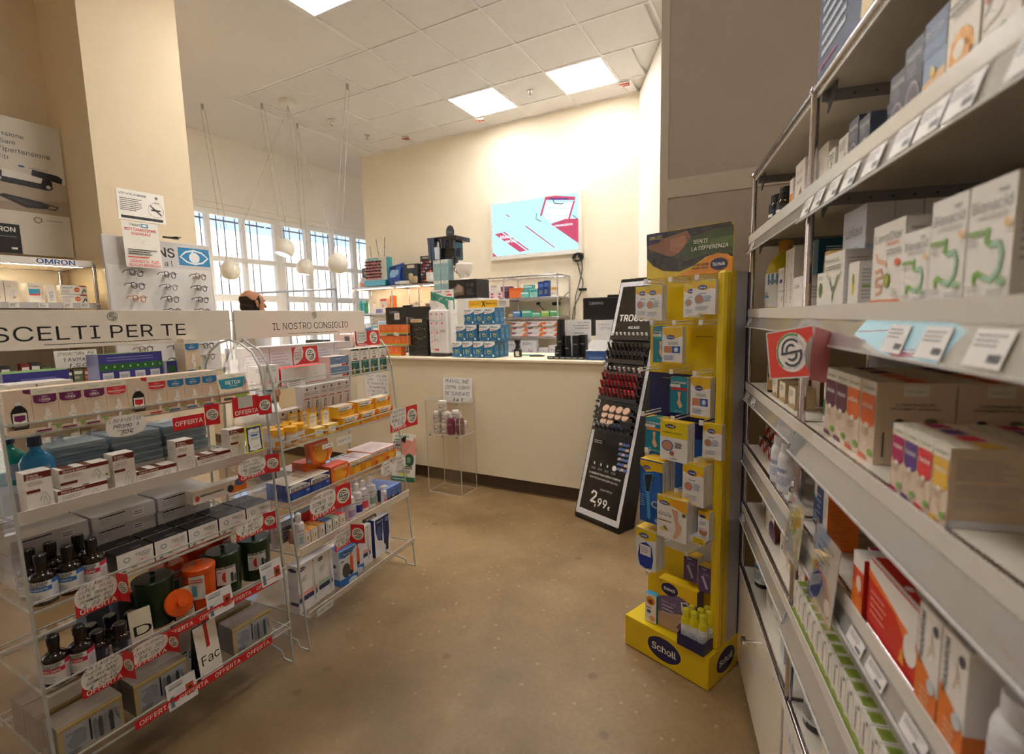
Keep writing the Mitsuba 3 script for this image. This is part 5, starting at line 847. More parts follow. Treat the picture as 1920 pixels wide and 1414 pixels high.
for i, (x, w, h) in enumerate([(.898, .052, .1), (.955, .052, .085), (1.02, .045, .085), (1.09, .055, .105), (1.142, .058, .128)]): rc('sleep_carton', dk(w, h), x, .03 if i != 2 else .05, 1.72, '%s dark blue sleep remedy carton with a pale arc' % nth(i, 5), group='dark blue sleep remedy cartons')
rc('carton', carton(.05, .06, .1, '#e9e7e4', name='wbx'), .97, .1, 1.72, 'plain white carton behind the dark blue sleep remedies, left one'); rc('carton', carton(.03, .06, .1, '#ece9e6', name='wbx2'), 1.055, .04, 1.72, 'narrow white carton between two dark blue sleep remedies')
sand = carton(.062, .05, .133, {'f': '#7f97b5', 'k': '#777', 'l': '#8a94a8', 'r': '#e0cfb5', 't': '#6f86a8', 'b': '#987'}, [('p', [(0, 0), (1, 0), (1, .42), (0, .36)], '#e2b98a'), ('r', 0, .75, 1, 1, '#5a6d96'), ('r', 0, .62, 1, .75, '#6d84a8'), ('t', 'Sedivitax', .5, .85, .84, '#dfe2e6', {'maxh': .07}), ('e', .5, .42, .12, .05, '#e8c33a'), ('e', .46, .46, .05, .03, '#f3e9c4'), ('l', .15, .1, .8, .2, 2, '#6a4a3a')], name='sand')
rc('carton', sand, 1.205, .03, 1.72, 'blue and sand coloured carton with a small yellow flower on the second board')
def flower(f):
    for i in range(12): a = i * np.pi / 6; f.ell(.5 + .26 * np.cos(a), .32 + .26 * np.sin(a) * f.W / f.H, .11, .11 * f.W / f.H, '#e9a03a' if i % 2 else '#efb95a')
    f.ell(.5, .32, .17, .17 * f.W / f.H, '#f2ead8'); f.text('Serenomer', .5, .84, .85, '#8fae6a', maxh=.08); f.lines(.1, .6, .8, .7, 2, '#6d6a60'); f.lines(.1, .92, .6, .98, 2, '#999')
m = MB(); m.box(-.036, 0, 0, .036, .055, .17, '#e9e4d8'); flower(Face(m, (-.036, 0, 0), (1, 0, 0), (0, 0, 1), .072, .17)); rc('carton', m.ply('print'), 1.274, .03, 1.72, 'white carton with a big orange flower on the second board, right part')
cold = carton(.07, .055, .17, '#e6e1d6', [('t', 'COLD', .45, .78, .8, '#7d8594', {'maxh': .12}), ('k', [(.05, .4), (.4, .55), (.95, .5)], .003, '#a9aaa4'), ('k', [(.05, .3), (.5, .35), (.95, .6)], .002, '#b9b4a8'), ('e', .6, .2, .16, .06, '#6f9a4a'), ('e', .12, .5, .06, .03, '#c96a5a'), ('l', .1, .9, .9, .98, 2, '#c98a6a')], name='cold')
for i in range(4): rc('herb_carton', cold, 1.352 + .078 * i, .03, 1.72, '%s pale carton with grey sketch lines on the second board' % nth(i, 4), group='pale sketch cartons on the second board')
# second board, far bay
def pills(r, h, glass, cap, lab, txt=WH, bsdf='gloss', caph=.025):
    a = MB(); a.lathe([(0, 0), (r * .95, 0), (r, .004), (r, h * .72), (r * .9, h * .82), (r * .72, h * .86), (r * .72, h * .9)], glass, n=26); b = MB(); b.lathe([(r * .8, h * .86), (r * .8, h + caph * .2), (r * .76, h + caph * .3), (0, h + caph * .3)], cap, n=22); q = MB()
    f = Face(q, (0, 0, h * .1), (1, 0, 0), (0, 0, 1), r * 3.4, h * .54, cyl=r * 1.005); f.rect(0, 0, 1, 1, lab); f.rect(.3, .62, .72, .78, txt); f.lines(.15, .12, .85, .5, 5, txt)
    return [('bottle', a.ply(bsdf)), ('cap', b.ply('satin')), ('label', q.ply('print'))]
rc('pill_bottle', pills(.033, .125, '#1b2230', '#23262e', '#232d3f'), .07, .07, 1.72, 'dark bottle at the far left end of the second board', cat='bottle'); rc('pill_bottle', pills(.034, .13, '#3a2210', '#111114', '#2b3644'), .16, .08, 1.72, 'amber pill bottle with a black cap on the far bay, second board', 20, cat='bottle'); rc('pill_bottle', pills(.03, .1, '#2b1b10', '#111114', '#2b3644'), .225, .06, 1.72, 'shorter dark pill bottle beside the amber one', cat='bottle')
rc('carton', carton(.05, .06, .145, {'f': '#5b5d5a', 'k': '#555', 'l': '#4d4f4d', 'r': '#555', 't': '#666', 'b': '#333'}, name='gry1'), .27, .07, 1.72, 'dark grey carton between the pill bottles and the white cartons'); rc('carton', carton(.04, .05, .125, '#ece6dc', [('r', .1, .05, .9, .65, '#d98a3a'), ('e', .5, .3, .25, .12, '#b8682a')], name='orw'), .325, .05, 1.72, 'slim white and orange carton on the far bay, second board')
rc('carton', carton(.1, .09, .15, '#ece7df', [('t', 'CUORE', .45, .82, .6, '#b9848a', {'maxh': .1}), ('p', [(.2, .3), (.4, .12), (.75, .4), (.7, .52), (.4, .4)], '#9a7a5a'), ('p', [(.2, .2), (.35, .08), (.4, .12), (.22, .32)], '#6f9a5a'), ('l', .2, .6, .8, .68, 2, '#aaa')], [('l', .15, .1, .9, .92, 14, '#8d8a86'), ('e', .3, .08, .2, .04, '#5a3a2a')], name='cuore'), .42, .05, 1.72, 'white carton with a brown leaf, its printed side towards the viewer'); rc('carton', carton(.09, .09, .16, '#e6e1da', [], [('l', .15, .1, .9, .92, 14, '#a5a29e')], name='cuor2'), .52, .08, 1.72, 'taller white carton behind the brown leaf carton')
# third board, far bay
def pump():
    a = MB(); a.lathe([(0, 0), (.055, 0), (.06, .006), (.06, .13), (.05, .165), (.024, .195), (.02, .2), (.02, .215)], '#c9b317', n=30); b = MB(); b.lathe([(.022, .205), (.022, .24), (0, .243)], '#d9a24a', n=18); q = MB(); f = Face(q, (0, 0, .01), (1, 0, 0), (0, 0, 1), .17, .118, cyl=.0606); f.rect(0, 0, 1, 1, '#e9e7e0'); f.rect(.55, .66, .9, .98, '#3a7fc0'); f.rect(.58, .7, .87, .8, '#7d96a0'); f.text('avera', .35, .42, .42, '#8a9096', maxh=.16); f.rect(.2, .28, .6, .34, '#4a8ac0'); f.rect(.1, .08, .4, .16, '#22262a')
    return [('bottle', a.ply('gloss')), ('cap', b.ply('gloss')), ('label', q.ply('print'))]
rc('cleanser_bottle', pump(), .10, .09, 1.447, 'large bright yellow bottle with a white label, far left on the third board', 12, cat='bottle')
ws = carton(.075, .06, .075, '#e9e5dd', [('r', .25, .35, .8, .5, '#453f7d'), ('t', 'DERMA', .3, .78, .3, '#999', {'rot': 0}), ('e', .8, .82, .08, .08, '#b9a')], name='wsm'); ws2 = carton(.075, .06, .06, '#e9e4da', [('e', .75, .6, .14, .16, '#c9a9a0'), ('t', 'CREMA', .3, .7, .3, '#999'), ('r', .05, .02, .7, .08, '#555')], name='wsm2')
rc('carton', ws2, .235, .05, 1.447, 'lower of two small white cartons stacked beside the yellow bottle'); rc('carton', ws, .235, .05, 1.508, 'upper small white carton with a violet bar beside the yellow bottle')
tw = carton(.05, .1, .185, '#e6e1d8', [('t', 'GUNA', .45, .82, .25, '#8a8f8c', {'rot': 90}), ('l', .3, .1, .75, .6, 12, '#b9aaa2'), ('r', .1, .01, .9, .03, '#9a4a3a')], name='tw')
rc('carton', tw, .318, .05, 1.447, 'tall white carton with vertical lettering, left of a pair on the third board'); rc('carton', tw, .37, .05, 1.447, 'tall white carton with vertical lettering, right of a pair on the third board')
teal = carton(.09, .12, .19, {'f': '#e3ded6', 'k': '#123f4c', 'l': '#123f4c', 'r': '#15495a', 't': '#184c5c', 'b': '#012'}, [('r', .5, 0, 1, 1, '#15495a')], [('l', .15, .68, .95, .9, 6, '#cfd6d4'), ('l', .15, .4, .9, .58, 4, '#dfe4e2'), ('r', .15, .36, .85, .38, '#d9826a'), ('l', .15, .12, .85, .3, 4, '#7f9aa0')], name='teal')
rc('carton', teal, .475, .08, 1.447, 'large dark teal carton with white lettering by the middle post'); rc('carton', carton(.11, .05, .085, '#ebe7df', [('t', 'CALMA', .35, .7, .45, '#99938c', {'rot': 0}), ('r', .1, .02, .9, .05, '#b85a4a')], [('l', .2, .3, .8, .7, 4, '#bbb')], name='wlow'), .58, .02, 1.447, 'small white carton before the dark teal carton')
# third board, near bay
def honey():
    a = MB(); a.lathe([(0, 0), (.03, 0), (.033, .004), (.033, .1), (.028, .11), (.026, .112)], '#3a2618', n=26); b = MB(); b.lathe([(.03, .105), (.03, .124), (.027, .127), (0, .127)], '#c9a55a', n=24); q = MB(); f = Face(q, (0, 0, .006), (1, 0, 0), (0, 0, 1), .15, .055, cyl=.0334); f.rect(0, 0, 1, 1, '#cfa460'); f.lines(.08, .1, .92, .9, 6, '#a87a3a')
    return [('jar', a.ply('gloss')), ('cap', b.ply('steel' if 0 else 'satin')), ('label', q.ply('print'))]
rc('honey_jar', honey(), .775 + .02, .05, 1.447, 'dark jar with a gold lid and gold label beside the middle post', cat='jar')
rc('blue_carton', carton(.05, .05, .17, {'f': '#4a5a6e', 'k': '#2a3442', 'l': '#9aa3b0', 'r': '#2a3442', 't': '#55606e', 'b': '#111'}, [('l', .4, .1, .9, .6, 8, '#71808f')], name='dsb'), .78, .13, 1.447, 'tall dark blue carton behind the dark jar')
lin_ = carton(.125, .046, .2, {'f': '#d9dfea', 'k': '#ccc', 'l': '#d9dce4', 'r': '#e2e4ea', 't': '#eceaea', 'b': '#889'}, [('t', 'Linfase', .5, .77, .7, '#6d7280', {'maxh': .1}), ('p', [(0, .0), (1, 0), (1, .55), (.6, .62), (0, .5)], '#a9bfe0'), ('p', [(0, .0), (1, 0), (1, .3), (0, .38)], '#8a9cc4'), ('r', 0, 0, 1, .05, '#6a7290')], [('p', [(0, .35), (1, .3), (1, .55), (0, .62)], '#b9cdea'), ('t', 'e', .45, .22, .3, '#33363f')], name='linfase')
for j in range(7): rc('drainage_carton', lin_, .885, .045 + .0475 * j, 1.447, 'tall pale blue drainage carton, %s from the front of its file' % ORD[j], group='tall pale blue cartons in one file')
rc('carton', carton(.05, .04, .075, '#ecebe4', [('e', .5, .5, .26, .22, '#5a6a3a'), ('e', .5, .5, .2, .15, '#a9bf5a', {'ring': .004}), ('r', 0, 0, 1, .06, '#44425a'), ('t', 'PETULIS', .5, .85, .7, '#666')], name='petu'), .845, -.0, 1.447, 'small white carton with a dark green fruit before the pale blue cartons')
def reedf(f):
    for a, b, c in ((.15, .78, '#8fa35a'), (.3, .72, '#4d5a86'), (.5, .5, '#6f8a4a'), (.72, .74, '#4d5a86'), (.88, .8, '#8fa35a')): f.poly([(.5, .1), (.47, .25), (a, b * .8), (a + .03, b * .8), (.53, .25)], c)
    f.text('Naturecod', .42, .87, .7, '#8a8f6a', maxh=.08); f.lines(.1, .68, .9, .78, 2, '#7d7a74'); f.rect(0, 0, 1, .045, '#3d4468')
m = MB(); m.box(-.06, 0, 0, .06, .06, .11, {'f': '#ebe9df', 'k': '#ddd', 'l': '#e6e3da', 'r': '#e9e9ea', 't': '#f0eeea', 'b': '#999'}); reedf(Face(m, (-.06, 0, 0), (1, 0, 0), (0, 0, 1), .12, .11)); Face(m, (.06, 0, 0), (0, 1, 0), (0, 0, 1), .06, .11).draw([('l', .08, .1, .95, .88, 14, '#aaa8aa'), ('r', 0, 0, 1, .03, '#3d4468')])
rc('carton', m.ply('print'), .925, .0, 1.447, 'white carton with crossed green and navy leaves on the third board')
rc('carton', carton(.05, .06, .08, {'f': '#ece9e0', 'k': '#ddd', 'l': '#ddd', 'r': '#ececec', 't': '#33333a', 'b': '#555'}, [('e', .5, .45, .14, .2, '#c9c03a'), ('e', .5, .62, .1, .12, '#7f9a3a'), ('r', 0, 0, 1, .06, '#4a5a4a')], [('l', .08, .15, .95, .85, 9, '#a5a5a8'), ('r', .1, .42, .7, .47, '#7fae55'), ('e', .85, .8, .1, .08, '#5a4a2a')], name='yel'), 1.035, .0, 1.447, 'small white carton with a yellow plant and a black top')
def guts(f, big=True):
    f.text('LenoDiar', .5, .83, .86, '#5a5a60', maxh=.1); f.text('Pediatric', .66, .74, .4, '#d9744a', maxh=.05)
    f.line([(.12, .64), (.2, .56), (.45, .52), (.5, .48)], .007, '#e2b69a'); f.line([(.15, .42), (.35, .44), (.4, .36), (.18, .33), (.16, .24), (.38, .26), (.36, .17), (.2, .14)], .005, '#dcab8e')
    f.ell(.55, .3, .1, .09, '#6f8a2f'); f.ell(.55, .3, .05, .07, '#b9b43a'); f.ell(.85, .5, .08, .045, '#d9653a'); f.lines(.5, .6, .95, .68, 2, '#999'); f.rect(0, 0, 1, .065, '#d9702f'); f.lines(.7, .1, .95, .2, 3, '#bbb')
m = MB(); m.box(-.055, 0, 0, .055, .075, .128, {'f': '#f0ece5', 'k': '#ddd', 'l': '#e9e4dc', 'r': '#efefef', 't': '#b83a3a', 'b': '#999'}); guts(Face(m, (-.055, 0, 0), (1, 0, 0), (0, 0, 1), .11, .128)); Face(m, (.055, 0, 0), (0, 1, 0), (0, 0, 1), .075, .128).draw([('l', .1, .5, .9, .9, 6, '#a9a9ac'), ('e', .35, .45, .2, .1, '#4a4a3a')])
rc('remedy_carton', m.ply('print'), 1.172, .0, 1.447, 'white carton with an orange foot and a drawing of the gut, for children')
def stomach(f):
    f.text('Bianacid', .5, .8, .86, '#5d6068', maxh=.11); f.text('neo', .75, .9, .2, '#8a8f9a', maxh=.05); f.lines(.2, .68, .9, .73, 2, '#bbb')
    P = np.array([(.48, .6), (.46, .5), (.58, .46), (.74, .47), (.82, .38), (.78, .25), (.62, .17), (.45, .2), (.32, .24), (.24, .22), (.24, .16)])
    f.line(P, f.W * .085, '#7fae55'); f.line(P[2:8], f.W * .055, '#a9d0c4'); f.rect(.04, .56, .4, .605, '#8fae6a'); f.lines(.05, .47, .3, .55, 3, '#bbb'); f.rect(0, 0, 1, .035, '#34385c'); f.lines(.05, .08, .4, .14, 2, '#b9b6b0'); f.ell(.85, .16, .09, .04, '#9abf9a'); f.ell(.92, .62, .06, .04, '#e8c58a'); f.lines(.6, .05, .95, .1, 2, '#aaa')
def bian(w, h):
    m = MB(); m.box(-w / 2, 0, 0, w / 2, .06, h, {'f': '#f2efea', 'k': '#ddd', 'l': '#eee', 'r': '#eceae8', 't': '#f3f1ee', 'b': '#999'}); stomach(Face(m, (-w / 2, 0, 0), (1, 0, 0), (0, 0, 1), w, h)); Face(m, (w / 2, 0, 0), (0, 1, 0), (0, 0, 1), .06, h).draw([('l', .1, .3, .9, .85, 8, '#b5b5b8'), ('r', 0, 0, 1, .04, '#34385c')]); return m.ply('print')
rc('stomach_carton', bian(.074, .1), 1.272, -.004, 1.447, 'shorter white carton with a green stomach, before the children\'s carton'); rc('stomach_carton', bian(.078, .128), 1.35, -.004, 1.447, 'taller white carton with a green stomach at the right edge of the picture')
rc('stomach_carton', bian(.078, .128), 1.432, -.004, 1.447, 'white stomach carton cut off by the right edge of the picture')
# red emblem card hanging from the third board
def hang(f):
    f.rect(.03, .03, .97, .97, '#e2493e'); emblem(f, .53, .52, f.W * .33, '#f0ece8', bg='#f4f1ee', ink='#33374a', g='#4f9a4a')
    for i, ch in enumerate('SARONNO SERVIZI SALUTE'):
        a = math.radians(80 - i * 11); f.text(ch, .53 + .265 * math.cos(a), .52 + .265 * math.sin(a) * f.W / f.H, .03, '#3a3f55', maxh=.04) if ch != ' ' else None
thing('hanging_card', [('card', sheet(.13, .108, '#d9d5d2', fn=hang, t=.002))], at(SR, .905, -.062, 1.305, 32, roll=-9), 'big square red card with the round emblem hanging from the third board', 'sign')
def fin2(f): f.rect(0, 0, 1, 1, '#d98a90'); f.ell(.75, .5, .6, .38, '#efe6e6'); [f.text(t, .5, v, .7, '#a33a44', True, maxh=.09) for t, v in (('OFFERTA', .86), ('SOLO', .2), ('DAI', .08))]; f.lines(.4, .4, .9, .65, 3, '#555')
thing('hanging_card', [('card', sheet(.075, .1, '#d98a90', fn=fin2, t=.002))], at(SR, 1.03, -.05, 1.315, -38, roll=-10), 'smaller pinkish card seen edge on beside the big red emblem card', 'sign')
# fourth board, near bay: aroma cartons
def aroma(w, d, h, c, word):
    F = [('r', 0, .84, 1, 1, '#e9e6d8'), ('t', 'herbalgem', .5, .91, .7, '#8aa07a'), ('p', [(.04, .83), (.96, .83), (.96, .5), (.8, .44), (.5, .42), (.2, .44), (.04, .5)], c), ('t', word, .5, .68, .72, WH, True, {'maxh': .05}), ('e', .5, .44, .14, .035, '#efeae0'), ('l', .15, .3, .7, .4, 3, '#b9a48e'), ('k', [(.3, .22), (.5, .27), (.6, .2), (.4, .17)], .001, '#cfc4b4'), ('e', .8, .12, .16, .045, '#74a84a'), ('p', [(.04, .0), (.6, 0), (.5, .05), (.04, .06)], c)]
    R = [('r', .34, .84, .66, .97, '#ece8dc'), ('t', 'herbalgem', .5, .9, .24, '#8aa07a'), ('t', 'LA PADRONANZA DEI', .5, .74, .5, '#4a4038', True, {'maxh': .05}), ('t', 'PROCEDIMENTI ANCESTRALI', .5, .69, .62, '#4a4038', True, {'maxh': .05}), ('e', .3, .5, .1, .04, '#a9c4e8'), ('e', .7, .5, .1, .04, '#a9c4e8'), ('e', .3, .54, .06, .03, '#3a3a2e'), ('e', .7, .55, .08, .03, '#6a6a50'), ('r', .1, .1, .12, .4, '#222')] if h > .13 else [('l', .08, .6, .92, .88, 7, '#b5a9a0'), ('l', .08, .38, .92, .56, 5, '#bdb1a6'), ('l', .08, .24, .92, .34, 3, '#c2b6aa'), ('r', 0, 0, 1, .1, '#dfe2ea')]
    Tp = [('r', .0, .0, 1, .3, '#ebe3d0'), ('p', [(.1, .4), (.9, .4), (.9, .7), (.1, .7)], c), ('t', 'herbalgem', .5, .15, .6, '#7d9a6a')]
    return carton(w, d, h, '#dcc8b2', F, R, R, Tp)
PU2, OR2 = '#5a2444', '#d8642a'
for i, (c, x) in enumerate([(PU2, .88), (PU2, .945), (OR2, 1.01), (OR2, 1.079)]):
    for j in range(3): rc('aroma_carton', aroma(.066, .115, .145, c, 'AROMA'), x, .02 + .117 * j, 1.17, 'tall beige carton with a %s shield, file %d from the left, %s from the front' % ('plum' if c == PU2 else 'orange', i + 1, ORD[j]), group='tall beige aroma cartons')
for i, (c, x) in enumerate([('#a3225c', 1.252), ('#5a3a84', 1.291), ('#d83a44', 1.329), ('#e3b54a', 1.368)]):
    for j in range(4): rc('small_aroma_carton', aroma(.0375, .085, .1, c, 'GEM'), x, .0 + .087 * j, 1.17, 'short beige carton with a %s label, %s from the front' % (['magenta', 'violet', 'red', 'yellow'][i], ORD[j]), group='short beige aroma cartons')
rc('carton', carton(.05, .16, .125, {'f': '#ece8e0', 'k': '#ddd', 'l': '#ddd', 'r': '#e4e0d8', 't': '#e9e6e0', 'b': '#999'}, [('r', 0, .12, 1, .45, '#2f6b3a'), ('t', 'DRENANTE', .35, .72, .5, '#333', {'rot': 90})], name='grnb'), .755, .05, 1.17, 'white carton with a dark green band beside the middle post, fourth board'); rc('carton', carton(.05, .16, .125, {'f': '#ece8e0', 'k': '#ddd', 'l': '#ddd', 'r': '#e4d4d8', 't': '#e9e6e0', 'b': '#999'}, [('p', [(0, .1), (1, .04), (1, .45), (0, .5)], '#d96a8a'), ('r', .7, .7, 1, .95, '#e09ab0'), ('t', 'DRENANTE', .35, .72, .5, '#666', {'rot': 90})], name='pinkb'), .812, .05, 1.17, 'white carton with a pink band beside the green banded one')
# fourth board, far bay
oil = carton(.07, .05, .07, {'f': '#e2d8c6', 'k': '#a98', 'l': '#a98f6a', 'r': '#8f7a5a', 't': '#5a4434', 'b': '#543'}, [('e', .7, .4, .1, .12, '#d98a7a'), ('l', .2, .6, .8, .85, 2, '#998')], name='oilc')
rc('oil_carton', oil, .06, .06, 1.17, 'small cream oil carton at the far left end of the fourth board'); rc('oil_carton', oil, .15, .05, 1.17, 'small cream oil carton left of the dropper bottle')
def dropper(r=.017, h=.075, lab='#a9854a'):
    a = MB(); a.lathe([(0, 0), (r, 0), (r, h * .72), (r * .5, h * .86), (r * .5, h * .95)], '#1c1512', n=20); b = MB(); b.lathe([(r * .65, h * .9), (r * .65, h * 1.12), (r * .3, h * 1.16), (r * .32, h * 1.4), (0, h * 1.46)], '#eceae6', n=16); q = MB(); Face(q, (0, 0, h * .1), (1, 0, 0), (0, 0, 1), r * 3, h * .5, cyl=r * 1.01).rect(0, 0, 1, 1, lab)
    return [('bottle', a.ply('gloss')), ('dropper_cap', b.ply('satin')), ('label', q.ply('print'))]
rc('dropper_bottle', dropper(.021, .085), .25, .04, 1.17, 'brown dropper bottle with a white cap on the fourth board', cat='bottle')
odp = carton(.07, .05, .06, {'f': '#e6dcc8', 'k': '#b59', 'l': '#b8a27e', 'r': '#b49a72', 't': '#8d7a5e', 'b': '#765'}, [('l', .15, .55, .8, .85, 3, '#7a8a94'), ('p', [(.0, 0), (1, 0), (1, .2), (.7, .3), (.4, .15), (0, .3)], '#a38a62')], name='odp')
for i, x in enumerate((.35, .45, .56)): rc('oil_tray', odp, x, .02, 1.17, '%s open cream counter tray right of the dropper bottle' % nth(i, 3), group='open cream trays', cat='display box')
for i, x in enumerate((.37, .48, .6)): rc('oil_carton', carton(.08, .05, .085, {'f': '#d9cdb8', 'k': '#a98', 'l': '#a98f6a', 'r': '#8f7a5a', 't': '#6a5442', 'b': '#543'}, name='oilb'), x, .1, 1.17, '%s brown topped carton behind the open trays' % nth(i, 3), group='brown topped cartons')
# fifth board, far bay
rb = carton(.075, .05, .045, {'f': '#e6dfd4', 'k': '#a33', 'l': '#a8242a', 'r': '#b8262c', 't': '#3a3630', 'b': '#622'}, [('p', [(0, .0), (.3, 0), (1, .7), (1, 1), (.8, 1), (0, .3)], '#b8262c'), ('l', .25, .4, .75, .8, 2, '#4a4440')], (), (), [('k', [(.1, .1), (.9, .1), (.9, .9), (.1, .9), (.1, .1)], .002, '#d9d2c4'), ('l', .2, .3, .8, .7, 3, '#8a847a')], name='rblk')
for i in range(3):
    for j in range(2): rc('balm_carton', rb, .07 + .085 * i, .04 + .06 * j, .925, 'red and white carton of the lower layer of the stack, %s, %s row' % (nth(i, 3), ['front', 'back'][j]), group='red black carton stack'); rc('balm_carton', rb, .07 + .085 * i, .06 + .06 * j, .971, 'black topped red carton of the upper layer of the stack, %s, %s row' % (nth(i, 3), ['front', 'back'][j]), group='red black carton stack')
rc('carton', carton(.08, .08, .13, '#ece7de', [('e', .7, .7, .2, .12, '#c98a7a', {'ring': .003}), ('l', .2, .5, .6, .6, 2, '#aaa'), ('e', .5, .15, .1, .05, '#9ab')], name='wc5'), .35, .05, .925, 'white carton right of the red black carton stack on the fifth board')
for i, x in enumerate((.46, .55)): rc('pill_bottle', pills(.036, .135, '#e2e2e4', '#e9e9ea', '#dfe2ea', '#8f96b5', 'satin'), x, .03, .925, '%s white pill bottle on the fifth board by the middle post' % nth(i, 2), 15, 'white pill bottles on the fifth board', 'bottle')
rc('dropper_bottle', dropper(.016, .05, '#e9e6e0'), .64, .02, .925, 'tiny dark dropper bottle with a white label by the middle post', cat='bottle')
# fifth board, near bay
rc('carton', carton(.1, .1, .135, '#c9c4bc', name='gb5'), .80, .24, .925, 'plain grey carton at the back of the fifth board')
rc('carton', carton(.07, .16, .11, {'f': '#ebe8e1', 'k': '#ddd', 'l': '#ccd', 'r': '#e9e9e6', 't': '#e3e4e0', 'b': '#555'}, [('p', [(0, 0), (1, 0), (1, .38), (.5, .52), (0, .6)], '#23406e'), ('p', [(0, .6), (.5, .52), (1, .38), (1, .44), (.5, .58), (0, .66)], '#2f9ab8'), ('r', .85, 0, 1, .9, '#4ab0cf'), ('l', .1, .08, .7, .35, 4, '#8fa6c4')], [('r', 0, 0, .15, 1, '#4ab0cf')], name='wb5'), .80, .03, .925, 'white carton with a navy and turquoise foot by the middle post, fifth board')
orb = carton(.075, .06, .148, {'f': '#ece7dd', 'k': '#d9701f', 'l': '#e07a22', 'r': '#e27a1f', 't': '#e58a2a', 'b': '#a51'}, [('r', 0, 0, .62, .85, '#2c3f70'), ('r', 0, .85, .62, .97, '#e9e2d6'), ('e', .6, .22, .22, .1, '#ece7dd'), ('l', .08, .3, .45, .75, 5, '#7f8fb5'), ('t', 'AROMA', .8, .6, .3, '#777', {'rot': 90})], [('l', .15, .08, .85, .62, 10, '#c96a18'), ('r', .12, .78, .6, .92, '#d9cdb8')], name='orb')
rc('orange_carton', orb, .895, .01, .925, 'upright orange carton with a navy panel facing the aisle on the fifth board')
rc('carton', carton(.13, .1, .06, {'f': '#1e6a80', 'k': '#123', 'l': '#1a5a70', 'r': '#1d6478', 't': '#2a7a90', 'b': '#012'}, [('l', .1, .1, .9, .3, 2, '#d9dde0')], name='tl5'), 1.0, .22, .985, 'dark teal carton lying at the back of the fifth board'); rc('carton', carton(.14, .14, .05, {'f': '#e38a2a', 'k': '#d9701f', 'l': '#e07a22', 'r': '#e27a1f', 't': '#c9c4ba', 'b': '#a51'}, [('r', .08, .2, .7, .95, '#d9d6d0'), ('l', .12, .35, .65, .8, 3, '#aaa')], [('r', .1, .3, .8, .9, '#d9d6d0')], name='ot5'), 1.02, .17, .925, 'flat orange and white carton under the dark teal one')
rc('carton', carton(.05, .05, .09, {'f': '#e9e6dc', 'k': '#ddd', 'l': '#ddd', 'r': '#2f4a78', 't': '#e9e6dc', 'b': '#555'}, [('r', .5, 0, .75, 1, '#5a8a3a'), ('r', .75, 0, 1, 1, '#2f4a78')], name='gwn'), 1.12, .2, .925, 'white carton with green and navy edges behind the magenta cartons')
mag = carton(.135, .056, .095, {'f': '#efe9e2', 'k': '#a01a5a', 'l': '#efe9e2', 'r': '#a8195f', 't': '#ae1d62', 'b': '#601'}, [('p', [(0, 0), (.85, 0), (.85, .2), (.72, .5), (.3, .72), (0, .72)], '#33486e'), ('p', [(0, .72), (.3, .72), (.72, .5), (.85, .2), (.85, 0), (.9, 0), (.9, .22), (.75, .56), (.3, .8), (0, .8)], '#c22a60'), ('e', .86, .15, .1, .14, '#e6ddd8'), ('l', .06, .1, .6, .6, 5, '#8593b0'), ('t', 'PUR ESSENTIEL', .3, .88, .45, '#4a4a55')], [('r', .15, .35, .65, .85, '#e6dde0')], (), [('r', .62, .1, .85, .7, '#dfd0d6')], name='mag')
for j in range(3): rc('magenta_carton', mag, 1.185, .02 + .06 * j, .925, 'magenta and navy carton, %s from the front on the fifth board' % ORD[j], group='magenta and navy cartons')
red2 = carton(.16, .056, .112, {'f': '#c0251c', 'k': '#a21', 'l': '#d9481e', 'r': '#c42a1c', 't': '#c52a20', 'b': '#611'}, [('p', [(0, .8), (1, .55), (1, .98), (0, .98)], '#efe9e2'), ('p', [(0, .72), (.6, .62), (.8, .42), (1, .35), (1, .48), (.8, .6), (0, .84)], '#e0702a'), ('e', .9, .4, .12, .2, '#efe9e2'), ('l', .08, .2, .55, .6, 4, '#d9786a'), ('p', [(.72, .1), (.82, .1), (.8, .28), (.76, .32)], '#e0962a')], [('r', .1, .2, .9, .5, '#e9e2da')], (), [('e', .62, .25, .05, .1, '#e9d6d0'), ('e', .66, .45, .05, .1, '#e9d6d0'), ('r', .0, .0, 1, .1, '#efe6de'), ('r', .7, .3, .85, .8, '#d9c9c0')], name='red2')
for j in range(3): rc('red_carton', red2, 1.275, -.005 + .06 * j, .925, 'bright red and white carton, %s from the front on the fifth board' % ORD[j], group='bright red cartons')
rc('red_carton', carton(.045, .05, .1, {'f': '#c8401f', 'k': '#a21', 'l': '#d9481e', 'r': '#b3261c', 't': '#e9e4dc', 'b': '#611'}, [('p', [(0, .75), (1, .75), (1, 1), (0, 1)], '#efe9e2'), ('e', .6, .5, .25, .15, '#e9cfc0'), ('p', [(0, 0), (1, 0), (1, .3), (0, .5)], '#d9701f')], name='redsm'), 1.165, -.01, .925, 'small red carton at the left of the bright red ones')
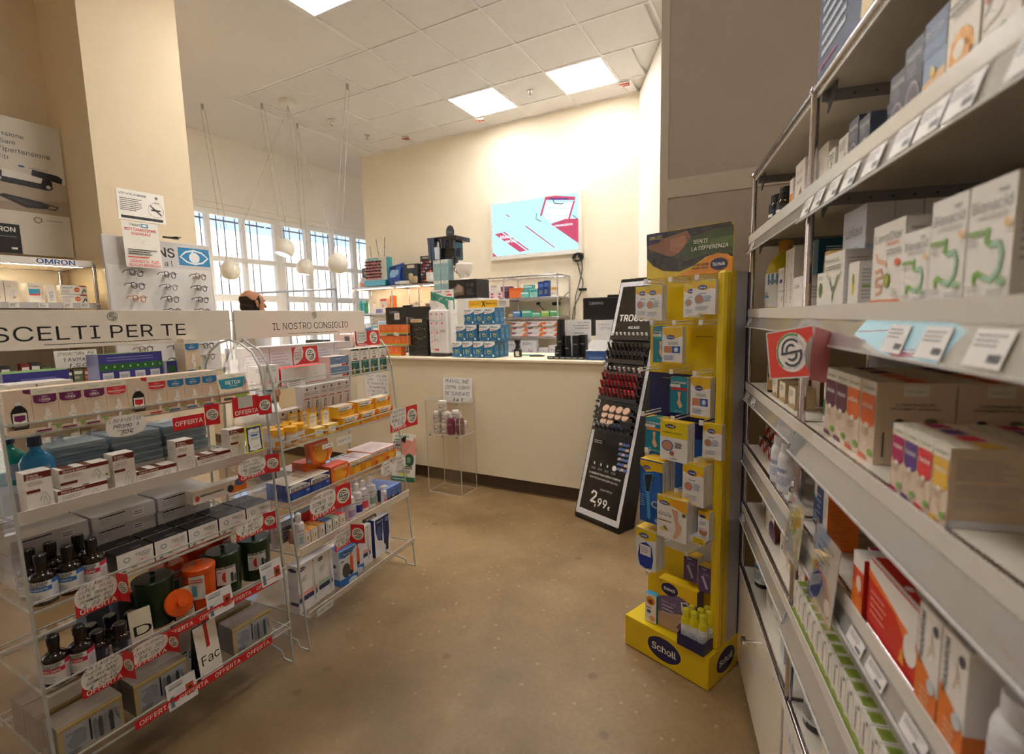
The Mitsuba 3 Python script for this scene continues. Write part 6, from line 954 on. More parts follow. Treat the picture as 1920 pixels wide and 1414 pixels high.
pra = carton(.052, .12, .135, {'f': '#ebe7e0', 'k': '#ddd', 'l': '#e0d9d0', 'r': '#e9e6e4', 't': '#e9e2d8', 'b': '#a51'}, [('p', [(0, 0), (1, 0), (1, .25), (.6, .38), (0, .48)], '#d4712a'), ('t', 'PRANAROM', .2, .68, .52, '#3a3f42', True, {'rot': 90, 'maxh': .3}), ('e', .78, .86, .12, .05, '#4a4f55'), ('k', [(.5, .55), (.65, .7), (.6, .8), (.75, .62)], .002, '#d9c4ae'), ('e', .75, .3, .18, .07, '#c9d0d4'), ('l', .3, .06, .85, .24, 3, '#e8b58a')], [('r', 0, 0, 1, .25, '#d4712a'), ('e', .55, .75, .12, .07, '#3a3f4a'), ('e', .55, .75, .07, .04, '#8a9aa8')], (), [('r', .0, .12, 1, 1, '#d06a28'), ('r', .0, .12, .2, 1, '#b8281c'), ('l', .3, .25, .95, .9, 4, '#e09a60'), ('t', 'PRANAROM', .5, .06, .9, '#555', True)], name='pra')
for i, x in enumerate((1.393, 1.449)):
    for j in range(2): rc('aroma_pack', pra, x, -.01 + .122 * j, .925, 'white and orange upright carton with black vertical lettering, %s file, %s' % (nth(i, 2), ['front', 'behind it'][j]), group='white and orange upright cartons')
rc('pill_bottle', pills(.034, .12, '#dfe0e3', '#e3e4e8', '#d2d4da', '#b5b8c0', 'satin'), 1.53, .02, .925, 'pale translucent bottle at the bottom right corner of the picture', cat='bottle')
# sixth board
wv = carton(.1, .05, .115, {'f': '#e6ddcc', 'k': '#ddd', 'l': '#ddd', 'r': '#e9e4da', 't': '#c9241a', 'b': '#755'}, [('e', .5, .45, .16, .14, '#c9a98f'), ('l', .2, .7, .8, .85, 2, '#aaa'), ('p', [(.6, 0), (1, 0), (1, .5), (.75, .4)], '#5a3a5e')], name='wv'); 
rc('carton', wv, .07, .06, .69, 'white carton with a red top, leftmost on the sixth board of the far bay'); rc('carton', wv, .19, .05, .69, 'white carton with a red top, second on the sixth board of the far bay'); rc('carton', carton(.12, .05, .13, {'f': '#ece6da', 'k': '#ddd', 'l': '#ddd', 'r': '#7a4a1f', 't': '#ece6da', 'b': '#755'}, [('e', .8, .15, .4, .3, '#4d2f52'), ('e', .7, .6, .1, .08, '#9a8a80'), ('l', .2, .75, .8, .85, 2, '#aaa')], name='wv2'), .31, .03, .69, 'white carton with a plum wave on the sixth board of the far bay')
rc('carton', carton(.05, .12, .14, {'f': '#e9e2d4', 'k': '#ddd', 'l': '#d9d2c4', 'r': '#a8601f', 't': '#b96a22', 'b': '#755'}, [('e', .5, .3, .2, .08, '#b9b0a4')], name='br6'), .41, .05, .69, 'brown sided white carton on the sixth board of the far bay')
og = carton(.085, .12, .07, {'f': '#ece4d4', 'k': '#d9701f', 'l': '#d9701f', 'r': '#e08024', 't': '#e2761c', 'b': '#a51'}, [('l', .15, .3, .8, .85, 3, '#b9aea0'), ('e', .3, .5, .08, .12, '#555')], (), (), [('t', 'oti', .5, .55, .4, '#f0a860', True), ('r', 0, 0, 1, .04, '#efe6d8')], name='og6')
for i, x in enumerate((.50, .59, .68)): rc('ear_drop_carton', og, x, .03, .69, '%s orange topped carton on the sixth board of the far bay' % nth(i, 3), group='orange topped cartons')
rc('carton', carton(.08, .1, .03, {'f': '#e9e4f0', 'k': '#ddd', 'l': '#ddd', 'r': '#e6e4ee', 't': '#e9e6ea', 'b': '#999'}, [('r', .1, .3, .8, .7, '#3d2f8f')], (), (), [('r', .15, .4, .85, .6, '#3d2f8f')], name='vio'), .59, .03, .77, 'white carton with a violet bar lying on the orange topped cartons')
for i, x in enumerate((.79, .865)): rc('orange_flat', carton(.075, .2, .1, {'f': '#efe6d6', 'k': '#d9701f', 'l': '#d9701f', 'r': '#e08024', 't': '#e2811f', 'b': '#a51'}, [('l', .2, .2, .8, .7, 4, '#c9b9a0')], name='of6'), x, .15, .69, '%s orange topped carton behind the green row on the sixth board' % nth(i, 2), group='orange topped cartons behind the green row')
gr = carton(.0335, .045, .085, {'f': '#e9e6dc', 'k': '#ddd', 'l': '#e0ddd2', 'r': '#e3e0d6', 't': '#e9e6dc', 'b': '#8a8'}, [('p', [(0, 0), (1, 0), (1, .2), (.5, .26), (0, .18)], '#8aa343'), ('t', 'PRANAROM', .42, .58, .5, '#4a4a48', True, {'rot': 90, 'maxh': .3}), ('e', .75, .9, .1, .04, '#555')], (), (), [('r', .12, .12, .88, .6, '#93a848'), ('l', .25, .2, .75, .5, 3, '#6f8430'), ('r', .0, .66, 1, .7, '#c9c6b4')], name='gr6')
ORD18 = ORD + ['fifteenth', 'sixteenth', 'seventeenth', 'eighteenth']
for i in range(18):
    rc('green_oil_carton', gr, .80 + .0355 * i, -.009, .69, 'small white green topped carton in the long front row, %s' % nth(i, 18), group='green topped cartons, front row')
    if i % 3 != 1: rc('green_oil_carton', gr, .80 + .0355 * i, .04, .69 - .012, 'green topped carton in the uneven second row, %s place' % ORD18[i], group='green topped cartons, second row')
def leafcard(f, c): f.rect(0, 0, 1, 1, '#cfd0d4'); f.text('PRANAROM', .5, .86, .6, '#6d7a5a', maxh=.06); f.lines(.12, .5, .9, .8, 4, '#7d7f86')
def lc1(f): f.poly([(0, .0), (1, .0), (1, .6), (.9, .9), (.5, 1), (.1, .9), (0, .6)], '#dcdcd6'); f.poly([(.06, .05), (.94, .05), (.94, .55), (.85, .8), (.5, .88), (.15, .8), (.06, .55)], '#a9b77f'); f.poly([(.06, .05), (.6, .05), (.5, .3), (.06, .4)], '#6d7684'); f.ell(.62, .28, .12, .1, '#d9dcd4'); f.lines(.2, .5, .85, .75, 4, '#5f6a44')
def lc2(f): leafcard(f, 0); f.poly([(.05, .05), (.9, .05), (.9, .2), (.6, .42), (.05, .46)], '#38496b'); f.poly([(.05, .46), (.6, .42), (.9, .2), (.95, .22), (.62, .48), (.05, .52)], '#b82a55'); f.ell(.82, .18, .13, .1, '#dcdce0'); f.ell(.82, .18, .07, .05, '#b83a4a', ring=.003)
thing('info_card', [('card', sheet(.1, .15, '#dfe0dc', fn=lc1, t=.001)), ('holder', {**sheet(.12, .17, '#fff', t=.001, bsdf='acrylic'), 'to_world': T().translate([0, -.004, -.008])})], at(SR, .85, -.035, .865, 0, tilt=-4), 'green leaf shaped information card clipped to the fifth board by the middle post', 'information card')
thing('info_card', [('card', sheet(.13, .15, '#d6d7db', fn=lc2, t=.001)), ('holder', {**sheet(.145, .165, '#fff', t=.001, bsdf='acrylic'), 'to_world': T().translate([0, -.004, -.006])})], at(SR, 1.06, -.035, .868, 0, tilt=-4), 'grey and navy information card clipped below the magenta cartons', 'information card')
# lowest board
rc('shampoo_bottle', pills(.03, .16, '#15181c', '#111', '#dfe4ea', '#3a7fb8'), .15, .05, .42, 'dark bottle with a white and blue label on the lowest board', cat='bottle'); rc('shampoo_bottle', pills(.026, .15, '#1d3a2a', '#e9e6da', '#26463a', '#8aa'), .07, .06, .42, 'dark green bottle with a cream cap at the far end of the lowest board', cat='bottle'); rc('shampoo_bottle', pills(.026, .14, '#0f1012', '#111', '#1d1f24', '#777'), .22, .08, .42, 'black bottle behind the white and blue labelled one', cat='bottle')
rc('carton', carton(.24, .07, .14, {'f': '#e6e1d8', 'k': '#111', 'l': '#111', 'r': '#151517', 't': '#141416', 'b': '#111'}, [('t', 'TRICO', .25, .75, .3, '#555'), ('k', [(.6, .2), (.75, .6), (.9, .3)], .002, '#b5b86a'), ('k', [(.5, .3), (.7, .4)], .002, '#8a9a6a'), ('l', .08, .3, .4, .5, 2, '#999')], (), (), [('t', 'TRICO', .5, .5, .4, '#3f8f4f'), ('l', .6, .3, .9, .6, 2, '#555')], name='trico2'), .42, .03, .42, 'long black and white hair carton on the lowest board'); rc('carton', carton(.05, .06, .1, '#c9cbd0', name='gry9'), .575, .02, .42, 'small grey carton right of the long black and white carton'); rc('gift_tin', carton(.12, .12, .15, {'f': '#26282c', 'k': '#111', 'l': '#222', 'r': '#2d3034', 't': '#55524a', 'b': '#111'}, [('k', [(.0, .9), (1, .9)], .003, '#b9a05a'), ('k', [(.1, .0), (.1, .9)], .002, '#8a8a80')], name='dktin'), .66, .06, .42, 'dark glossy box with a gold line beside the middle post, lowest board')
rc('shampoo_bottle', pills(.035, .17, '#141417', '#0e0e10', '#d9d9dc', '#555'), .82, .05, .42, 'black bottle with a white label right of the middle post, lowest board', cat='bottle'); rc('shampoo_bottle', pills(.03, .15, '#ece6da', '#e9e2d4', '#e6e0d4', '#bbb', 'satin'), .89, .07, .42, 'cream bottle on the lowest board before the orange topped cartons', cat='bottle')
for i in range(4): rc('herbal_carton', carton(.085, .16, .15, {'f': '#d9cfae', 'k': '#a84', 'l': '#c9b98a', 'r': '#d9cfae', 't': '#e0601c', 'b': '#765'}, [('k', [(.5, .1), (.4, .5), (.55, .8)], .003, '#8a9a5a'), ('e', .6, .6, .15, .1, '#b9a05a'), ('l', .2, .8, .8, .95, 2, '#8a7a5a')], name='herb9'), .955 + .088 * i, .03, .42, '%s orange topped herbal carton on the lowest board' % nth(i, 4), group='orange topped herbal cartons')
m = MB(); m.box(.76, -.014, .355, .96, -.0125, .41, '#d6d4d0'); f = Face(m, (.76, -.014, .355), (1, 0, 0), (0, 0, 1), .2, .055); f.text('IL NOSTRO', .6, .5, .62, '#6d6d70', maxh=.5); f.ell(.14, .5, .07, .25, '#999', ring=.004); thing('shelf_plate', m.ply('print'), SR, 'grey plate lettered il nostro on the nearest flap door', 'label')

# ------------------------------------------------------------------ yellow foot care floor display
SC = fr((-.571, 2.036, 0), -21.2); YEL, NAV = '#e3c416', '#1d1d52'
def scholl(f, u, v, ru, rv=None, c=NAV): f.ell(u, v, ru, rv or ru * .55 * f.W / f.H, c, n=28); f.text('Scholl', u, v, ru * 1.45, WH, True)
m = MB(); m.cbox(0, 0, .003, .39, .275, .14, YEL, .002); f = Face(m, (0, 0, .003), (1, 0, 0), (0, 0, 1), .39, .137); scholl(f, .5, .5, .2, .36); g = Face(m, (.39, 0, .003), (0, 1, 0), (0, 0, 1), .275, .137); scholl(g, .5, .5, .27, .36); base = m.ply('satin')
m = MB(); m.box(.002, .168, .14, .362, .185, 1.605, YEL); f = Face(m, (.002, .168, .14), (1, 0, 0), (0, 0, 1), .36, 1.465, e0=.0005); f.rect(0, .545, 1, .725, NAV); f.rect(0, .39, 1, .545, '#2a5fa8'); f.rect(0, .2, 1, .39, '#d9d9dc'); f.rect(0, .06, 1, .2, YEL)
for v in (.9, .78, .66): 
    for u in (.28, .7): f.rect(u - .1, v - .07, u + .1, v - .068, '#a8920f')
pan = m.ply('satin')
m = MB(); m.cbox(.355, .06, .14, .39, .1, 1.6, YEL, .008); m.box(.362, .1, .14, .388, .235, 1.6, '#b9b9bf'); m.box(.387, .1, .14, .3895, .13, 1.6, YEL); m.box(.387, .225, .14, .3895, .24, 1.6, NAV); m.box(.0, .185, .14, .362, .2, 1.6, '#d9b914'); side = m.ply('satin')
m = MB(); hp = [(-.006, 1.6), (.366, 1.6)] + [(.366 - .02 + .02 * math.cos(a), 1.765 + .02 * math.sin(a)) for a in np.linspace(0, np.pi / 2, 5)] + [(.014 - .02 * math.sin(a), 1.765 + .02 * math.cos(a)) for a in np.linspace(0, np.pi / 2, 5)]
m.prism(hp, .15, .156, YEL, 1); f = Face(m, (-.006, .1497, 1.6), (1, 0, 0), (0, 0, 1), .372, .185, e0=.0004)
f.poly([(.0, .45), (.08, .28), (.22, .14), (.42, .1), (.58, .2), (.72, .36), (.85, .4), (1, .3), (1, .9), (.97, .99), (.03, .99), (0, .9)], '#2c2013')
f.poly([(.28, .5), (.5, .3), (.72, .4), (1, .38), (1, .88), (.8, .9), (.55, .8)], '#3a4a1e'); f.poly([(.6, .55), (1, .5), (1, .72), (.7, .7)], '#55682a'); f.poly([(.02, .78), (.2, .84), (.5, .95), (.55, .8), (.42, .5), (.3, .42), (.12, .58), (.02, .66)], '#8a5a3c'); f.poly([(.3, .8), (.48, .86), (.5, .7), (.4, .5), (.3, .55)], '#a8734e'); f.poly([(.0, .5), (.1, .36), (.3, .3), (.36, .4), (.12, .56)], '#16100b')
f.poly([(.4, .02), (.55, .12), (.72, .34), (.84, .4), (.95, .36), (1, .28), (1, 0), (.4, 0)], '#e8921c'); f.poly([(0, .99), (0, .74), (.16, .78), (.26, .99)], NAV)
f.text('100', .07, .89, .08, '#e8d23a', True); f.text('ANNI DI', .165, .91, .07, '#e8d23a', True); f.text('ESPERIENZA', .165, .86, .1, '#e8d23a', True); f.text('SENTI', .66, .68, .16, '#e8e6da', True, slant=.15, rot=0); f.text('LA DIFFERENZA', .76, .54, .4, '#e8e6da', True, slant=.15)
f.text('STARE BENE', .66, .2, .18, '#20180c', True); f.text('PRENDE PIEDE', .66, .13, .18, '#20180c', True); scholl(f, .865, .18, .09, .12)
bs('laminate', {'type': 'bumpmap', 'arbitrary': mikit.proc(lambda p, n, uv: .5 * noise(p.x * 260 + p.y * 130, p.z * 260, 0.) + .5 * noise(p.x * 620 + p.y * 300, p.z * 620, 3.), eps=4e-4), 'scale': .0011, 'bsdf': {'type': 'principled', 'base_color': VC, 'roughness': .13, 'specular': .7, 'clearcoat': .6, 'clearcoat_gloss': .95}})
hdr = m.ply('laminate')
def pegs(z, xs, L_=.12):
    out = []
    for x in xs:
        m = MB(); m.tube([(x, .165, z), (x, .165 - L_, z), (x, .16 - L_ - .006, z + .008)], .0034, '#e9e7e2', 6); m.tube([(x, .165, z + .012), (x, .165 - L_ + .01, z + .012)], .0022, '#e9e7e2', 5); m.box(x - .008, .155 - L_ - .004, z - .003, x + .008, .157 - L_ - .002, z + .016, '#f0eeea'); out.append(('peg_hook', m.ply('satin')))
        m = MB(); m.ell = None
    return out
PG = [(1.575, (.07, .18, .29)), (1.41, (.10, .2, .31)), (1.22, (.05, .19, .29)), (1.035, (.06, .2, .32)), (.885, (.08, .3)), (.745, (.22,)), (.585, (.12,)), (.5, (.15, .27)), (.35, (.09,))]
pp = [('base_box', base), ('panel', pan), ('side_board', side), ('header', hdr)]
for z, xs in PG: pp += pegs(z, xs)
kS = thing('floor_display', pp, SC, 'bright yellow foot care floor display before the grey partition', 'display stand'); labels[kS + '__header'] = {'label': 'glossy header picture of bare feet on grass'}
def blister(w, h, kind='y', pic='#d9a68a', n=1, t=.012):
    m = MB(); m.box(-w / 2, 0, 0, w / 2, t, h, {'f': '#ecebe8', 'k': '#ddd', 'l': '#d5d8dc', 'r': '#dfe0e2', 't': '#e0b41c', 'b': '#ccc'}); f = Face(m, (-w / 2, 0, 0), (1, 0, 0), (0, 0, 1), w, h)
    if kind == 'y':
        f.poly([(0, .98), (.5, 1), (1, .98), (1, .72), (.8, .76), (.6, .7), (.35, .72), (0, .8)], '#e8b922'); f.poly([(0, .98), (.5, 1), (1, .98), (1, .86), (0, .92)], '#e2c81e'); scholl(f, .45, .79, .2, .065, '#23358a'); f.rect(.3, .6, .62, .625, '#9aa3b8'); f.ell(.3, .45, .2, .2 * w / h, '#9fb4c9'); f.ell(.3, .45, .17, .17 * w / h, pic); f.lines(.52, .38, .95, .56, 4, '#8ea0c4'); f.lines(.15, .12, .85, .26, 3, '#b5bccb'); f.rect(.3, .03, .7, .05, '#d9b43a')
    elif kind == 'b':
        f.poly([(0, .98), (1, .98), (1, .75), (.6, .68), (.2, .75), (0, .85)], '#e3b91e'); scholl(f, .42, .72, .2, .06, '#23358a'); f.rect(.1, .3, .48, .48, '#c98a6a'); f.rect(.5, .3, .9, .48, '#2a5fb0'); f.ell(.7, .39, .1, .06, '#dfe6ee'); f.lines(.1, .1, .8, .24, 4, '#7f94c4'); f.lines(.3, .52, .8, .6, 2, '#9aa'); f.rect(0, 0, 1, .05, '#e3b91e')
    elif kind == 'c':
        f.rect(0, 0, 1, 1, '#177a94'); f.ell(.5, .96, .5, .06, '#2a93ad'); f.text('Compeed', .5, .86, .84, '#dfe9ec', True); f.rect(0, .72, .6, .8, '#e8e6e2'); f.rect(.1, .64, .98, .71, pic); f.poly([(.45, .6), (.65, .6), (.6, .4), (.75, .2), (.6, .14), (.42, .28), (.5, .42)], '#d9b08a'); f.ell(.55, .22, .2, .1, '#0e5a70', ring=.002); f.text('COMPEED', .5, .06, .5, '#9fd0da')
    elif kind == 'h':
        f.rect(0, 0, 1, 1, '#efefec'); f.rect(0, .6, 1, 1, '#e6cf1a'); scholl(f, .38, .88, .2, .055, '#16161c'); f.text('PROTEZIONE ALLUCE VALGO', .44, .72, .72, '#3a3a2a', True, maxh=.045); f.ell(.28, .38, .22, .14, '#3f6fae'); f.ell(.28, .38, .18, .115, '#c98f76'); f.ell(.45, .2, .09, .06, '#b06a5a'); f.lines(.55, .35, .92, .5, 4, '#444'); f.rect(.35, .06, .65, .075, '#555')
    elif kind == 'f':
        f.rect(0, 0, 1, 1, '#1d4f9e'); f.ell(.5, .6, .45, .3, '#2a63b8'); f.poly([(0, .98), (1, .98), (1, .84), (.6, .84), (.3, .8), (0, .9)], '#e8c21c'); scholl(f, .3, .875, .16, .03, '#1d2a80'); f.poly([(.2, .76), (.6, .8), (.62, .72), (.45, .5), (.26, .48), (.18, .62)], '#26303c'); f.poly([(.28, .5), (.44, .5), (.5, .1), (.44, .05), (.36, .08)], '#4a9ad0'); f.line([(.19, .76), (.6, .8), (.46, .5), (.27, .48), (.19, .76)], .003, '#58a8dc'); f.lines(.02, .25, .28, .45, 6, '#7fa3d8'); f.ell(.72, .32, .2, .06, '#9ab4d8'); f.ell(.72, .32, .12, .035, '#33507f'); f.ell(.8, .07, .12, .035, '#8fb0e0')
    elif kind == 's':
        f.poly([(0, .98), (1, .98), (1, .7), (.85, .72), (.5, .8), (.25, .78), (0, .86)], '#e8a81c'); f.poly([(0, .98), (.6, .98), (.4, .86), (0, .9)], '#e3c91c'); scholl(f, .25, .83, .17, .05, '#23307a'); f.text('Expert Care', .3, .6, .4, '#9a9aa0', maxh=.04); f.text('Nutriente', .28, .55, .44, '#6a6a70', maxh=.05); f.poly([(.5, .74), (.72, .72), (.72, .5), (.85, .35), (.8, .2), (.66, .05), (.56, .06), (.66, .28), (.62, .45)], '#d9ab92'); f.ell(.74, .3, .13, .09, '#e6c4b0', ring=.003); f.rect(.04, .4, .5, .425, '#6d6f3a'); f.poly([(.1, .2), (.3, .3), (.4, .2)], '#7a7a3a'); f.ell(.2, .2, .1, .04, '#e0cd6a'); f.rect(.86, .62, .98, .7, '#6f6a44')
    elif kind == 'v':
        f.rect(0, 0, 1, 1, '#54407a'); f.poly([(0, .98), (1, .98), (1, .9), (0, .85)], '#3b3a66'); scholl(f, .4, .9, .22, .05, '#4a5288'); f.poly([(.2, .6), (.4, .65), (.75, .2), (.6, .14)], '#b5a9c9'); f.lines(.3, .66, .8, .78, 2, '#9a8fc0')
    elif kind == 'g':
        f.rect(0, 0, 1, 1, '#dfe4ea'); f.poly([(0, .98), (1, .98), (1, .78), (.5, .72), (0, .78)], '#d9c41a'); scholl(f, .4, .83, .24, .06, '#23358a'); f.poly([(.1, .3), (.2, .6), (.5, .68), (.8, .6), (.88, .3), (.8, .06), (.5, .02), (.2, .06)], '#17379c'); f.rect(.22, .34, .76, .6, '#dfe0e6'); f.lines(.28, .4, .7, .56, 3, '#8f96b5')
    m.tube([(0, t / 2, h - .004), (0, t / 2 - .001, h)], .001, '#ddd', 4); return m.ply('satin')
def hang_(kind, w, h, x, ztop, y0, n, label, pic='#d9a68a', deg=0, dy=.013, group=None):
    d = blister(w, h, kind, pic, t=dy - .002)
    for i in range(n):
        if n == 1: l = label
        else: l = label + (', front one' if i == 0 else ', %s from the front' % ORD[i])
        thing('hanging_pack', d, at(SC, x, y0 + dy * i, ztop - h, deg + (i % 2) * 1.5), l, 'hanging pack', group or (label if n > 1 else None))
hang_('y', .078, .135, .03, 1.565, .075, 2, 'white and yellow corn plaster pack on the top left hook', '#c98a76'); hang_('y', .078, .14, .095, 1.565, .05, 3, 'white and yellow plaster pack right of the top left one', '#c98a6a')
hang_('y', .07, .125, .245, 1.56, .08, 2, 'white and yellow pack behind the top right one', '#b98a72'); hang_('y', .09, .125, .315, 1.57, .04, 3, 'white and yellow pack on the top right hook', '#b5805f')
hang_('c', .066, .145, .115, 1.4, .07, 2, 'teal blister plaster pack on the second row of hooks', '#1b9aa8'); hang_('b', .088, .145, .185, 1.4, .045, 2, 'white and yellow pack with a blue picture on the second row')
hang_('c', .075, .145, .195, 1.2, .08, 2, 'teal blister plaster pack with a red band on the third row', '#c9383a'); hang_('b', .08, .16, .293, 1.21, .07, 3, 'white and yellow pack with a blue picture on the third row')
hang_('c', .08, .145, .095, 1.025, .06, 5, 'teal blister plaster pack with an orange band on the fourth row', '#d9862a'); hang_('h', .12, .155, .225, 1.035, .0, 4, 'white and bright yellow bunion protection pack in the middle', deg=-2); hang_('y', .075, .135, .355, 1.04, .05, 2, 'white and yellow pack at the right edge of the fourth row', '#b9806a')
hang_('f', .105, .262, .14, .87, -.02, 5, 'tall blue foot file pack, lower left', dy=.018); hang_('y', .087, .16, .31, .885, .0, 7, 'white and yellow pack in the deep file on the right', '#c9806a', dy=.017)
hang_('s', .128, .17, .24, .745, -.03, 5, 'large white foot mask pack with a leg on it', dy=.016); hang_('g', .095, .172, .118, .575, -.02, 4, 'clear pack with a dark blue insole, lowest left', dy=.016)
hang_('v', .06, .105, .262, .475, .08, 4, 'violet pack behind the grey tray', dy=.014); hang_('v', .055, .105, .33, .46, .07, 3, 'violet pack at the right end of the lowest hooks', dy=.014)
m = MB(); m.hull([(.27, -.01, .585), (.37, -.01, .585), (.27, -.01, .60), (.37, -.01, .60), (.27, .15, .6), (.37, .15, .6), (.27, .15, .615), (.37, .15, .615)], '#c9c9cc'); m.quad((.27, -.01, .6), (.27, .15, .615), (.27, .15, .7), (.27, -.01, .62), '#b5b5ba'); f = Face(m, (.27, -.0105, .582), (1, 0, 0), (0, 0, 1), .1, .03); f.rect(.5, .1, .98, .95, '#e8c81c'); f.text('COM IL', .74, .66, .36, '#222', True); f.text('50% IN MENO', .74, .3, .42, '#222', True)
thing('tray', m.ply('satin'), SC, 'grey sloping tray with a small yellow sticker on the yellow display', 'tray')
thing('cream_carton', carton(.045, .035, .1, {'f': '#ecebe8', 'k': '#ddd', 'l': '#ddd', 'r': '#dfe0e4', 't': '#e8bb22', 'b': '#ccc'}, [('p', [(0, 1), (1, 1), (1, .7), (0, .78)], '#e8bb22'), ('e', .4, .8, .3, .06, '#23358a'), ('l', .15, .45, .85, .62, 3, '#8f9ac0'), ('e', .5, .18, .38, .14, '#b5806a'), ('e', .5, .3, .4, .06, '#d9c4cf')], name='ccart'), at(SC, .345, .02, .605), 'small white and yellow cream carton standing in the grey tray', 'carton')
def velvet():
    F = [('p', [(0, 1), (1, 1), (1, .72), (.8, .72), (.55, .78), (.3, .72), (0, .62)], '#e8c21c'), ('e', .3, .84, .22, .13, NAV), ('t', 'Scholl', .3, .84, .3, WH, True), ('p', [(0, 0), (1, 0), (1, .5), (0, .3)], '#b5987f'), ('p', [(.6, .68), (.75, .72), (.95, .55), (.9, .42), (.75, .38), (.62, .5)], '#e6e2e6'), ('p', [(.63, .66), (.74, .69), (.85, .58), (.72, .55)], '#4a3f6a'), ('p', [(.66, .4), (.8, .38), (.7, .18), (.58, .08), (.5, .14)], '#d9d0d4'), ('p', [(.5, .14), (.58, .08), (.66, .16), (.6, .26)], '#6d4a7a'), ('l', .1, .3, .5, .52, 3, '#b5a6c4'), ('t', 'Velvet Soft', .28, .56, .4, '#cfc6dc')]
    return carton(.17, .055, .21, {'f': '#6f5f86', 'k': '#654', 'l': '#e3bb1a', 'r': '#5d4f74', 't': '#e6bf1c', 'b': '#443'}, F, name='velvet')
thing('file_carton', velvet(), at(SC, .225, .045, .142, 3), 'lilac and yellow electric foot file box standing on the yellow base', 'carton')
thing('roll_on_carton', carton(.052, .03, .125, {'f': '#ecebe6', 'k': '#2a9ac0', 'l': '#2a9ac0', 'r': '#3aa3c4', 't': '#2a8ab4', 'b': '#167'}, [('e', .5, .78, .4, .16, '#e39a2a'), ('e', .5, .74, .22, .09, '#8a3a2a'), ('r', 0, .45, 1, .6, '#f2efe9'), ('e', .35, .38, .2, .06, '#2f5fa0'), ('e', .65, .15, .25, .1, '#d99a7a'), ('l', .1, .5, .8, .56, 1, '#555')], name='rollon'), at(SC, .11, .03, .142, 4), 'narrow white and blue carton with an orange sun on the yellow base', 'carton')
m = MB()
for a in ((.262, -.012, .375, -.008), (.262, .095, .375, .099), (.262, -.012, .266, .099), (.371, -.012, .375, .099)): m.box(a[0], a[1], .142, a[2], a[3], .19, NAV)
m.box(.262, -.012, .142, .375, .099, .146, NAV); thing('spray_tray', m.ply('satin'), SC, 'dark navy cardboard tray holding spray cans on the yellow base', 'tray')
def scan():
    a = MB(); a.lathe([(0, 0), (.0165, 0), (.018, .003), (.018, .095), (.016, .105)], '#dfe3e8', n=22); b = MB(); b.lathe([(.0182, .088), (.0182, .104), (.0155, .112), (.0125, .116)], '#d9d015', n=22); c = MB(); c.lathe([(.013, .112), (.013, .142), (.009, .147), (0, .148)], '#e2dc3a', n=18); q = MB(); f = Face(q, (0, 0, .004), (1, 0, 0), (0, 0, 1), .06, .085, cyl=.0181); f.poly([(0, 0), (1, 0), (1, .35), (.6, .28), (.3, .42), (0, .3)], '#1d3f8a'); f.lines(.2, .5, .8, .72, 3, '#8a9ab5'); f.ell(.8, .2, .1, .08, '#2a6ab5')
    return [('can', a.ply('satin')), ('collar', b.ply('satin')), ('cap', c.ply('satin')), ('label', q.ply('print'))]
cn = scan()
for i, (x, y) in enumerate([(.285, .012), (.318, .015), (.352, .02), (.29, .05), (.325, .053), (.355, .058), (.295, .082), (.335, .083)]): thing('spray_can', cn, at(SC, x, y, .146, 20 * i), 'small white and yellow spray can in the navy tray, %s row, %s' % (['front', 'middle', 'back'][i // 3], nth(i % 3, 3 if i < 6 else 2)), 'spray can', 'white and yellow spray cans')

# ------------------------------------------------------------------ slanted black make-up display
TR = fr((-1.30, 3.274, 0), -24.6); LEAN = math.degrees(.29); TF = TR.translate([0, -.0, .0]).rotate([1, 0, 0], -LEAN)
m = MB(); m.cbox(0, 0, .02, .42, .02, 1.79, '#131316', .003); f = Face(m, (0, 0, .02), (1, 0, 0), (0, 0, 1), .42, 1.77, e0=.0006)
f.rect(.02, .012, .98, .985, '#dcdde2'); f.rect(.085, .035, .915, .965, '#121215'); f.text('TROUSSE', .5, .83, .72, WH, True); f.text('MILANO', .5, .79, .24, '#d9d9d9', True)
f.text('IL MADE IN ITALY COSTA TROPPO?', .5, .185, .7, WH, True, maxh=.011); f.text('NON PIU CON TROUSSE MILANO.', .5, .168, .62, WH, False, maxh=.011); f.text('2', .36, .095, .13, WH, True); f.text(',99', .54, .08, .26, WH, True); f.text('€', .72, .07, .05, WH, True); f.text('A PARTIRE DA', .6, .13, .26, '#c9c9c9', maxh=.006)
for i, u in enumerate((.24, .39, .54, .69)): f.ell(u, .225, .045, .0107, WH if i == 3 else '#ddd', **({} if i == 3 else {'ring': .0022})); f.ell(u, .225, .015, .006, '#ddd') if i < 3 else None; f.lines(u - .05, .2, u + .05, .21, 2, '#8a8a8a')
for i in range(3): f.ell(.23 + .0 * i, .455 - .048 * i, .072, .025, '#d9a98c', ring=.003, n=26); f.text('12', .36, .45 - .048 * i, .03, '#bbb')
f.lines(.16, .305, .34, .32, 2, '#9a9a9a'); board = m.ply('gloss')
m = MB(); m.hull([(0.005, .01, .02), (.415, .01, .02), (.005, .01, 0), (.415, .01, 0), (.005, .17, 0), (.415, .17, 0), (.005, .5, 1.66), (.415, .5, 1.66), (.005, .53, 1.66), (.415, .53, 1.66)], '#0f0f11'); cab = m.ply('satin')
tp = [('front_board', {**board, 'to_world': T().rotate([1, 0, 0], -LEAN)}), ('cabinet', cab)]
kT = thing('makeup_display', tp, TR, 'slanted black make-up display with a white border between the counter and the yellow stand', 'display stand')
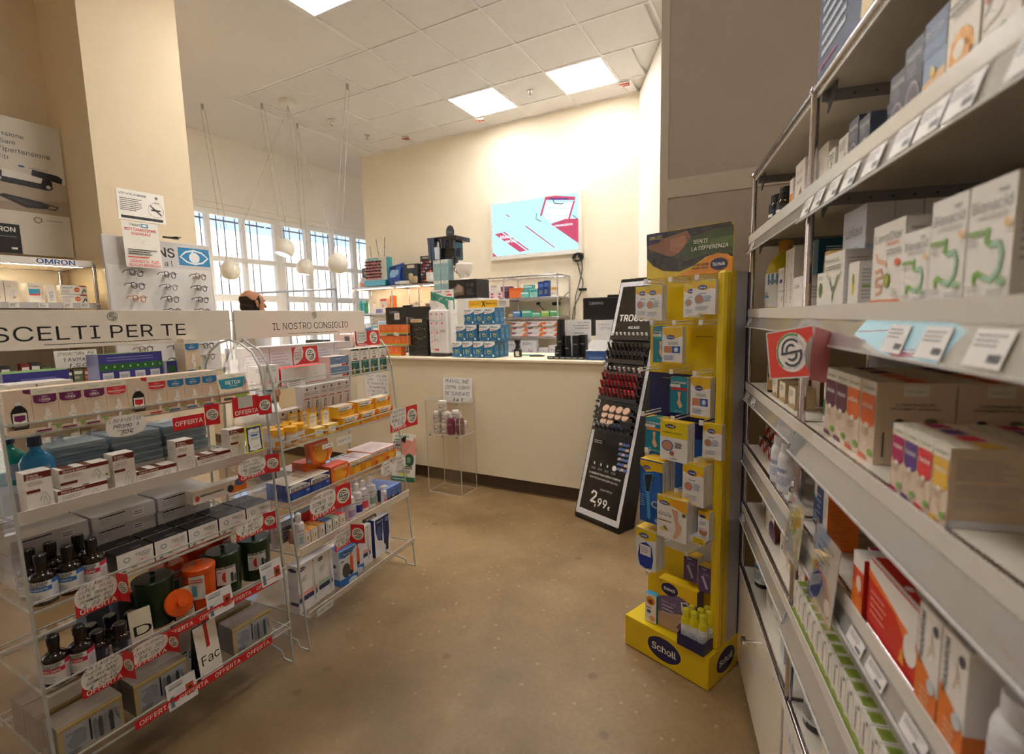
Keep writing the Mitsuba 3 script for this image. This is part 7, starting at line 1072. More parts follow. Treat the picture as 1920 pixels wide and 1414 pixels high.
def tray_row(z, nm):
    m = MB(); m.box(.04, -.035, z, .38, 0, z + .012, '#1c1c20'); m.box(.04, -.038, z, .38, -.035, z + .03, '#232328'); k = [q for q in scene if q.startswith(kT + '__product_tray') and q.count('__') == 1]
    scene[kT + '__product_tray' + ('_%03d' % len(k) if k else '')] = {**m.ply('gloss'), 'to_world': TF}
rng = random.Random(8)
def tubeitem(c, c2, L_=.1, r=.0085):
    a = MB(); a.tube([(0, 0, 0), (0, 0, L_ * .6)], r, c, 10); b = MB(); b.tube([(0, 0, L_ * .58), (0, 0, L_)], r * .92, c2, 10); return [('tube', a.ply('gloss')), ('cap', b.ply('gloss'))]
rowsT = [(1.33, 9, ['#1c1c20'], ['#e9e9e9'], .05, 'white capped mascara'), (1.22, 9, ['#17171a', '#222226'], ['#2c2c30', '#1a1a1d'], .09, 'black eye pencil'), (1.16, 9, ['#17171a'], ['#333338', '#1a1a1d'], .09, 'glossy black eyeliner'), (1.07, 8, ['#c98a92', '#d9a4a6', '#1c1c20', '#8a3a44'], ['#e9e9e9', '#d0d0d2'], .06, 'pale capped lipstick'), (.995, 10, ['#5a1d24', '#7a2a30', '#8e3338', '#a33b3f'], ['#c23a3f', '#9a2f35', '#d9606a'], .09, 'dark red lip gloss'), (.94, 10, ['#6a2228', '#57191f', '#7f2d33'], ['#b32f36', '#8a2a30'], .09, 'red lip gloss'), (.885, 10, ['#4a161b', '#6a2228', '#8a343a'], ['#8f3a40', '#c9444a'], .09, 'plum lip gloss')]
for z, n, ca, cb_, L_, nm in rowsT:
    tray_row(z - .012, nm); pool = [tubeitem(rng.choice(ca), rng.choice(cb_), L_) for _ in range(4)]
    for i in range(n): thing('cosmetic', pool[rng.randrange(4)], at(TF, .062 + i * (.3 / (n - 1)), -.017, z, 0, tilt=38), '%s in the black make-up display row, %s' % (nm, nth(i, n)), 'cosmetic', nm + ' row on the make-up display')
for z, n in ((.80, 4), (.755, 4), (.71, 2)):
    tray_row(z - .014, 'powder')
    m = MB(); m.lathe([(0, 0), (.026, 0), (.028, .004), (.028, .018), (.025, .021), (0, .021)], '#d9b49c', n=24); m.lathe([(.0283, .004), (.0283, .008)], '#2a2a2c', n=24); cp = m.ply('gloss')
    for i in range(n): thing('compact', cp, at(TF, .13 + .062 * i, -.02, z + .012, 0, tilt=70), 'round beige powder compact in the %s row, %s' % ({.80: 'upper', .755: 'middle', .71: 'lower'}[z], nth(i, n)), 'cosmetic', 'powder compacts')
tray_row(.65, 'brush')
for i in range(7): thing('cosmetic', tubeitem('#1b1b1f', '#3b5f9a' if i > 3 else '#b9b9bd', .1, .005), at(TF, .09 + .04 * i, -.02, .655, 0, tilt=55), 'slim brush or pencil in the lowest row of the make-up display, %s' % nth(i, 7), 'cosmetic', 'brushes in the lowest row')
for r in range(6):
    for c in range(3):
        m = MB(); m.hull([(-.016, 0, 0), (.016, 0, .004), (.012, 0, .022), (-.01, 0, .02), (-.016, -.004, 0), (.016, -.004, .004), (.012, -.004, .022), (-.01, -.004, .02)], '#5a78b8' if (r + c) % 3 else '#c9b5b0'); thing('nail_foil', m.ply('gloss'), at(TF, .30 + .03 * c + .004 * r, -.004, .58 - .034 * r), 'blue butterfly shaped foil on the make-up display, row %d, %s' % (r + 1, nth(c, 3)), 'cosmetic', 'blue butterfly foils')
m = MB(); m.box(-.02, -.006, 0, .02, 0, .2, '#1a1a1e'); 
for i in range(4): thing('side_clip', (lambda q: (q.box(-.012, -.012, -.006, .014, .004, .008, '#17171a'), q.ply('gloss'))[1])(MB()), at(TF, .012, -.0, .86 - .04 * i), 'small black clip on the white border of the make-up display, %s from the top' % ORD[i], 'clip', 'black clips on the border')
# ------------------------------------------------------------------ clear plinth with body lotions, notes, floor card
AC = fr((-2.608, 3.26, 0)); W_, D_ = .337, .225
ps = []
def plate(a, b, c, d): m = MB(); m.quad(a, b, c, d, '#fff'); return m.ply('acrylic')
for z0, z1, nm in ((0, .5, 'plinth_side'), (.5, .78, 'tray_side')):
    for a, b in (((0, 0), (W_, 0)), ((W_, 0), (W_, D_)), ((W_, D_), (0, D_)), ((0, D_), (0, 0))): ps.append((nm, plate((*a, z0), (*b, z0), (*b, z1), (*a, z1))))
ps.append(('shelf', plate((0, 0, .5), (W_, 0, .5), (W_, D_, .5), (0, D_, .5))))
m = MB()
for x, y in ((0, 0), (W_, 0), (W_, D_), (0, D_)): strip(m, [(x, y, 0), (x, y, .78)], .005, '#c4c4bd')
for z in (.002, .5, .78): strip(m, [(0, 0, z), (W_, 0, z), (W_, D_, z), (0, D_, z), (0, 0, z)], .005, '#c9c9c2')
ps.append(('edge', m.ply('satin')))
m = MB()
for x in (.03, .16, .3): m.tube([(x, .004, .492), (x, .02, .492)], .009, '#fff', 10)
ps.append(('fixing', m.ply('chrome'))); thing('acrylic_plinth', ps, AC, 'clear acrylic plinth with an open tray before the counter', 'plinth')
m = MB(); f = Face(m, (.14, -.001, .03), (1, 0, 0), (0, 0, 1), .1, .05); f.text('casa', .3, .5, .35, '#dcdad4'); f.ell(.75, .5, .12, .3, '#dcdad4', ring=.003); thing('plinth_decal', m.ply('print'), AC, 'small white lettering low on the clear plinth', 'label')
def cream(): 
    a = MB(); a.lathe([(0, 0), (.032, 0), (.036, .004), (.036, .066), (.033, .07)], '#d9cbc0', n=26); b = MB(); b.lathe([(.034, .068), (.034, .086), (.031, .09), (0, .09)], '#efece6', n=24); q = MB(); f = Face(q, (0, 0, .006), (1, 0, 0), (0, 0, 1), .2, .058, cyl=.0364); r_ = random.Random(3)
    for i in range(70): f.ell(r_.random(), r_.random(), .02, .05, r_.choice(['#8a4a5a', '#c9a03a', '#5a6a8a', '#3a4a3a', '#b5573a', '#e3d9cc']), n=6); f.e = 1
    f.e = 3; f.ell(.5, .5, .15, .36, '#f0ece6'); f.ell(.5, .5, .12, .3, '#8a94b5', ring=.0025); f.rect(.42, .45, .58, .55, '#7d88a8'); return [('jar', a.ply('satin')), ('lid', b.ply('satin')), ('label', q.ply('print'))]
cr_ = cream()
for i, (x, y, z) in enumerate([(.075, .06, .503), (.155, .06, .503), (.075, .06, .595), (.155, .065, .595), (.13, .06, .687), (.2, .15, .503), (.2, .15, .595), (.26, .16, .595 - .092)]): thing('cream_jar', cr_, at(AC, x, y, z), 'flower patterned cream jar on the clear plinth, %s' % ['bottom left', 'bottom middle', 'second layer left', 'second layer middle', 'topmost', 'back row lower', 'back row upper', 'back row right'][i], 'jar', 'flower patterned cream jars')
def lotion(c):
    a = MB(); a.lathe([(0, 0), (.03, 0), (.033, .005), (.034, .1), (.026, .13), (.014, .14)], c, n=24); b = MB(); b.lathe([(.016, .138), (.016, .158), (.007, .16), (.007, .175), (.0, .175)], '#efece8', n=16); b.box(-.008, -.034, .172, .008, .008, .181, '#efece8'); q = MB(); f = Face(q, (0, 0, .02), (1, 0, 0), (0, 0, 1), .09, .08, cyl=.0345); f.rect(0, 0, 1, 1, c); f.ell(.5, .4, .3, .35, '#8a6a72', ring=.002); f.lines(.2, .75, .8, .92, 2, '#c9b0b8'); r_ = random.Random(6)
    for i in range(14): f.ell(r_.random(), r_.random(), .03, .04, '#a8727f', n=6)
    return [('bottle', a.ply('gloss')), ('pump', b.ply('satin')), ('label', q.ply('print'))]
thing('lotion_bottle', lotion('#7a2348'), at(AC, .215, .055, .503), 'wine red pump bottle at the front of the clear plinth', 'bottle'); thing('lotion_bottle', lotion('#6d3a3e'), at(AC, .285, .085, .503), 'brownish rose pump bottle at the right of the clear plinth', 'bottle')
thing('handwritten_note', note(['MAVOLINE', 'CREMA CORPO', 'DETERGENTE', '1+1'], .3, .215, seed=130, base='#efeeee'), at(AC, .16, .235, .735, 0, tilt=-3), 'white handwritten note standing behind the jars on the clear plinth', 'note')
thing('handwritten_note', note(['PER PRIMA', 'ENO TATO', 'DETERGENTE +', 'SHAMPOO', '2 PREZZO 30', 'EURO'], .29, .22, seed=140, base='#efeeee'), fr((-3.365, 3.497, .735)), 'white handwritten note taped on the counter front behind the second acrylic stand', 'note')
def biof(f):
    f.text('erbolario', .42, .95, .6, '#3f7a44', True); f.rect(.1, .85, .45, .885, '#3f7a54'); f.ell(.62, .68, .42, .2, '#d98f80'); f.poly([(.5, .5), (.95, .95), (1, .9), (1, .6), (.85, .45)], '#e0a091'); f.poly([(.3, .88), (.6, .96), (.55, .8)], '#17171a'); f.rect(.05, .68, .42, .83, '#2c3a34'); f.text('AFTER', .23, .79, .28, WH, True); f.text('WAX', .23, .715, .25, WH, True)
    f.ell(.28, .5, .22, .13, '#f0efea'); f.ell(.28, .5, .21, .125, '#333', ring=.004); f.text('450', .28, .5, .22, '#333', True); f.ell(.75, .46, .2, .13, '#2c5a44'); f.lines(.65, .4, .85, .52, 3, '#a9c9b5'); f.lines(.15, .26, .9, .34, 2, '#3a3a3a'); f.rect(.3, .13, .7, .17, '#d9de3a'); f.lines(.2, .18, .8, .25, 2, '#777'); f.rect(0, 0, 1, .1, '#2f6a4a'); f.lines(.05, .03, .95, .07, 1, '#cfe0d5')
thing('floor_card', [('card', sheet(.245, .43, '#ecebe3', fn=biof, t=.006)), ('prop', {**sheet(.08, .3, '#b9b3a2', t=.004), 'to_world': T().translate([0, .09, 0]).rotate([1, 0, 0], 14)})], at(fr((-2.985, 3.36, 0)), 0, 0, 0, 8, tilt=-8), 'green and white advertising card leaning on the floor before the counter', 'sign')

# ------------------------------------------------------------------ television
TVX, TVY, TVZ, TVW, TVH = -3.43, 5.775, 2.2, 1.262, .735
m = MB(); m.cbox(TVX, TVY, TVZ, TVX + TVW, TVY + .055, TVZ + TVH, '#ebe8e1', .004); tv = [('casing', m.ply('satin'))]
bs('screen_black', {'type': 'principled', 'base_color': {'type': 'rgb', 'value': .01}, 'roughness': .2, 'specular': .4})
def glow(mesh, rgb): d = mesh.ply('screen_black'); d['emitter'] = {'type': 'area', 'radiance': {'type': 'rgb', 'value': rgb}}; return d
bx0, bx1, bz0, bz1 = TVX + .035, TVX + TVW - .035, TVZ + .05, TVZ + TVH - .03
m = MB(); Face(m, (bx0, TVY - .001, bz0), (1, 0, 0), (0, 0, 1), bx1 - bx0, bz1 - bz0).rect(0, 0, 1, 1, '#fff'); tv.append(('screen', glow(m, [.46, .88, .95])))
m = MB(); f = Face(m, (bx0, TVY - .001, bz0), (1, 0, 0), (0, 0, 1), bx1 - bx0, bz1 - bz0, e0=.0006); CR = '#fff'
f.poly([(.03, .43), (.115, .45), (.41, .06), (.335, .04)], CR); f.poly([(.13, .455), (.15, .46), (.45, .065), (.43, .06)], CR); f.poly([(0, 0), (.055, 0), (0, .08)], CR); f.poly([(.4, .52), (.42, .52), (.75, .06), (.735, .06)], CR); f.poly([(.7, .5), (.86, .56), (1, .54), (1, .1)], CR); f.poly([(.58, .68), (.6, .66), (.66, .98), (.64, .98)], CR); f.poly([(.89, .54), (.91, .54), (.97, .86), (.95, .86)], CR); f.poly([(.64, 1), (.64, .95), (.97, .87), (.97, .93), (.75, 1)], CR); f.poly([(.17, .78), (.19, .78), (.23, .73), (.21, .73)], CR)
tv.append(('picture', glow(m, [.5, .06, .13])))
m = MB(); f = Face(m, (bx0, TVY - .001, bz0), (1, 0, 0), (0, 0, 1), bx1 - bx0, bz1 - bz0, e0=.0012); f.poly([(.62, .66), (.655, .9), (.95, .83), (.9, .56), (.7, .52)], '#fff'); f.text('Misura', .17, .36, .14, '#fff', True); f.text('servizi', .23, .27, .14, '#fff', True); f.text('prevenzione', .84, .46, .2, '#fff', True)
tv.append(('lettering', glow(m, [.75, .95, .97])))
m = MB(); f = Face(m, (bx0, TVY - .001, bz0), (1, 0, 0), (0, 0, 1), bx1 - bx0, bz1 - bz0, e0=.0018)
for i in range(3): f.line([(.69 - .02 * i, .8 - .12 * i), (.72 - .02 * i, .79 - .12 * i), (.73 - .02 * i, .83 - .12 * i)], .005, '#8fa'); f.line([(.685 - .02 * i, .82 - .12 * i), (.68 - .02 * i, .76 - .12 * i), (.715 - .02 * i, .755 - .12 * i)], .003, '#345'); f.line([(.75 - .02 * i, .77 - .12 * i), (.9 - .015 * i, .73 - .12 * i)], .003, '#567')
f.ell(.5, .74, .05, .09, '#1d2a5a', ring=.006, a0=20, a1=170); f.ell(.5, .7, .025, .045, '#1d2a5a', ring=.006); f.line([(.55, .72), (.54, .62), (.6, .56)], .008, '#1d2a5a'); f.line([(.73, .96), (.75, .86), (.83, .83), (.85, .84)], .01, '#1a1f45'); f.line([(.7, .95), (.9, .9)], .016, '#4a3a8a'); f.line([(.95, .6), (.98, .56), (1, .52)], .008, '#1d2a3a')
tv.append(('line_drawing', m.ply('matte')))
thing('television', tv, None, 'white framed wall television showing a pale blue and crimson slide', 'television')
def wire(pts, r=.005, c=BK):
    P = np.array(pts, float); t = np.linspace(0, len(P) - 1, 6 * len(P)); q = np.stack([np.interp(t, range(len(P)), P[:, k]) for k in range(3)], 1); k = np.ones(5) / 5; s = np.stack([np.convolve(np.pad(q[:, j], 2, mode='edge'), k, 'valid') for j in range(3)], 1); s[0], s[-1] = P[0], P[-1]; m = MB(); m.tube(s, r, c, 6); return m
m = MB(); 
for i in range(5): m.tube([(-2.24 + .05 * math.cos(a) + .012 * i, 5.8 - .008 * i, 2.15 + .045 * math.sin(a) + .01 * (i % 2)) for a in np.linspace(0, 6.28, 18)], .005, BK, 6)
m.box(-2.21, 5.78, 2.15, -2.16, 5.84, 2.2, BK); thing('cable_coil', m.ply('satin'), None, 'coil of black cable at the lower right corner of the television', 'cable')
thing('cable', wire([(-2.24, 5.82, 2.12), (-2.2, 5.825, 1.95), (-2.16, 5.825, 1.85), (-2.2, 5.825, 1.72), (-2.29, 5.82, 1.55), (-2.31, 5.82, 1.38), (-2.4, 5.80, 1.25)]).ply('satin'), None, 'black cable running from the television down past the shelving, left one', 'cable', 'cables below the television')
thing('cable', wire([(-2.19, 5.82, 2.15), (-2.17, 5.825, 2.02), (-2.23, 5.825, 1.8), (-2.27, 5.82, 1.68), (-2.27, 5.82, 1.45), (-2.36, 5.8, 1.2)]).ply('satin'), None, 'black cable running from the television down past the shelving, right one', 'cable', 'cables below the television')
m = MB(); m.cbox(-.05, -.012, 0, .05, .012, .03, BK, .004); thing('plug', m.ply('satin'), fr((-2.17, 5.82, 1.755)), 'black plug block hanging on the cables below the television', 'plug')
# ------------------------------------------------------------------ chrome shelving along the back wall
BZ = [1.94, 1.68, 1.445, 1.21, .97, .73]
BKF = fr((0, 5.45, 0)); usm(BKF, [-3.78, -3.062, -2.343], BZ[:1] + [1.68, 1.445, 1.21, .97, .73], .38, name='chrome_shelving', label='open chrome tube shelving under the television behind the counter', board='#d9d7d4', lip='#cfd2d8', top_open=True)
usm(fr((0, 5.45, 0)), [-5.62, -4.87, -4.39, -3.825], [1.93, 1.55, 1.27, .99], .38, name='chrome_shelving', label='warmly lit chrome shelving with pale backs at the left of the back wall', board='#e6e0d8', lip='#dfe3ee', back='#ecdcc4')
for i, (a, b) in enumerate(((-5.6, -4.89), (-4.85, -4.41), (-4.37, -3.82))):
    m = MB(); m.box(a + .03, 5.5, 1.908, b - .03, 5.52, 1.914, '#fff'); d = m.ply('satin'); d['emitter'] = {'type': 'area', 'radiance': {'type': 'rgb', 'value': [30, 22, 14]}}; thing('shelf_lamp', d, None, 'warm light strip in the %s compartment of the lit back shelving' % nth(i, 3), 'shelf lamp')
def bi(name, d, x, y, z, label, deg=0, group=None, cat='carton', tilt=0): return thing(name, d, at(fr((x, y, z)), 0, 0, 0, deg, tilt=tilt), label, cat, group)
def pc(w, d, h, c, ops=(), top=None): return carton(w, d, h, {'f': c, 'k': c, 'l': c, 'r': c, 't': top or c, 'b': '#555'}, ops)
ST = lambda c: [('r', .08, .62, .92, .86, c), ('l', .1, .15, .9, .45, 3, '#9a9a9a')]
# lit compartments
for x, h, w, c, l in ((-5.54, .19, .05, '#2f9a92', 'teal'), (-5.48, .19, .05, '#4fb0c4', 'light blue'), (-5.42, .18, .04, '#3f8a4a', 'green')): bi('bottle', [('bottle', (lambda m: (m.lathe([(0, 0), (w / 2, 0), (w / 2, h * .8), (w * .3, h * .88), (w * .3, h), (0, h)], c, n=16), m.ply('satin'))[1])(MB()))], x, 5.52, 1.56, 'slim %s bottle in the left compartment of the lit back shelving' % l, cat='bottle')
for x, w, h, c, o, l in ((-5.32, .05, .14, '#e9e6e0', ST('#cfd8d0'), 'white bottle-like carton'), (-5.17, .13, .06, '#6d6fb5', ST('#8a8cc9'), 'low violet carton'), (-5.08, .12, .2, '#efe6dc', [('r', .0, .85, 1, 1, '#d9483a'), ('e', .4, .5, .15, .1, '#d98a6a')], 'white carton with a red top'), (-4.98, .09, .1, '#e8c07a', ST('#d98a3a'), 'yellow carton'), (-4.93, .055, .24, '#e5641c', [('r', 0, .8, 1, 1, '#d9862a'), ('r', .2, .2, .8, .6, '#e9c23a')], 'tall orange carton'), (-4.79, .1, .08, '#e8c4a8', ST('#d9824a'), 'small peach carton'), (-4.68, .1, .1, '#f0e6e0', ST('#d9605a'), 'white carton with a pink band'), (-4.57, .08, .12, '#efeae0', ST('#8a7a5a'), 'cream carton'), (-4.47, .1, .15, '#f0ebe2', ST('#c9b88a'), 'tall cream carton'), (-4.28, .09, .12, '#efe9e4', ST('#7a4a3a'), 'white carton with a brown label'), (-4.18, .08, .16, '#f0eae4', ST('#3a3a4a'), 'white carton with a dark label'), (-4.06, .12, .1, '#ece9f2', ST('#b5b0cf'), 'pale lilac carton')):
    bi('lit_carton', pc(w, .08, h, c, o), x, 5.5, 1.56, l + ' in the lit compartments of the back shelving')
for x, w, h, c, o, l in ((-5.52, .09, .13, '#6fb5d6', ST('#a9d6e8'), 'sky blue carton'), (-5.4, .12, .14, '#dfe9f2', [('p', [(0, 0), (1, 0), (1, .6), (0, .4)], '#3a6a9a')], 'white carton with blue hills'), (-5.25, .11, .11, '#e6efee', ST('#5aa39a'), 'white carton with a green label'), (-5.12, .16, .17, '#cfe0ee', ST('#8fb5d9'), 'big pale blue carton'), (-5.0, .12, .13, '#e9dfe6', [('e', .6, .4, .3, .25, '#d9605a')], 'white carton with a coral ball')): bi('carton', pc(w, .08, h, c, o), x, 5.5, 1.28, l + ' on the blue shelf of the left back shelving')
for x, w, h, c, o, l in ((-5.5, .16, .1, '#e87fb5', ST('#f0b5d6'), 'pink carton'), (-5.3, .16, .1, '#e9a4cc', [('e', .5, .5, .2, .3, '#7fb5d9')], 'pink carton with a blue dot'), (-5.14, .08, .16, '#26406e', ST('#dfe6f0'), 'navy carton'), (-5.02, .1, .17, '#dfe3ea', [('e', .5, .6, .2, .2, '#c98a72'), ('r', .2, .05, .8, .4, '#f0f0f0')], 'white carton with a face')): bi('carton', pc(w, .06, h, c, o), x, 5.5, 1.0, l + ' on the lower left back shelving')
# on top of the lit shelving
m = MB(); m.hull([(-.15, 0, 0), (.15, 0, 0), (-.15, .1, 0), (.15, .1, 0), (-.13, .06, .15), (.13, .06, .15), (-.15, .0, .06), (.15, .0, .06)], '#dcd6e0'); f = Face(m, (-.15, -.0005, 0), (1, 0, 0), (0, 0, 1), .3, .06); f.rect(.1, .1, .9, .95, '#e08a62'); 
for i in range(5): m.box(-.12 + .05 * i, .015, .06, -.085 + .05 * i, .05, .14, '#e2d6e2')
thing('leaflet_stand', m.ply('print'), fr((-5.39, 5.5, 1.945)), 'small leaflet holder with orange leaflets at the left end of the back shelving top', 'leaflet holder')
bi('flyer', sheet(.25, .13, '#a9b59a', [('r', 0, 0, .45, 1, '#4a4a58'), ('e', .3, .5, .15, .3, '#c9a08a'), ('l', .5, .15, .95, .9, 5, '#7d8f6a')]), -5.34, 5.5, 2.085, 'small green flyer with a portrait above the leaflet holder', cat='flyer')
bi('flyer', sheet(.1, .18, '#dfe3ea', [('e', .5, .4, .15, .1, '#444')]), -5.33, 5.56, 2.16, 'pale card behind the nail polish rack', cat='card')
m = MB(); m.box(0, 0, .08, .4, .12, .4, {'f': '#dcd6cc', 'k': '#999', 'l': '#bbb', 'r': '#3f8f96', 't': '#3f8f96', 'b': '#777'}); m.box(-.0, -.04, 0, .4, .12, .08, {'f': '#5fb5d6', 'k': '#377', 'l': '#8fd0e8', 'r': '#1f6a72', 't': '#4a9ab0', 'b': '#355'}); f = Face(m, (0, 0, .08), (1, 0, 0), (0, 0, 1), .4, .32); f.rect(.12, .84, .62, .98, '#2f8f96'); f.text('LEGGERE', .37, .91, .4, '#dff', True)
f.rect(.05, .03, .72, .82, '#e3aeb2'); RK = m.ply('print'); kR = thing('polish_rack', RK, fr((-5.36, 5.47, 1.945)), 'pink and teal nail polish rack with antenna wires on top of the back shelving', 'display rack')
for r in range(6):
    for c in range(5):
        m = MB(); m.tube([(0, 0, 0), (.0, -.03, .0)], .014, ['#8f2438', '#a83346', '#5a1a28'][(r + c) % 3] if c < 4 else '#3a2a2c', 8); m.tube([(0, -.03, 0), (.0, -.05, 0)], .011, '#2a1a1c', 8); thing('nail_polish', m.ply('gloss'), fr((-5.325 + .062 * c + .014 * (r % 2), 5.468, 2.07 + .043 * r)), 'dark red nail polish bottle, pink rack, row %d from below, %s' % (r + 1, nth(c, 5)), 'nail polish', 'nail polish bottles in the pink rack')
for x0, x1, z1 in ((-5.14, -5.19, 2.62), (-5.05, -5.02, 2.62), (-5.28, -5.31, 2.52)): m = MB(); m.tube([(x0, 5.53, 2.33 if z1 > 2.6 else 2.2), (x1, 5.53, z1)], .004, '#3a3a42', 6); thing('wire_antenna', m.ply('satin'), None, 'thin dark wire sticking up behind the polish rack, %s' % {-5.14: 'middle', -5.05: 'right', -5.28: 'left'}[x0], 'wire', 'thin wires behind the polish rack')
m = MB(); m.hull([(0, 0, 0), (.27, 0, 0), (0, .1, 0), (.27, .1, 0), (.01, .06, .27), (.23, .06, .3), (.26, .06, .26), (.01, .08, .27), (.23, .08, .3), (.26, .08, .26)], '#2a468f'); f = Face(m, (0, .0, .0), (1, 0, 0), (0, -.0, 1), .26, .28); 
thing('display_box', m.ply('satin'), fr((-4.955, 5.49, 1.945)), 'rounded blue display box right of the nail polish rack', 'display box'); bi('display_card', sheet(.2, .2, '#3a5fb0', [('e', .35, .5, .3, .3, '#8fb5d9'), ('e', .7, .6, .15, .2, '#9ab0c9'), ('r', 0, .85, .6, 1, '#1d2a5e')]), -4.84, 5.475, 2.0, 'pale blue picture card on the rounded blue display box', cat='card', tilt=-11)
for i in range(6): bi('small_tube', pc(.024, .03, .1, '#2b4a9f'), -4.88 + .03 * i, 5.44, 1.945, '%s small blue tube before the rounded blue display box' % nth(i, 6), group='small blue tubes', cat='tube')
m = MB(); m.box(0, 0, 0, .255, .08, .27, '#1c262b'); f = Face(m, (0, 0, 0), (1, 0, 0), (0, 0, 1), .255, .27); f.rect(.05, .04, .95, .96, '#24333a'); f.rect(.25, .8, .75, .95, '#d9c9ba'); f.text('DR.T', .5, .875, .3, '#a98'); r_ = random.Random(9)
for i in range(26): f.line([(r_.random() * .8 + .1, r_.random() * .6 + .1), (r_.random() * .8 + .1, r_.random() * .6 + .1)], .0015, '#48606a')
thing('display_box', m.ply('print'), fr((-4.68, 5.5, 1.945)), 'black box with a beige plate in the middle of the back shelving top', 'display box')
m = MB(); m.cbox(0, 0, 0, .26, .12, .045, '#e9e6e0', .004); thing('display_box', m.ply('satin'), fr((-4.8, 5.44, 1.945)), 'low white box before the black box', 'display box')
for i, x in enumerate((-4.5, -4.46, -4.42)): m = MB(); m.lathe([(0, 0), (.022, 0), (.03, .03), (.032, .06), (.025, .085), (.01, .09), (0, .09)], '#b9a884', n=16); thing('sponge', m.ply('matte'), fr((x, 5.43 + .02 * (i % 2), 1.99 if i < 1 else 1.95)), '%s beige sponge beside the low white box' % nth(i, 3), 'sponge', 'beige sponges')
m = MB(); m.box(0, 0, 0, .21, .1, .36, '#15151a'); f = Face(m, (0, 0, 0), (1, 0, 0), (0, 0, 1), .21, .36); f.text('FABERIS', .5, .93, .7, '#cfcfd2', True); thing('polish_rack', m.ply('gloss'), fr((-4.38, 5.5, 1.945)), 'black nail polish rack of many colours right of the black box', 'display rack')
pal = ['#8f1d22', '#c23a2e', '#e9e6e6', '#2c3a6a', '#7a2a4a', '#d9862a', '#b5b5bd', '#5a1a22']
for r in range(7):
    for c in range(5):
        m = MB(); m.lathe([(0, 0), (.012, 0), (.014, .01), (.008, .024), (0, .026)], pal[(r * 3 + c * 5) % 8], n=10); thing('nail_polish', m.ply('gloss'), fr((-4.345 + .036 * c, 5.482, 1.965 + .04 * r)), 'coloured nail polish bottle, black rack, row %d from below, %s' % (r + 1, nth(c, 5)), 'nail polish', 'nail polish bottles in the black rack')
m = MB(); m.lathe([(0, 0), (.05, 0), (.065, .02), (.07, .12), (.066, .12), (.06, .03), (0, .02)], '#ece8e4', n=24); thing('white_pot', m.ply('satin'), fr((-4.15, 5.43, 1.95)), 'white pot on the back shelving before the black polish rack', 'pot'); m = MB(); m.tube([(0, 0, 0), (.02, 0, .14)], .03, '#1a2230', 12); thing('dark_tube', m.ply('gloss'), fr((-4.07, 5.42, 2.05)), 'dark blue tube standing in the white pot', 'tube')
# things on the open shelving
for i in range(4): bi('pink_carton', pc(.07, .06, .085, '#efe3e6', [('e', .5, .65, .3, .15, '#d92a6a'), ('r', .2, .1, .8, .35, '#e0507f')]), -3.47 + .11 * i, 5.48, 1.69, '%s pink and white carton in the lower layer of the open shelving' % nth(i, 4), group='pink and white cartons, lower layer')
for i in range(2): bi('pink_carton', pc(.08, .06, .085, '#efe3e6', [('e', .5, .65, .3, .15, '#d92a6a'), ('r', .2, .1, .8, .35, '#e0507f')]), -3.46 + .13 * i, 5.48, 1.777, '%s pink and white carton in the upper layer of the open shelving' % nth(i, 2), group='pink and white cartons, upper layer')
for x, z, w, h, c, o, l in ((-3.1, 1.69, .12, .075, '#4a1f42', ST('#7a4a72'), 'lower dark plum carton'), (-3.07, 1.767, .15, .07, '#5a2a4e', ST('#8a5a7f'), 'upper dark plum carton'), (-2.93, 1.69, .17, .12, '#e8783a', [('r', 0, .75, 1, 1, '#d9622a')], 'orange carton'), (-2.8, 1.69, .12, .07, '#5ac0b8', ST('#e9f2ee'), 'small turquoise carton'), (-2.68, 1.69, .1, .1, '#8fd0c4', ST('#2f8a92'), 'mint carton'), (-2.76, 1.762, .12, .075, '#3a9aa0', ST('#cfe6e4'), 'teal carton on top of the turquoise one'), (-2.58, 1.69, .075, .18, '#26407f', ST('#4a6ab0'), 'tall dark blue carton'), (-2.51, 1.69, .06, .19, '#1f3a78', ST('#4a6ab0'), 'second tall dark blue carton'), (-2.41, 1.69, .08, .12, '#efe6d8', ST('#d9a04a'), 'white and yellow carton'), (-3.25, 1.777, .1, .09, '#e9e2d9', ST('#b9b0a4'), 'cream carton')):
    bi('carton', pc(w, .07, h, c, o), x, 5.5 if z < 1.75 else 5.52, z, l + ' on the upper board of the open shelving')
for x, w, h, c, l in ((-2.92, .11, .075, '#3a7ac0', 'blue'), (-2.78, .13, .08, '#4ab59a', 'green'), (-2.65, .12, .05, '#5ac0a4', 'flat green'), (-2.53, .1, .07, '#9ac84a', 'lime'), (-2.42, .1, .075, '#3aa05a', 'dark green'), (-3.0, .06, .04, '#c9a04a', 'ochre')): bi('carton', pc(w, .08, h, c, ST('#e6efe9')), x, 5.5, 1.455, l + ' flat carton on the middle board of the open shelving')
for r in range(3):
    for i, x in enumerate((-2.88, -2.66, -2.46)): bi('paste_carton', pc(.2, .06, .058, '#ece6e6', [('p', [(.7, 0), (1, 0), (1, .9), (.85, .6)], '#e2763a'), ('r', .0, .5, .3, .8, '#2f3f6e' if i != 2 else '#e2763a'), ('t', 'Polident', .5, .65, .35, '#4a5a8a'), ('e', .12, .5, .06, .25, '#d9483a')]), x, 5.48 + .02 * (r % 2), 1.22 + .06 * r, '%s white and orange paste carton in the %s layer' % (nth(i, 3), ['bottom', 'middle', 'top'][r]), group='white and orange paste cartons')
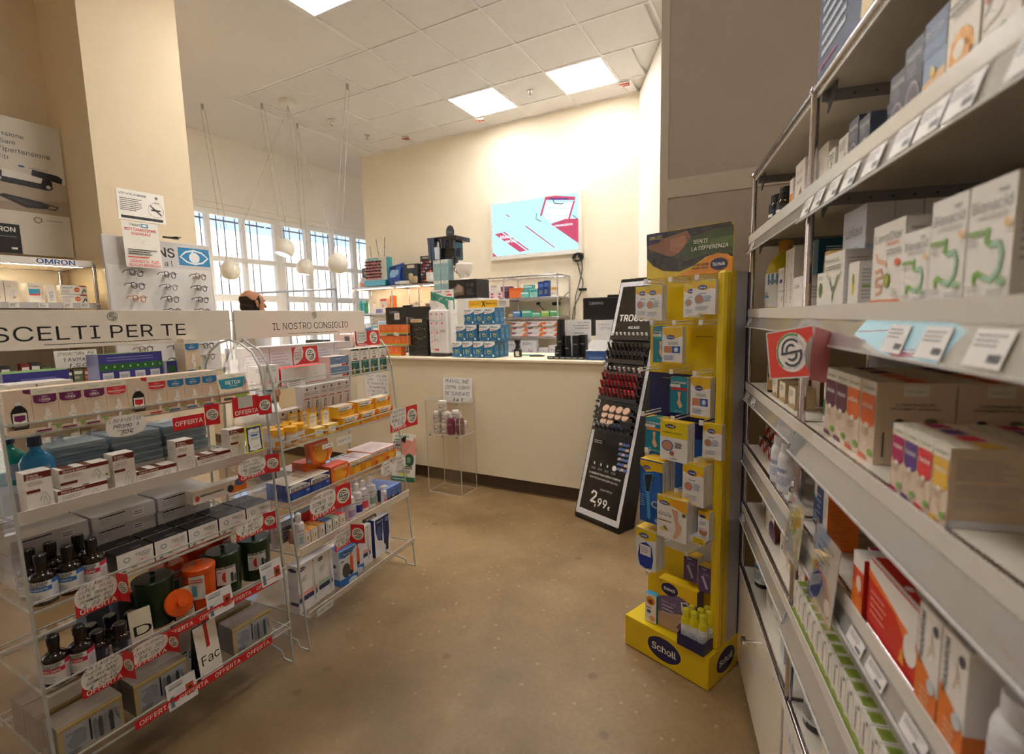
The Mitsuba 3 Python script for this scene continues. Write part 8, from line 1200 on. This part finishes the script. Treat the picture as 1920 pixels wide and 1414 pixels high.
for x, w, h, l in ((-2.98, .2, .18, 'left'), (-2.75, .22, .2, 'right')): bi('carton', pc(w, .06, h, '#e9eaf2', [('t', 'Brilliur', .45, .75, .6, '#4a5a9a'), ('k', [(.4, .1), (.55, .4), (.6, .2), (.75, .45)], .006, '#3a4a9a'), ('k', [(.5, .1), (.8, .3)], .008, '#d9607f')]), x, 5.48, .98, l + ' large white carton with a leaping figure on the lower board')
for i, x in enumerate((-2.55, -2.42)): bi('carton', pc(.12, .08, .1 + .03 * i, '#e9eaf0', [('t', 'Brufen', .4, .6, .5, '#5a6a9a'), ('t', '2.5', .75, .3, .25, '#333', True)]), x, 5.48, .98, '%s low white carton on the lower board of the open shelving' % nth(i, 2), group='low white cartons')
m = MB(); m.tube([(-2.75, 5.8, 1.62), (-2.72, 5.78, 1.58), (-2.6, 5.7, 1.5), (-2.56, 5.68, 1.47)], .005, BK, 6); m.tube([(-2.78, 5.8, 1.62), (-2.74, 5.8, 1.62)], .018, BK, 10); thing('cable', m.ply('satin'), None, 'short black cable with a plug inside the open shelving', 'cable'); m = MB(); m.tube([(-2.34, 5.8, 1.75), (-2.4, 5.8, 1.7), (-2.5, 5.79, 1.62)], .005, BK, 6); m.cbox(-2.56, 5.77, 1.59, -2.46, 5.82, 1.63, BK, .006); thing('power_adapter', m.ply('satin'), None, 'black power adapter hanging inside the open shelving', 'adapter')
bi('carton', pc(.3, .1, .2, '#b9b9bd', [('r', .1, .6, .9, .9, '#c9c9cc')]), -3.4, 5.55, 1.455, 'grey panel like carton on the middle board of the open shelving')
# ------------------------------------------------------------------ island behind the counter with gift displays
m = MB(); m.cbox(-3.5, 4.52, 0, -2.84, 4.95, 1.665, '#e4e1db', .004); thing('island_cabinet', m.ply('satin'), None, 'pale cabinet standing behind the counter under the gift displays', 'cabinet')
def tin_tower(x, z, h, nm, label):
    m = MB(); m.box(0, 0, 0, .1, .1, h, '#8fb0b5'); f = Face(m, (0, 0, 0), (1, 0, 0), (0, 0, 1), .1, h); r_ = random.Random(int(h * 100))
    for i in range(90): f.ell(r_.random(), r_.random() * .8, .035, .035 * .1 / h, r_.choice(['#5f8f96', '#a9c4c4', '#7aa0a8', '#c9d6d2', '#4f7a86']), n=6); f.e = 1
    f.e = 3; f.rect(.05, .82, .95, .98, '#e2e2e0'); f.line([(.3, .86), (.5, .95), (.7, .86)], .004, '#4a7a86'); g = Face(m, (.1, 0, 0), (0, 1, 0), (0, 0, 1), .1, h)
    for i in range(60): g.ell(r_.random(), r_.random(), .035, .035 * .1 / h, r_.choice(['#5f8f96', '#a9c4c4', '#7aa0a8']), n=6); g.e = 1
    thing('patterned_tin', m.ply('satin'), fr((x, 4.55, z)), label, 'tin', 'blue patterned tins')
for i, x in enumerate((-3.45, -3.345)): tin_tower(x, 1.668, .21, 'a', '%s lower blue patterned tin on the island cabinet' % nth(i, 2)); tin_tower(x, 1.88, .22, 'b', '%s upper blue patterned tin on the island cabinet' % nth(i, 2))
m = MB(); m.cbox(0, 0, 0, .36, .26, .2, '#17171a', .003); f = Face(m, (0, 0, 0), (1, 0, 0), (0, 0, 1), .36, .2); f.poly([(0, .1), (.55, .2), (.55, .6), (.35, .8), (.2, .6), (0, .5)], '#6a5040'); f.poly([(.15, .3), (.5, .35), (.5, .6), (.35, .75)], '#8f8079'); f.poly([(0, .15), (.2, .2), (.2, .35), (0, .4)], '#b58a6a'); f.rect(.6, .1, .97, .92, '#0f0f11'); f.lines(.65, .15, .92, .5, 6, '#4a4a4e'); f.rect(.66, .6, .72, .8, '#3a3a3e'); f.rect(.78, .6, .9, .8, '#3a3a3e')
thing('gift_carton', m.ply('print'), fr((-3.235, 4.53, 1.668)), 'black carton with a brown picture on the island cabinet', 'carton')
m = MB(); m.lathe([(0, 0), (.09, 0), (.075, .008), (.05, .02), (.05, .03), (.075, .07), (.09, .12), (.095, .16)], '#e6dcd4', n=30); m.lathe([(.096, .155), (.098, .17), (.09, .178), (0, .178)], '#efe9e4', n=30); thing('cream_cup', m.ply('satin'), fr((-3.1, 4.64, 1.87)), 'big white cup standing on the black carton', 'cup')
m = MB(); m.cbox(-.16, -.02, .2, .16, .26, .245, '#15161a', .004); m.cbox(-.1, .02, 0, .1, .2, .2, '#111215', .004); top = m.ply('gloss'); ps = [('stand', top)]
m = MB(); m.ell = None; e = MB(); t = np.linspace(0, 2 * np.pi, 25)[:-1]; e.prism([(.055 * math.cos(a), .305 + .075 * math.sin(a)) for a in t], .1, .106, '#3a4250', 1); f = Face(e, (-.055, .0995, .23), (1, 0, 0), (0, 0, 1), .11, .15); f.text('Tous', .5, .5, .6, '#aab', slant=.3); ps.append(('oval_sign', e.ply('gloss')))
thing('cup_display', ps, fr((-3.31, 4.6, 2.1 + .005)), 'black display tower with an oval sign above the patterned tins', 'display stand')
mug = MB(); mug.lathe([(0, 0), (.028, 0), (.035, .09), (.033, .09), (.026, .004), (0, .004)], '#23252b', n=18); mug.tube([(.034, 0, .075), (.055, 0, .065), (.052, 0, .03), (.031, 0, .02)], .005, '#23252b', 6); mg = mug.ply('gloss'); mw = MB(); mw.lathe([(0, 0), (.028, 0), (.035, .13), (.0, .13)], '#cfd6e2', n=18); mwp = mw.ply('gloss')
for i, (x, y, z) in enumerate([(-.13, -.03, .1), (.02, -.06, .11), (.12, -.04, .1), (.15, .05, .02), (.14, -.02, -.08), (.13, .06, -.16)]): thing('mug', mg, at(fr((-3.31, 4.6, 2.105)), x, y, z, 40 * i), 'dark glossy mug on the black display tower, number %s from the left' % ORD[i], 'mug', 'dark mugs on the tower')
thing('tumbler', mwp, fr((-3.39, 4.56, 2.105)), 'pale blue tumbler before the black display tower', 'cup')
for x, l in ((-3.47, 'left'), (-3.43, 'right')): m = MB(); m.hull([(-.015, 0, 0), (.015, 0, 0), (-.03, 0, .24), (.01, 0, .24), (-.015, .02, 0), (.015, .02, 0), (-.03, .02, .24), (.01, .02, .24)], '#3f4f6a'); thing('hanging_bottle', m.ply('gloss'), fr((x, 4.53, 2.1)), 'slim steel blue bottle leaning at the left of the black display tower, %s one' % l, 'bottle', 'slim steel blue bottles')
# ------------------------------------------------------------------ on the counter
CZ = 1.1155
mx = carton(.104, .075, .14, {'f': '#2a6a94', 'k': '#245', 'l': '#e2e6ea', 'r': '#29638c', 't': '#e6e8ea', 'b': '#234'}, [('p', [(0, 1), (1, 1), (1, .82), (.8, .72), (.5, .66), (0, .62)], '#eceeee'), ('t', 'Maalox', .38, .86, .66, '#22252a', True), ('r', .05, .7, .45, .74, '#d9605a'), ('e', .45, .36, .16, .12, '#d9c94a'), ('e', .45, .34, .1, .07, '#2a6a94'), ('k', [(.65, .6), (.75, .3), (.7, .2)], .006, '#5fa0c4'), ('k', [(.3, .5), (.4, .45)], .005, '#9fd0e0'), ('r', .05, .2, .1, .5, '#dfe9f0'), ('e', .86, .14, .09, .07, '#e6eef2'), ('l', .1, .04, .7, .1, 1, '#9ac')], [('e', .5, .3, .3, .15, '#4a86ac'), ('l', .1, .5, .9, .8, 4, '#5f93b5')], name='maalox')
def pyr(y0, depth_, tag_):
    for r, xs in enumerate(((-2.505, -2.395, -2.285, -2.175), (-2.46, -2.35, -2.22, -2.115), (-2.37, -2.265, -2.165))):
        for i, x in enumerate(xs):
            for j in range(2 if r else 3): thing('antacid_carton', mx, fr((x, y0 + .08 * j, CZ + .1405 * r - .0 + (0 if r < 1 else 0)), 0), 'blue and white antacid carton of the counter pyramid, %s row, %s, %s' % (['bottom', 'middle', 'top'][r], nth(i, len(xs)), ['front', 'second', 'third'][j]), 'carton', 'blue and white antacid pyramid')
pyr(3.6, 2, '')
def banner(f): f.rect(0, 0, .72, 1, '#e9b52a'); f.text('ANNULLATO', .17, .5, .26, '#b5862a', True); f.text('X', .38, .5, .1, '#1a1a1a', True); f.text('Maalox', .53, .55, .18, '#8a4a1f', True); f.text('3-', .67, .5, .06, '#1a1a1a', True); f.lines(.75, .15, .97, .85, 3, '#a9a49a'); f.text('SCONTATO', .86, .7, .2, '#9a7a6a', hand=7)
bi('price_banner', sheet(.4, .062, '#ece6da', fn=banner), -2.185, 3.62, 1.539, 'yellow and white price strip on top of the antacid pyramid', cat='price card')
bi('leaflet', sheet(.2, .12, '#e6e2d9', [('l', .08, .1, .92, .9, 6, '#b9b4aa')]), -2.4, 4.0, 1.45, 'white information leaflet standing behind the antacid pyramid', cat='leaflet') if 0 else None
# white spinner
m = MB(); m.lathe([(0, 0), (.125, 0), (.125, .02), (0, .02)], '#2a2a2c', n=30, sy=.8); m.cbox(-.1, -.06, .02, .1, .06, .42, '#e9e6e2', .012); m.cbox(.1, -.03, .1, .125, .08, .5, '#e2dfda', .004); sp_ = [('body', m.ply('satin'))]
m = MB(); m.cbox(-.13, .02, .42, .13, .035, .6, '#3f8f7a', .004); f = Face(m, (-.13, .02, .42), (1, 0, 0), (0, 0, 1), .26, .18, e0=.0005); f.poly([(0, 1), (1, 1), (1, .6), (.6, .66), (.25, .85), (0, .95)], '#eceae6'); f.text('jewelsit', .35, .9, .3, '#333', True, slant=.3); f.text('5eu', .75, .9, .18, '#d9485a', True); f.rect(.72, .7, .92, .78, '#d9383f'); f.poly([(0, .5), (.3, .45), (.6, .25), (.7, 0), (0, 0)], '#e6e0da')
for u, v in ((.4, .52), (.5, .58), (.72, .5), (.82, .42), (.3, .2), (.2, .3)): f.ell(u, v, .04, .05, '#e9e4da'); f.ell(u, v, .02, .03, '#8a7a6a')
f.line([(.1, .8), (.15, .5), (.2, .75), (.25, .55)], .004, '#1d4a44'); sp_.append(('header', m.ply('satin')))
m = MB(); f = Face(m, (-.1, -.0605, .02), (1, 0, 0), (0, 0, 1), .2, .4); f.rect(.3, .08, .52, .12, '#d9485a'); sp_.append(('sticker', m.ply('print')))
kSp = thing('earring_spinner', sp_, fr((-2.75, 3.72, CZ)), 'white counter spinner with a green header card and small earring cards', 'display rack')
for r in range(4):
    for c in range(3 if r < 2 else (2 if r == 2 else 1)):
        m = MB(); m.box(-.022, -.004, 0, .022, 0, .075, '#efeae6'); f = Face(m, (-.022, -.004, 0), (1, 0, 0), (0, 0, 1), .044, .075); f.ell(.5, .75, .25, .12, '#e0707f'); f.text('luxury', .5, .5, .6, '#d9485a'); f.rect(.2, .1, .8, .3, '#e6cfd0'); m.tube([(.0, .0, .07), (0, -.03, .072), (0, -.035, .08)], .002, '#e3e0dc', 5); thing('earring_card', m.ply('print'), at(fr((-2.75, 3.72, CZ)), -.062 + .06 * c, -.066 - (.0 if c else .0), .325 - .082 * r), 'small white earring card with a pink bow, row %d, %s' % (r + 1, nth(c, 3)), 'earring card', 'earring cards on the spinner')
m = MB()
for r in range(5): m.tube([(.125, 0, .12 + .085 * r), (.17, -.01, .125 + .085 * r), (.19, -.02, .135 + .085 * r)], .003, '#e6e3df', 5)
scene[kSp + '__side_hook'] = {**m.ply('satin'), 'to_world': fr((-2.75, 3.72, CZ))}
# black jewellery display, orange cartons in a clear rack
m = MB(); m.cbox(-.115, 0, 0, .115, .1, .345, '#1d1f22', .004); f = Face(m, (-.115, 0, 0), (1, 0, 0), (0, 0, 1), .23, .345); 
for v in (.62, .38, .14): f.rect(.06, v, .94, v + .19, '#101114')
f.rect(.06, .86 - .02, .94, .85, '#333'); r_ = random.Random(2)
for v in (.66, .42, .2):
    for i in range(9): f.ell(.12 + .095 * i, v + .05 + r_.uniform(-.03, .05), .012, .014, r_.choice(['#d9c98a', '#e6e6e0', '#c9b04a', '#8a8a6a']), n=8)
f.e += 1; f.rect(.2, .9, .78, .99, '#d9c0a0'); f.text('BARBA', .49, .945, .4, '#9a7a52')
thing('jewellery_display', m.ply('gloss'), fr((-2.985, 3.66, CZ)), 'black jewellery display with a beige name plate left of the white spinner', 'display rack')
oc = carton(.085, .07, .085, {'f': '#e9702a', 'k': '#d9601f', 'l': '#d9601f', 'r': '#e06a26', 't': '#ee8440', 'b': '#9a4'}, [('r', 0, 0, 1, .14, '#b5b42a'), ('l', .1, .65, .9, .85, 2, '#f2a070'), ('t', 'TANTUM', .5, .5, .6, '#f4c0a0')], name='orc')
ps = []
for z in (.1, .205): m = MB(); m.quad((-.22, -.01, z), (.14, -.01, z), (.14, .09, z), (-.22, .09, z), '#fff'); ps.append(('shelf', m.ply('acrylic')))
for x in (-.22, .14): m = MB(); m.quad((x, -.01, 0), (x, .09, 0), (x, .09, .36), (x, -.01, .36), '#fff'); ps.append(('side', m.ply('acrylic')))
m = MB(); strip(m, [(-.22, -.01, 0), (-.22, -.01, .36)], .004, EDG); strip(m, [(.14, -.01, 0), (.14, -.01, .36)], .004, EDG)
for z in (.1, .205): strip(m, [(-.22, -.01, z), (.14, -.01, z)], .004, EDG)
ps.append(('edge', m.ply('satin'))); m = MB(); m.lathe([(0, 0), (.028, 0)], '#efece6', n=20); thing('clear_rack', ps, fr((-3.2, 3.62, CZ)), 'clear counter rack of orange cartons', 'rack')
m = MB(); e = Face(m, (-.03, 0, 0), (1, 0, 0), (0, 0, 1), .06, .06); m.cbox(-.03, 0, 0, .03, .003, .06, '#efece6', .001); e.e = 2; e.text('PIU', .5, .65, .5, '#d9485a', hand=5); e.text('GUSTO', .5, .35, .7, '#d9485a', hand=6); thing('price_disc', m.ply('print'), fr((-3.18, 3.61, CZ + .34)), 'small white disc card above the orange cartons', 'price card')
for r, n_ in enumerate((3, 4, 4)):
    for i in range(n_): thing('orange_carton', oc, at(fr((-3.2, 3.62, CZ)), -.175 + .087 * i, .0, .002 + (0, .102, .207)[r]), 'orange carton with a lime foot in the clear rack, %s row, %s' % (['bottom', 'middle', 'top'][r], nth(i, n_)), 'carton', 'orange cartons in the clear rack')
m = MB(); m.box(-.03, 0, 0, .03, .002, .03, '#ece6da'); thing('price_tag', m.ply('print'), at(fr((-3.2, 3.61, CZ + .19)), 0, 0, 0, 0, roll=15), 'tiny white price tag between the rows of orange cartons', 'price tag')
def monitor(w, h, base_z, brand, pos_, label):
    m = MB(); m.cbox(-w / 2, 0, base_z, w / 2, .04, base_z + h, '#141416', .006); f = Face(m, (-w / 2, -.0004, base_z), (1, 0, 0), (0, 0, 1), w, h); f.text(brand, .22, .86, .22, '#9a9aa0'); s = MB(); s.box(-.04, .03, 0, .04, .06, base_z + .1, '#17171a'); s.cbox(-.13, -.06, 0, .13, .14, .012, '#17171a', .004); c = MB(); c.cbox(-.06, .01, base_z + h, .06, .03, base_z + h + .018, '#121214', .004)
    thing('monitor', [('panel', m.ply('satin')), ('stand', s.ply('satin')), ('camera', c.ply('satin'))], pos_, label, 'monitor')
monitor(.58, .34, .13, 'Lenovo', fr((-3.46, 4.08, CZ)), 'black monitor back at the left end of the counter behind the orange cartons'); monitor(.54, .32, .165, 'Lenovo', fr((-1.24, 4.05, CZ)), 'black monitor back at the right end of the counter beside the make-up display')
# retinol display and booklets
m = MB(); m.box(-.17, -.06, 0, .14, .1, .012, '#16161a'); m.box(-.17, -.064, 0, .14, -.06, .024, '#1a1a1e'); f = Face(m, (-.17, -.064, 0), (1, 0, 0), (0, 0, 1), .31, .024)
for i in range(6): f.text('MIAMO', .09 + .165 * i, .5, .12, '#e9e9e9', True)
b = MB(); b.box(-.12, .095, .012, .14, .1, .305, '#eceae8'); g = Face(b, (-.12, .095, .012), (1, 0, 0), (0, 0, 1), .26, .293); 
for i, (t_, w_) in enumerate((('IL RETINOLO', .36), ('ALLA SUA MASSIMA', .52), ('CONCENTRAZIONE', .46))): g.text(t_, .93 - w_ / 2, .92 - .075 * i, w_, '#2a2a2c', True)
g.lines(.45, .62, .93, .66, 1, '#777'); g.lines(.35, .5, .93, .53, 1, '#999'); g.text('MIAMO', .85, .42, .16, '#333')
thing('retinol_display', [('tray', m.ply('satin')), ('back_card', b.ply('print'))], fr((-1.48, 3.68, CZ)), 'black counter tray with a white lettered back card', 'display stand')
def blk(r, h, cap): a = MB(); a.lathe([(0, 0), (r, 0), (r, h * .62), (r * .9, h * .66), (r * .9, h), (0, h)], '#141417', n=22); q = MB(); f = Face(q, (0, 0, h * .3), (1, 0, 0), (0, 0, 1), r * 1.4, h * .2, cyl=r * 1.01); f.text('MIAMO', .5, .6, .7, '#cfcfd2', True); return [('bottle', a.ply('gloss')), ('label', q.ply('print'))]
for x, y, r, h, l in ((-.09, .03, .036, .3, 'tallest black bottle'), (-.02, .0, .026, .17, 'medium black bottle'), (-.085, -.03, .032, .09, 'low black jar')): thing('serum_bottle', blk(r, h, 0), at(fr((-1.48, 3.68, CZ)), x, y, .012), l + ' on the black counter tray', 'bottle')
for x, w, h, l in ((.045, .05, .17, 'front'), (.085, .055, .175, 'rear')): thing('black_carton', carton(w, .05, h, '#17171a', [('t', 'MIAMO', .5, .6, .6, '#bbb', True)]), at(fr((-1.48, 3.68, CZ)), x, .0 + .04 * (x > .05), .012), l + ' black carton on the black counter tray', 'carton')
thing('leaflet_box', carton(.17, .12, .075, {'f': '#2f4f86', 'k': '#e9e9ee', 'l': '#e9e9ee', 'r': '#e3e3ea', 't': '#e9e9ee', 'b': '#999'}, [('e', .5, .6, .09, .22, '#9ab0d6', {'ring': .002}), ('l', .15, .15, .85, .35, 2, '#7f96c4'), ('r', 0, .92, 1, 1, '#e9e9ee')], name='lfb'), fr((-1.235, 3.6, CZ)), 'blue box of leaflets at the right end of the counter', 'box')
for i in range(4): bi('leaflet', sheet(.15, .07, '#eeeeec', t=.004), -1.235, 3.62 + .02 * i, CZ + .055 + .008 * i, 'white leaflet in the blue box, %s from the front' % ORD[i], group='white leaflets in the blue box', cat='leaflet', tilt=-12)
bi('poster_card', sheet(.24, .3, '#e9e8e6', [('t', 'LIFTAMINA', .45, .78, .6, '#9a9aa0'), ('l', .1, .86, .7, .9, 1, '#b9b9bd'), ('r', .55, .1, .75, .6, '#d9dce2'), ('l', .1, .3, .5, .5, 3, '#c9c9cc')]), -1.19, 3.8, CZ, 'white advertising card behind the blue leaflet box', cat='sign')
m = MB(); m.lathe([(0, 0), (.035, 0), (.035, .06), (.02, .075)], '#1a1a1c', n=20); m.box(-.006, -.037, .01, .03, -.033, .05, '#e3d9c0'); m.lathe([(.02, .075), (.016, .11), (.026, .12), (.026, .145), (0, .147)], '#111113', n=16); thing('perfume_bottle', m.ply('gloss'), fr((-1.99, 3.76, CZ)), 'small black atomiser standing alone on the counter beside the antacid pyramid', 'bottle')
m = MB(); m.cbox(-.06, -.035, 0, .06, .035, .01, '#1b1d20', .002); thing('phone', m.ply('gloss'), at(fr((-1.85, 3.85, CZ)), 0, 0, 0, 12), 'dark phone lying on the counter', 'phone')
bi('green_card', carton(.2, .12, .003, '#3f8f72', name='gcard'), -1.98, 3.9, CZ, 'green card lying on the counter behind the atomiser', 8, cat='card')
# counter items seen through the gap below the second sign
bi('pink_box', pc(.24, .1, .2, '#e6cfd0', [('r', .6, .6, .9, .9, '#5a5a5e'), ('l', .1, .2, .9, .5, 3, '#c9a0a0')]), -4.05, 3.75, CZ, 'pale pink carton on the counter, left one seen below the second header sign'); bi('pink_box', pc(.22, .1, .22, '#e9d2cc', [('r', .2, .55, .5, .85, '#d9483a'), ('l', .1, .1, .9, .45, 3, '#c9a0a0')]), -3.78, 3.75, CZ, 'pale pink carton with a red mark on the counter below the second header sign')
m = MB(); m.cbox(-.14, 0, 0, .14, .1, .14, '#20242c', .004); thing('till_box', m.ply('satin'), fr((-4.55, 3.8, CZ)), 'dark counter box at the left behind the second header sign', 'box')
# ------------------------------------------------------------------ clear partition by the window and the man
ps = []; m = MB()
for a, b in (((-6.3, 4.35, 1.86), (-4.98, 4.55, 1.86)), ((-5.75, 4.43, 0), (-5.75, 4.43, 1.86)), ((-4.98, 4.55, 0), (-4.98, 4.55, 1.86))): m.tube([a, b], .014, '#8f97a8', 8)
thing('screen_frame', m.ply('satin'), None, 'thin grey metal frame before the windows behind the man', 'frame')
# the man behind the stands
def blob(bones, res=.02, it=12):
    tot = m3.Manifold()
    for p, a, q, b in bones:
        A, B = (m3.Manifold.sphere(r, 16).translate([float(x) for x in c]) for c, r in ((p, a), (q, b))); tot = tot + m3.Manifold.batch_hull([A, B])
    me = tot.refine_to_length(res).to_mesh(); t = trimesh.Trimesh(me.vert_properties[:, :3], me.tri_verts, process=True); trimesh.smoothing.filter_taubin(t, iterations=it); return t
def limb(*c): return [(c[i][0], c[i][1], c[i + 1][0], c[i + 1][1]) for i in range(len(c) - 1)]
def hand(w, sx, d):
    """palm, four unequal bent fingers and a thumb from its side; w: wrist, hanging down"""
    w = np.array(w); o = limb((w, .024), (w + [0, .008, -.05], .026), (w + [0, .012, -.085], .024)); o += limb((w + [0, .03, -.07], .015), (w + [0, -.016, -.075], .014))
    for i, L_ in enumerate((.068, .078, .072, .056)):
        y = .034 - .02 * i; a = w + [0, y, -.088]; b = a + [-sx * .006, .004, -L_ * .5]; e = b + [-sx * .018, .006, -L_ * .45]; o += limb((a, .0095), (b, .0088), (e, .0075))
    t = w + [-sx * .004, .03, -.03]; o += limb((t, .014), (t + [-sx * .012, .026, -.03], .0115), (t + [-sx * .018, .03, -.058], .009)); return o
HD = np.array([0, .015, 1.58])
head = limb((HD + [0, -.02, .03], .082), (HD + [0, .02, .02], .078)) + limb((HD + [0, .03, -.02], .066), (HD + [0, .055, -.075], .042)) + limb((HD + [0, -.03, -.03], .07), (HD + [0, .03, -.05], .06)) + limb((HD + [0, .093, .012], .011), (HD + [0, .115, -.028], .014)) + limb((HD + [-.035, .085, .022], .014), (HD + [.035, .085, .022], .014)) + limb((HD + [-.018, .09, -.062], .011), (HD + [.018, .09, -.062], .011))
for s in (-1, 1): head += limb((HD + [s * .08, -.005, .01], .016), (HD + [s * .079, .0, -.03], .012))
sk = head + limb((HD + [0, -.01, -.06], .056), ((0, -.015, 1.42), .062)) + limb(((0, -.01, 1.36), .1), ((0, 0, 1.1), .11), ((0, 0, .95), .115))
for s in (-1, 1):
    sk += limb(((0, -.01, 1.36), .07), ((s * .17, -.01, 1.36), .055), ((s * .2, -.03, 1.1), .042), ((s * .2, .03, .86), .03)) + hand((s * .2, .035, .86), s, 1) + limb(((s * .08, 0, .92), .085), ((s * .09, .01, .5), .055), ((s * .09, -.02, .1), .038), ((s * .09, -.01, .06), .036), ((s * .1, .13, .035), .03))
coat = limb(((0, -.01, 1.36), .118), ((0, 0, 1.1), .13), ((0, 0, .95), .145), ((0, 0, .6), .165)) + limb(((-.09, -.01, 1.36), .09), ((.09, -.01, 1.36), .09)) + limb(((-.07, 0, 1.1), .1), ((.07, 0, 1.1), .1)) + limb(((-.1, 0, .95), .11), ((.1, 0, .95), .11)) + limb(((-.11, 0, .6), .13), ((.11, 0, .6), .13)) + limb(((0, -.02, 1.40), .075), ((0, -.02, 1.44), .068))
for s in (-1, 1): coat += limb(((s * .1, -.01, 1.37), .075), ((s * .175, -.01, 1.355), .072), ((s * .205, -.03, 1.1), .058), ((s * .2, .03, .89), .045))
trs = []
for s in (-1, 1): trs += limb(((s * .08, 0, .8), .1), ((s * .09, .01, .5), .078), ((s * .09, -.02, .1), .06))
def tm_(t, c, b='matte'): m = MB(); m.add(np.asarray(t.vertices), np.asarray(t.faces), c); return m.ply(b)
PX = fr((-4.2, 2.85, .02), -6).scale([1.02, 1.02, 1.02]); body = blob(sk, .012, 8)
hv = body.vertices - HD; rad = np.linalg.norm(hv * [1, .95, 1], axis=1); hm = (hv[:, 2] > -.09) & (hv[:, 2] < .045 + .02 * np.sin(hv[:, 1] * 60)) & (hv[:, 1] < .03) & (np.abs(hv[:, 0]) < .088) & (rad < .14)
fc = body.faces[hm[body.faces].all(1)]; u, inv = np.unique(fc, return_inverse=True); hair = trimesh.Trimesh(body.vertices[u] + body.vertex_normals[u] * .005, inv.reshape(-1, 3), process=False)
eyes = trimesh.util.concatenate([trimesh.creation.icosphere(subdivisions=2, radius=.011) for _ in (0, 1)]); 
ev = np.asarray(eyes.vertices).copy(); ev[:len(ev) // 2] += HD + [-.032, .082, .004]; ev[len(ev) // 2:] += HD + [.032, .082, .004]; eyes.vertices = ev
shoe = []
for s in (-1, 1): shoe += limb(((s * .09, -.05, .045), .043), ((s * .1, .13, .036), .036))
thing('person', [('body', tm_(body, '#a8795c')), ('hair', tm_(hair, '#2a211c')), ('eye', tm_(eyes, '#e6e2dc')), ('coat', tm_(blob(coat, .03, 14), '#d9dade')), ('trousers', tm_(blob(trs, .03, 8), '#3a4152')), ('shoe', tm_(blob(shoe, .02, 6), '#1c1a19'))], PX, 'balding man in a white coat standing behind the second header sign, facing right', 'person')
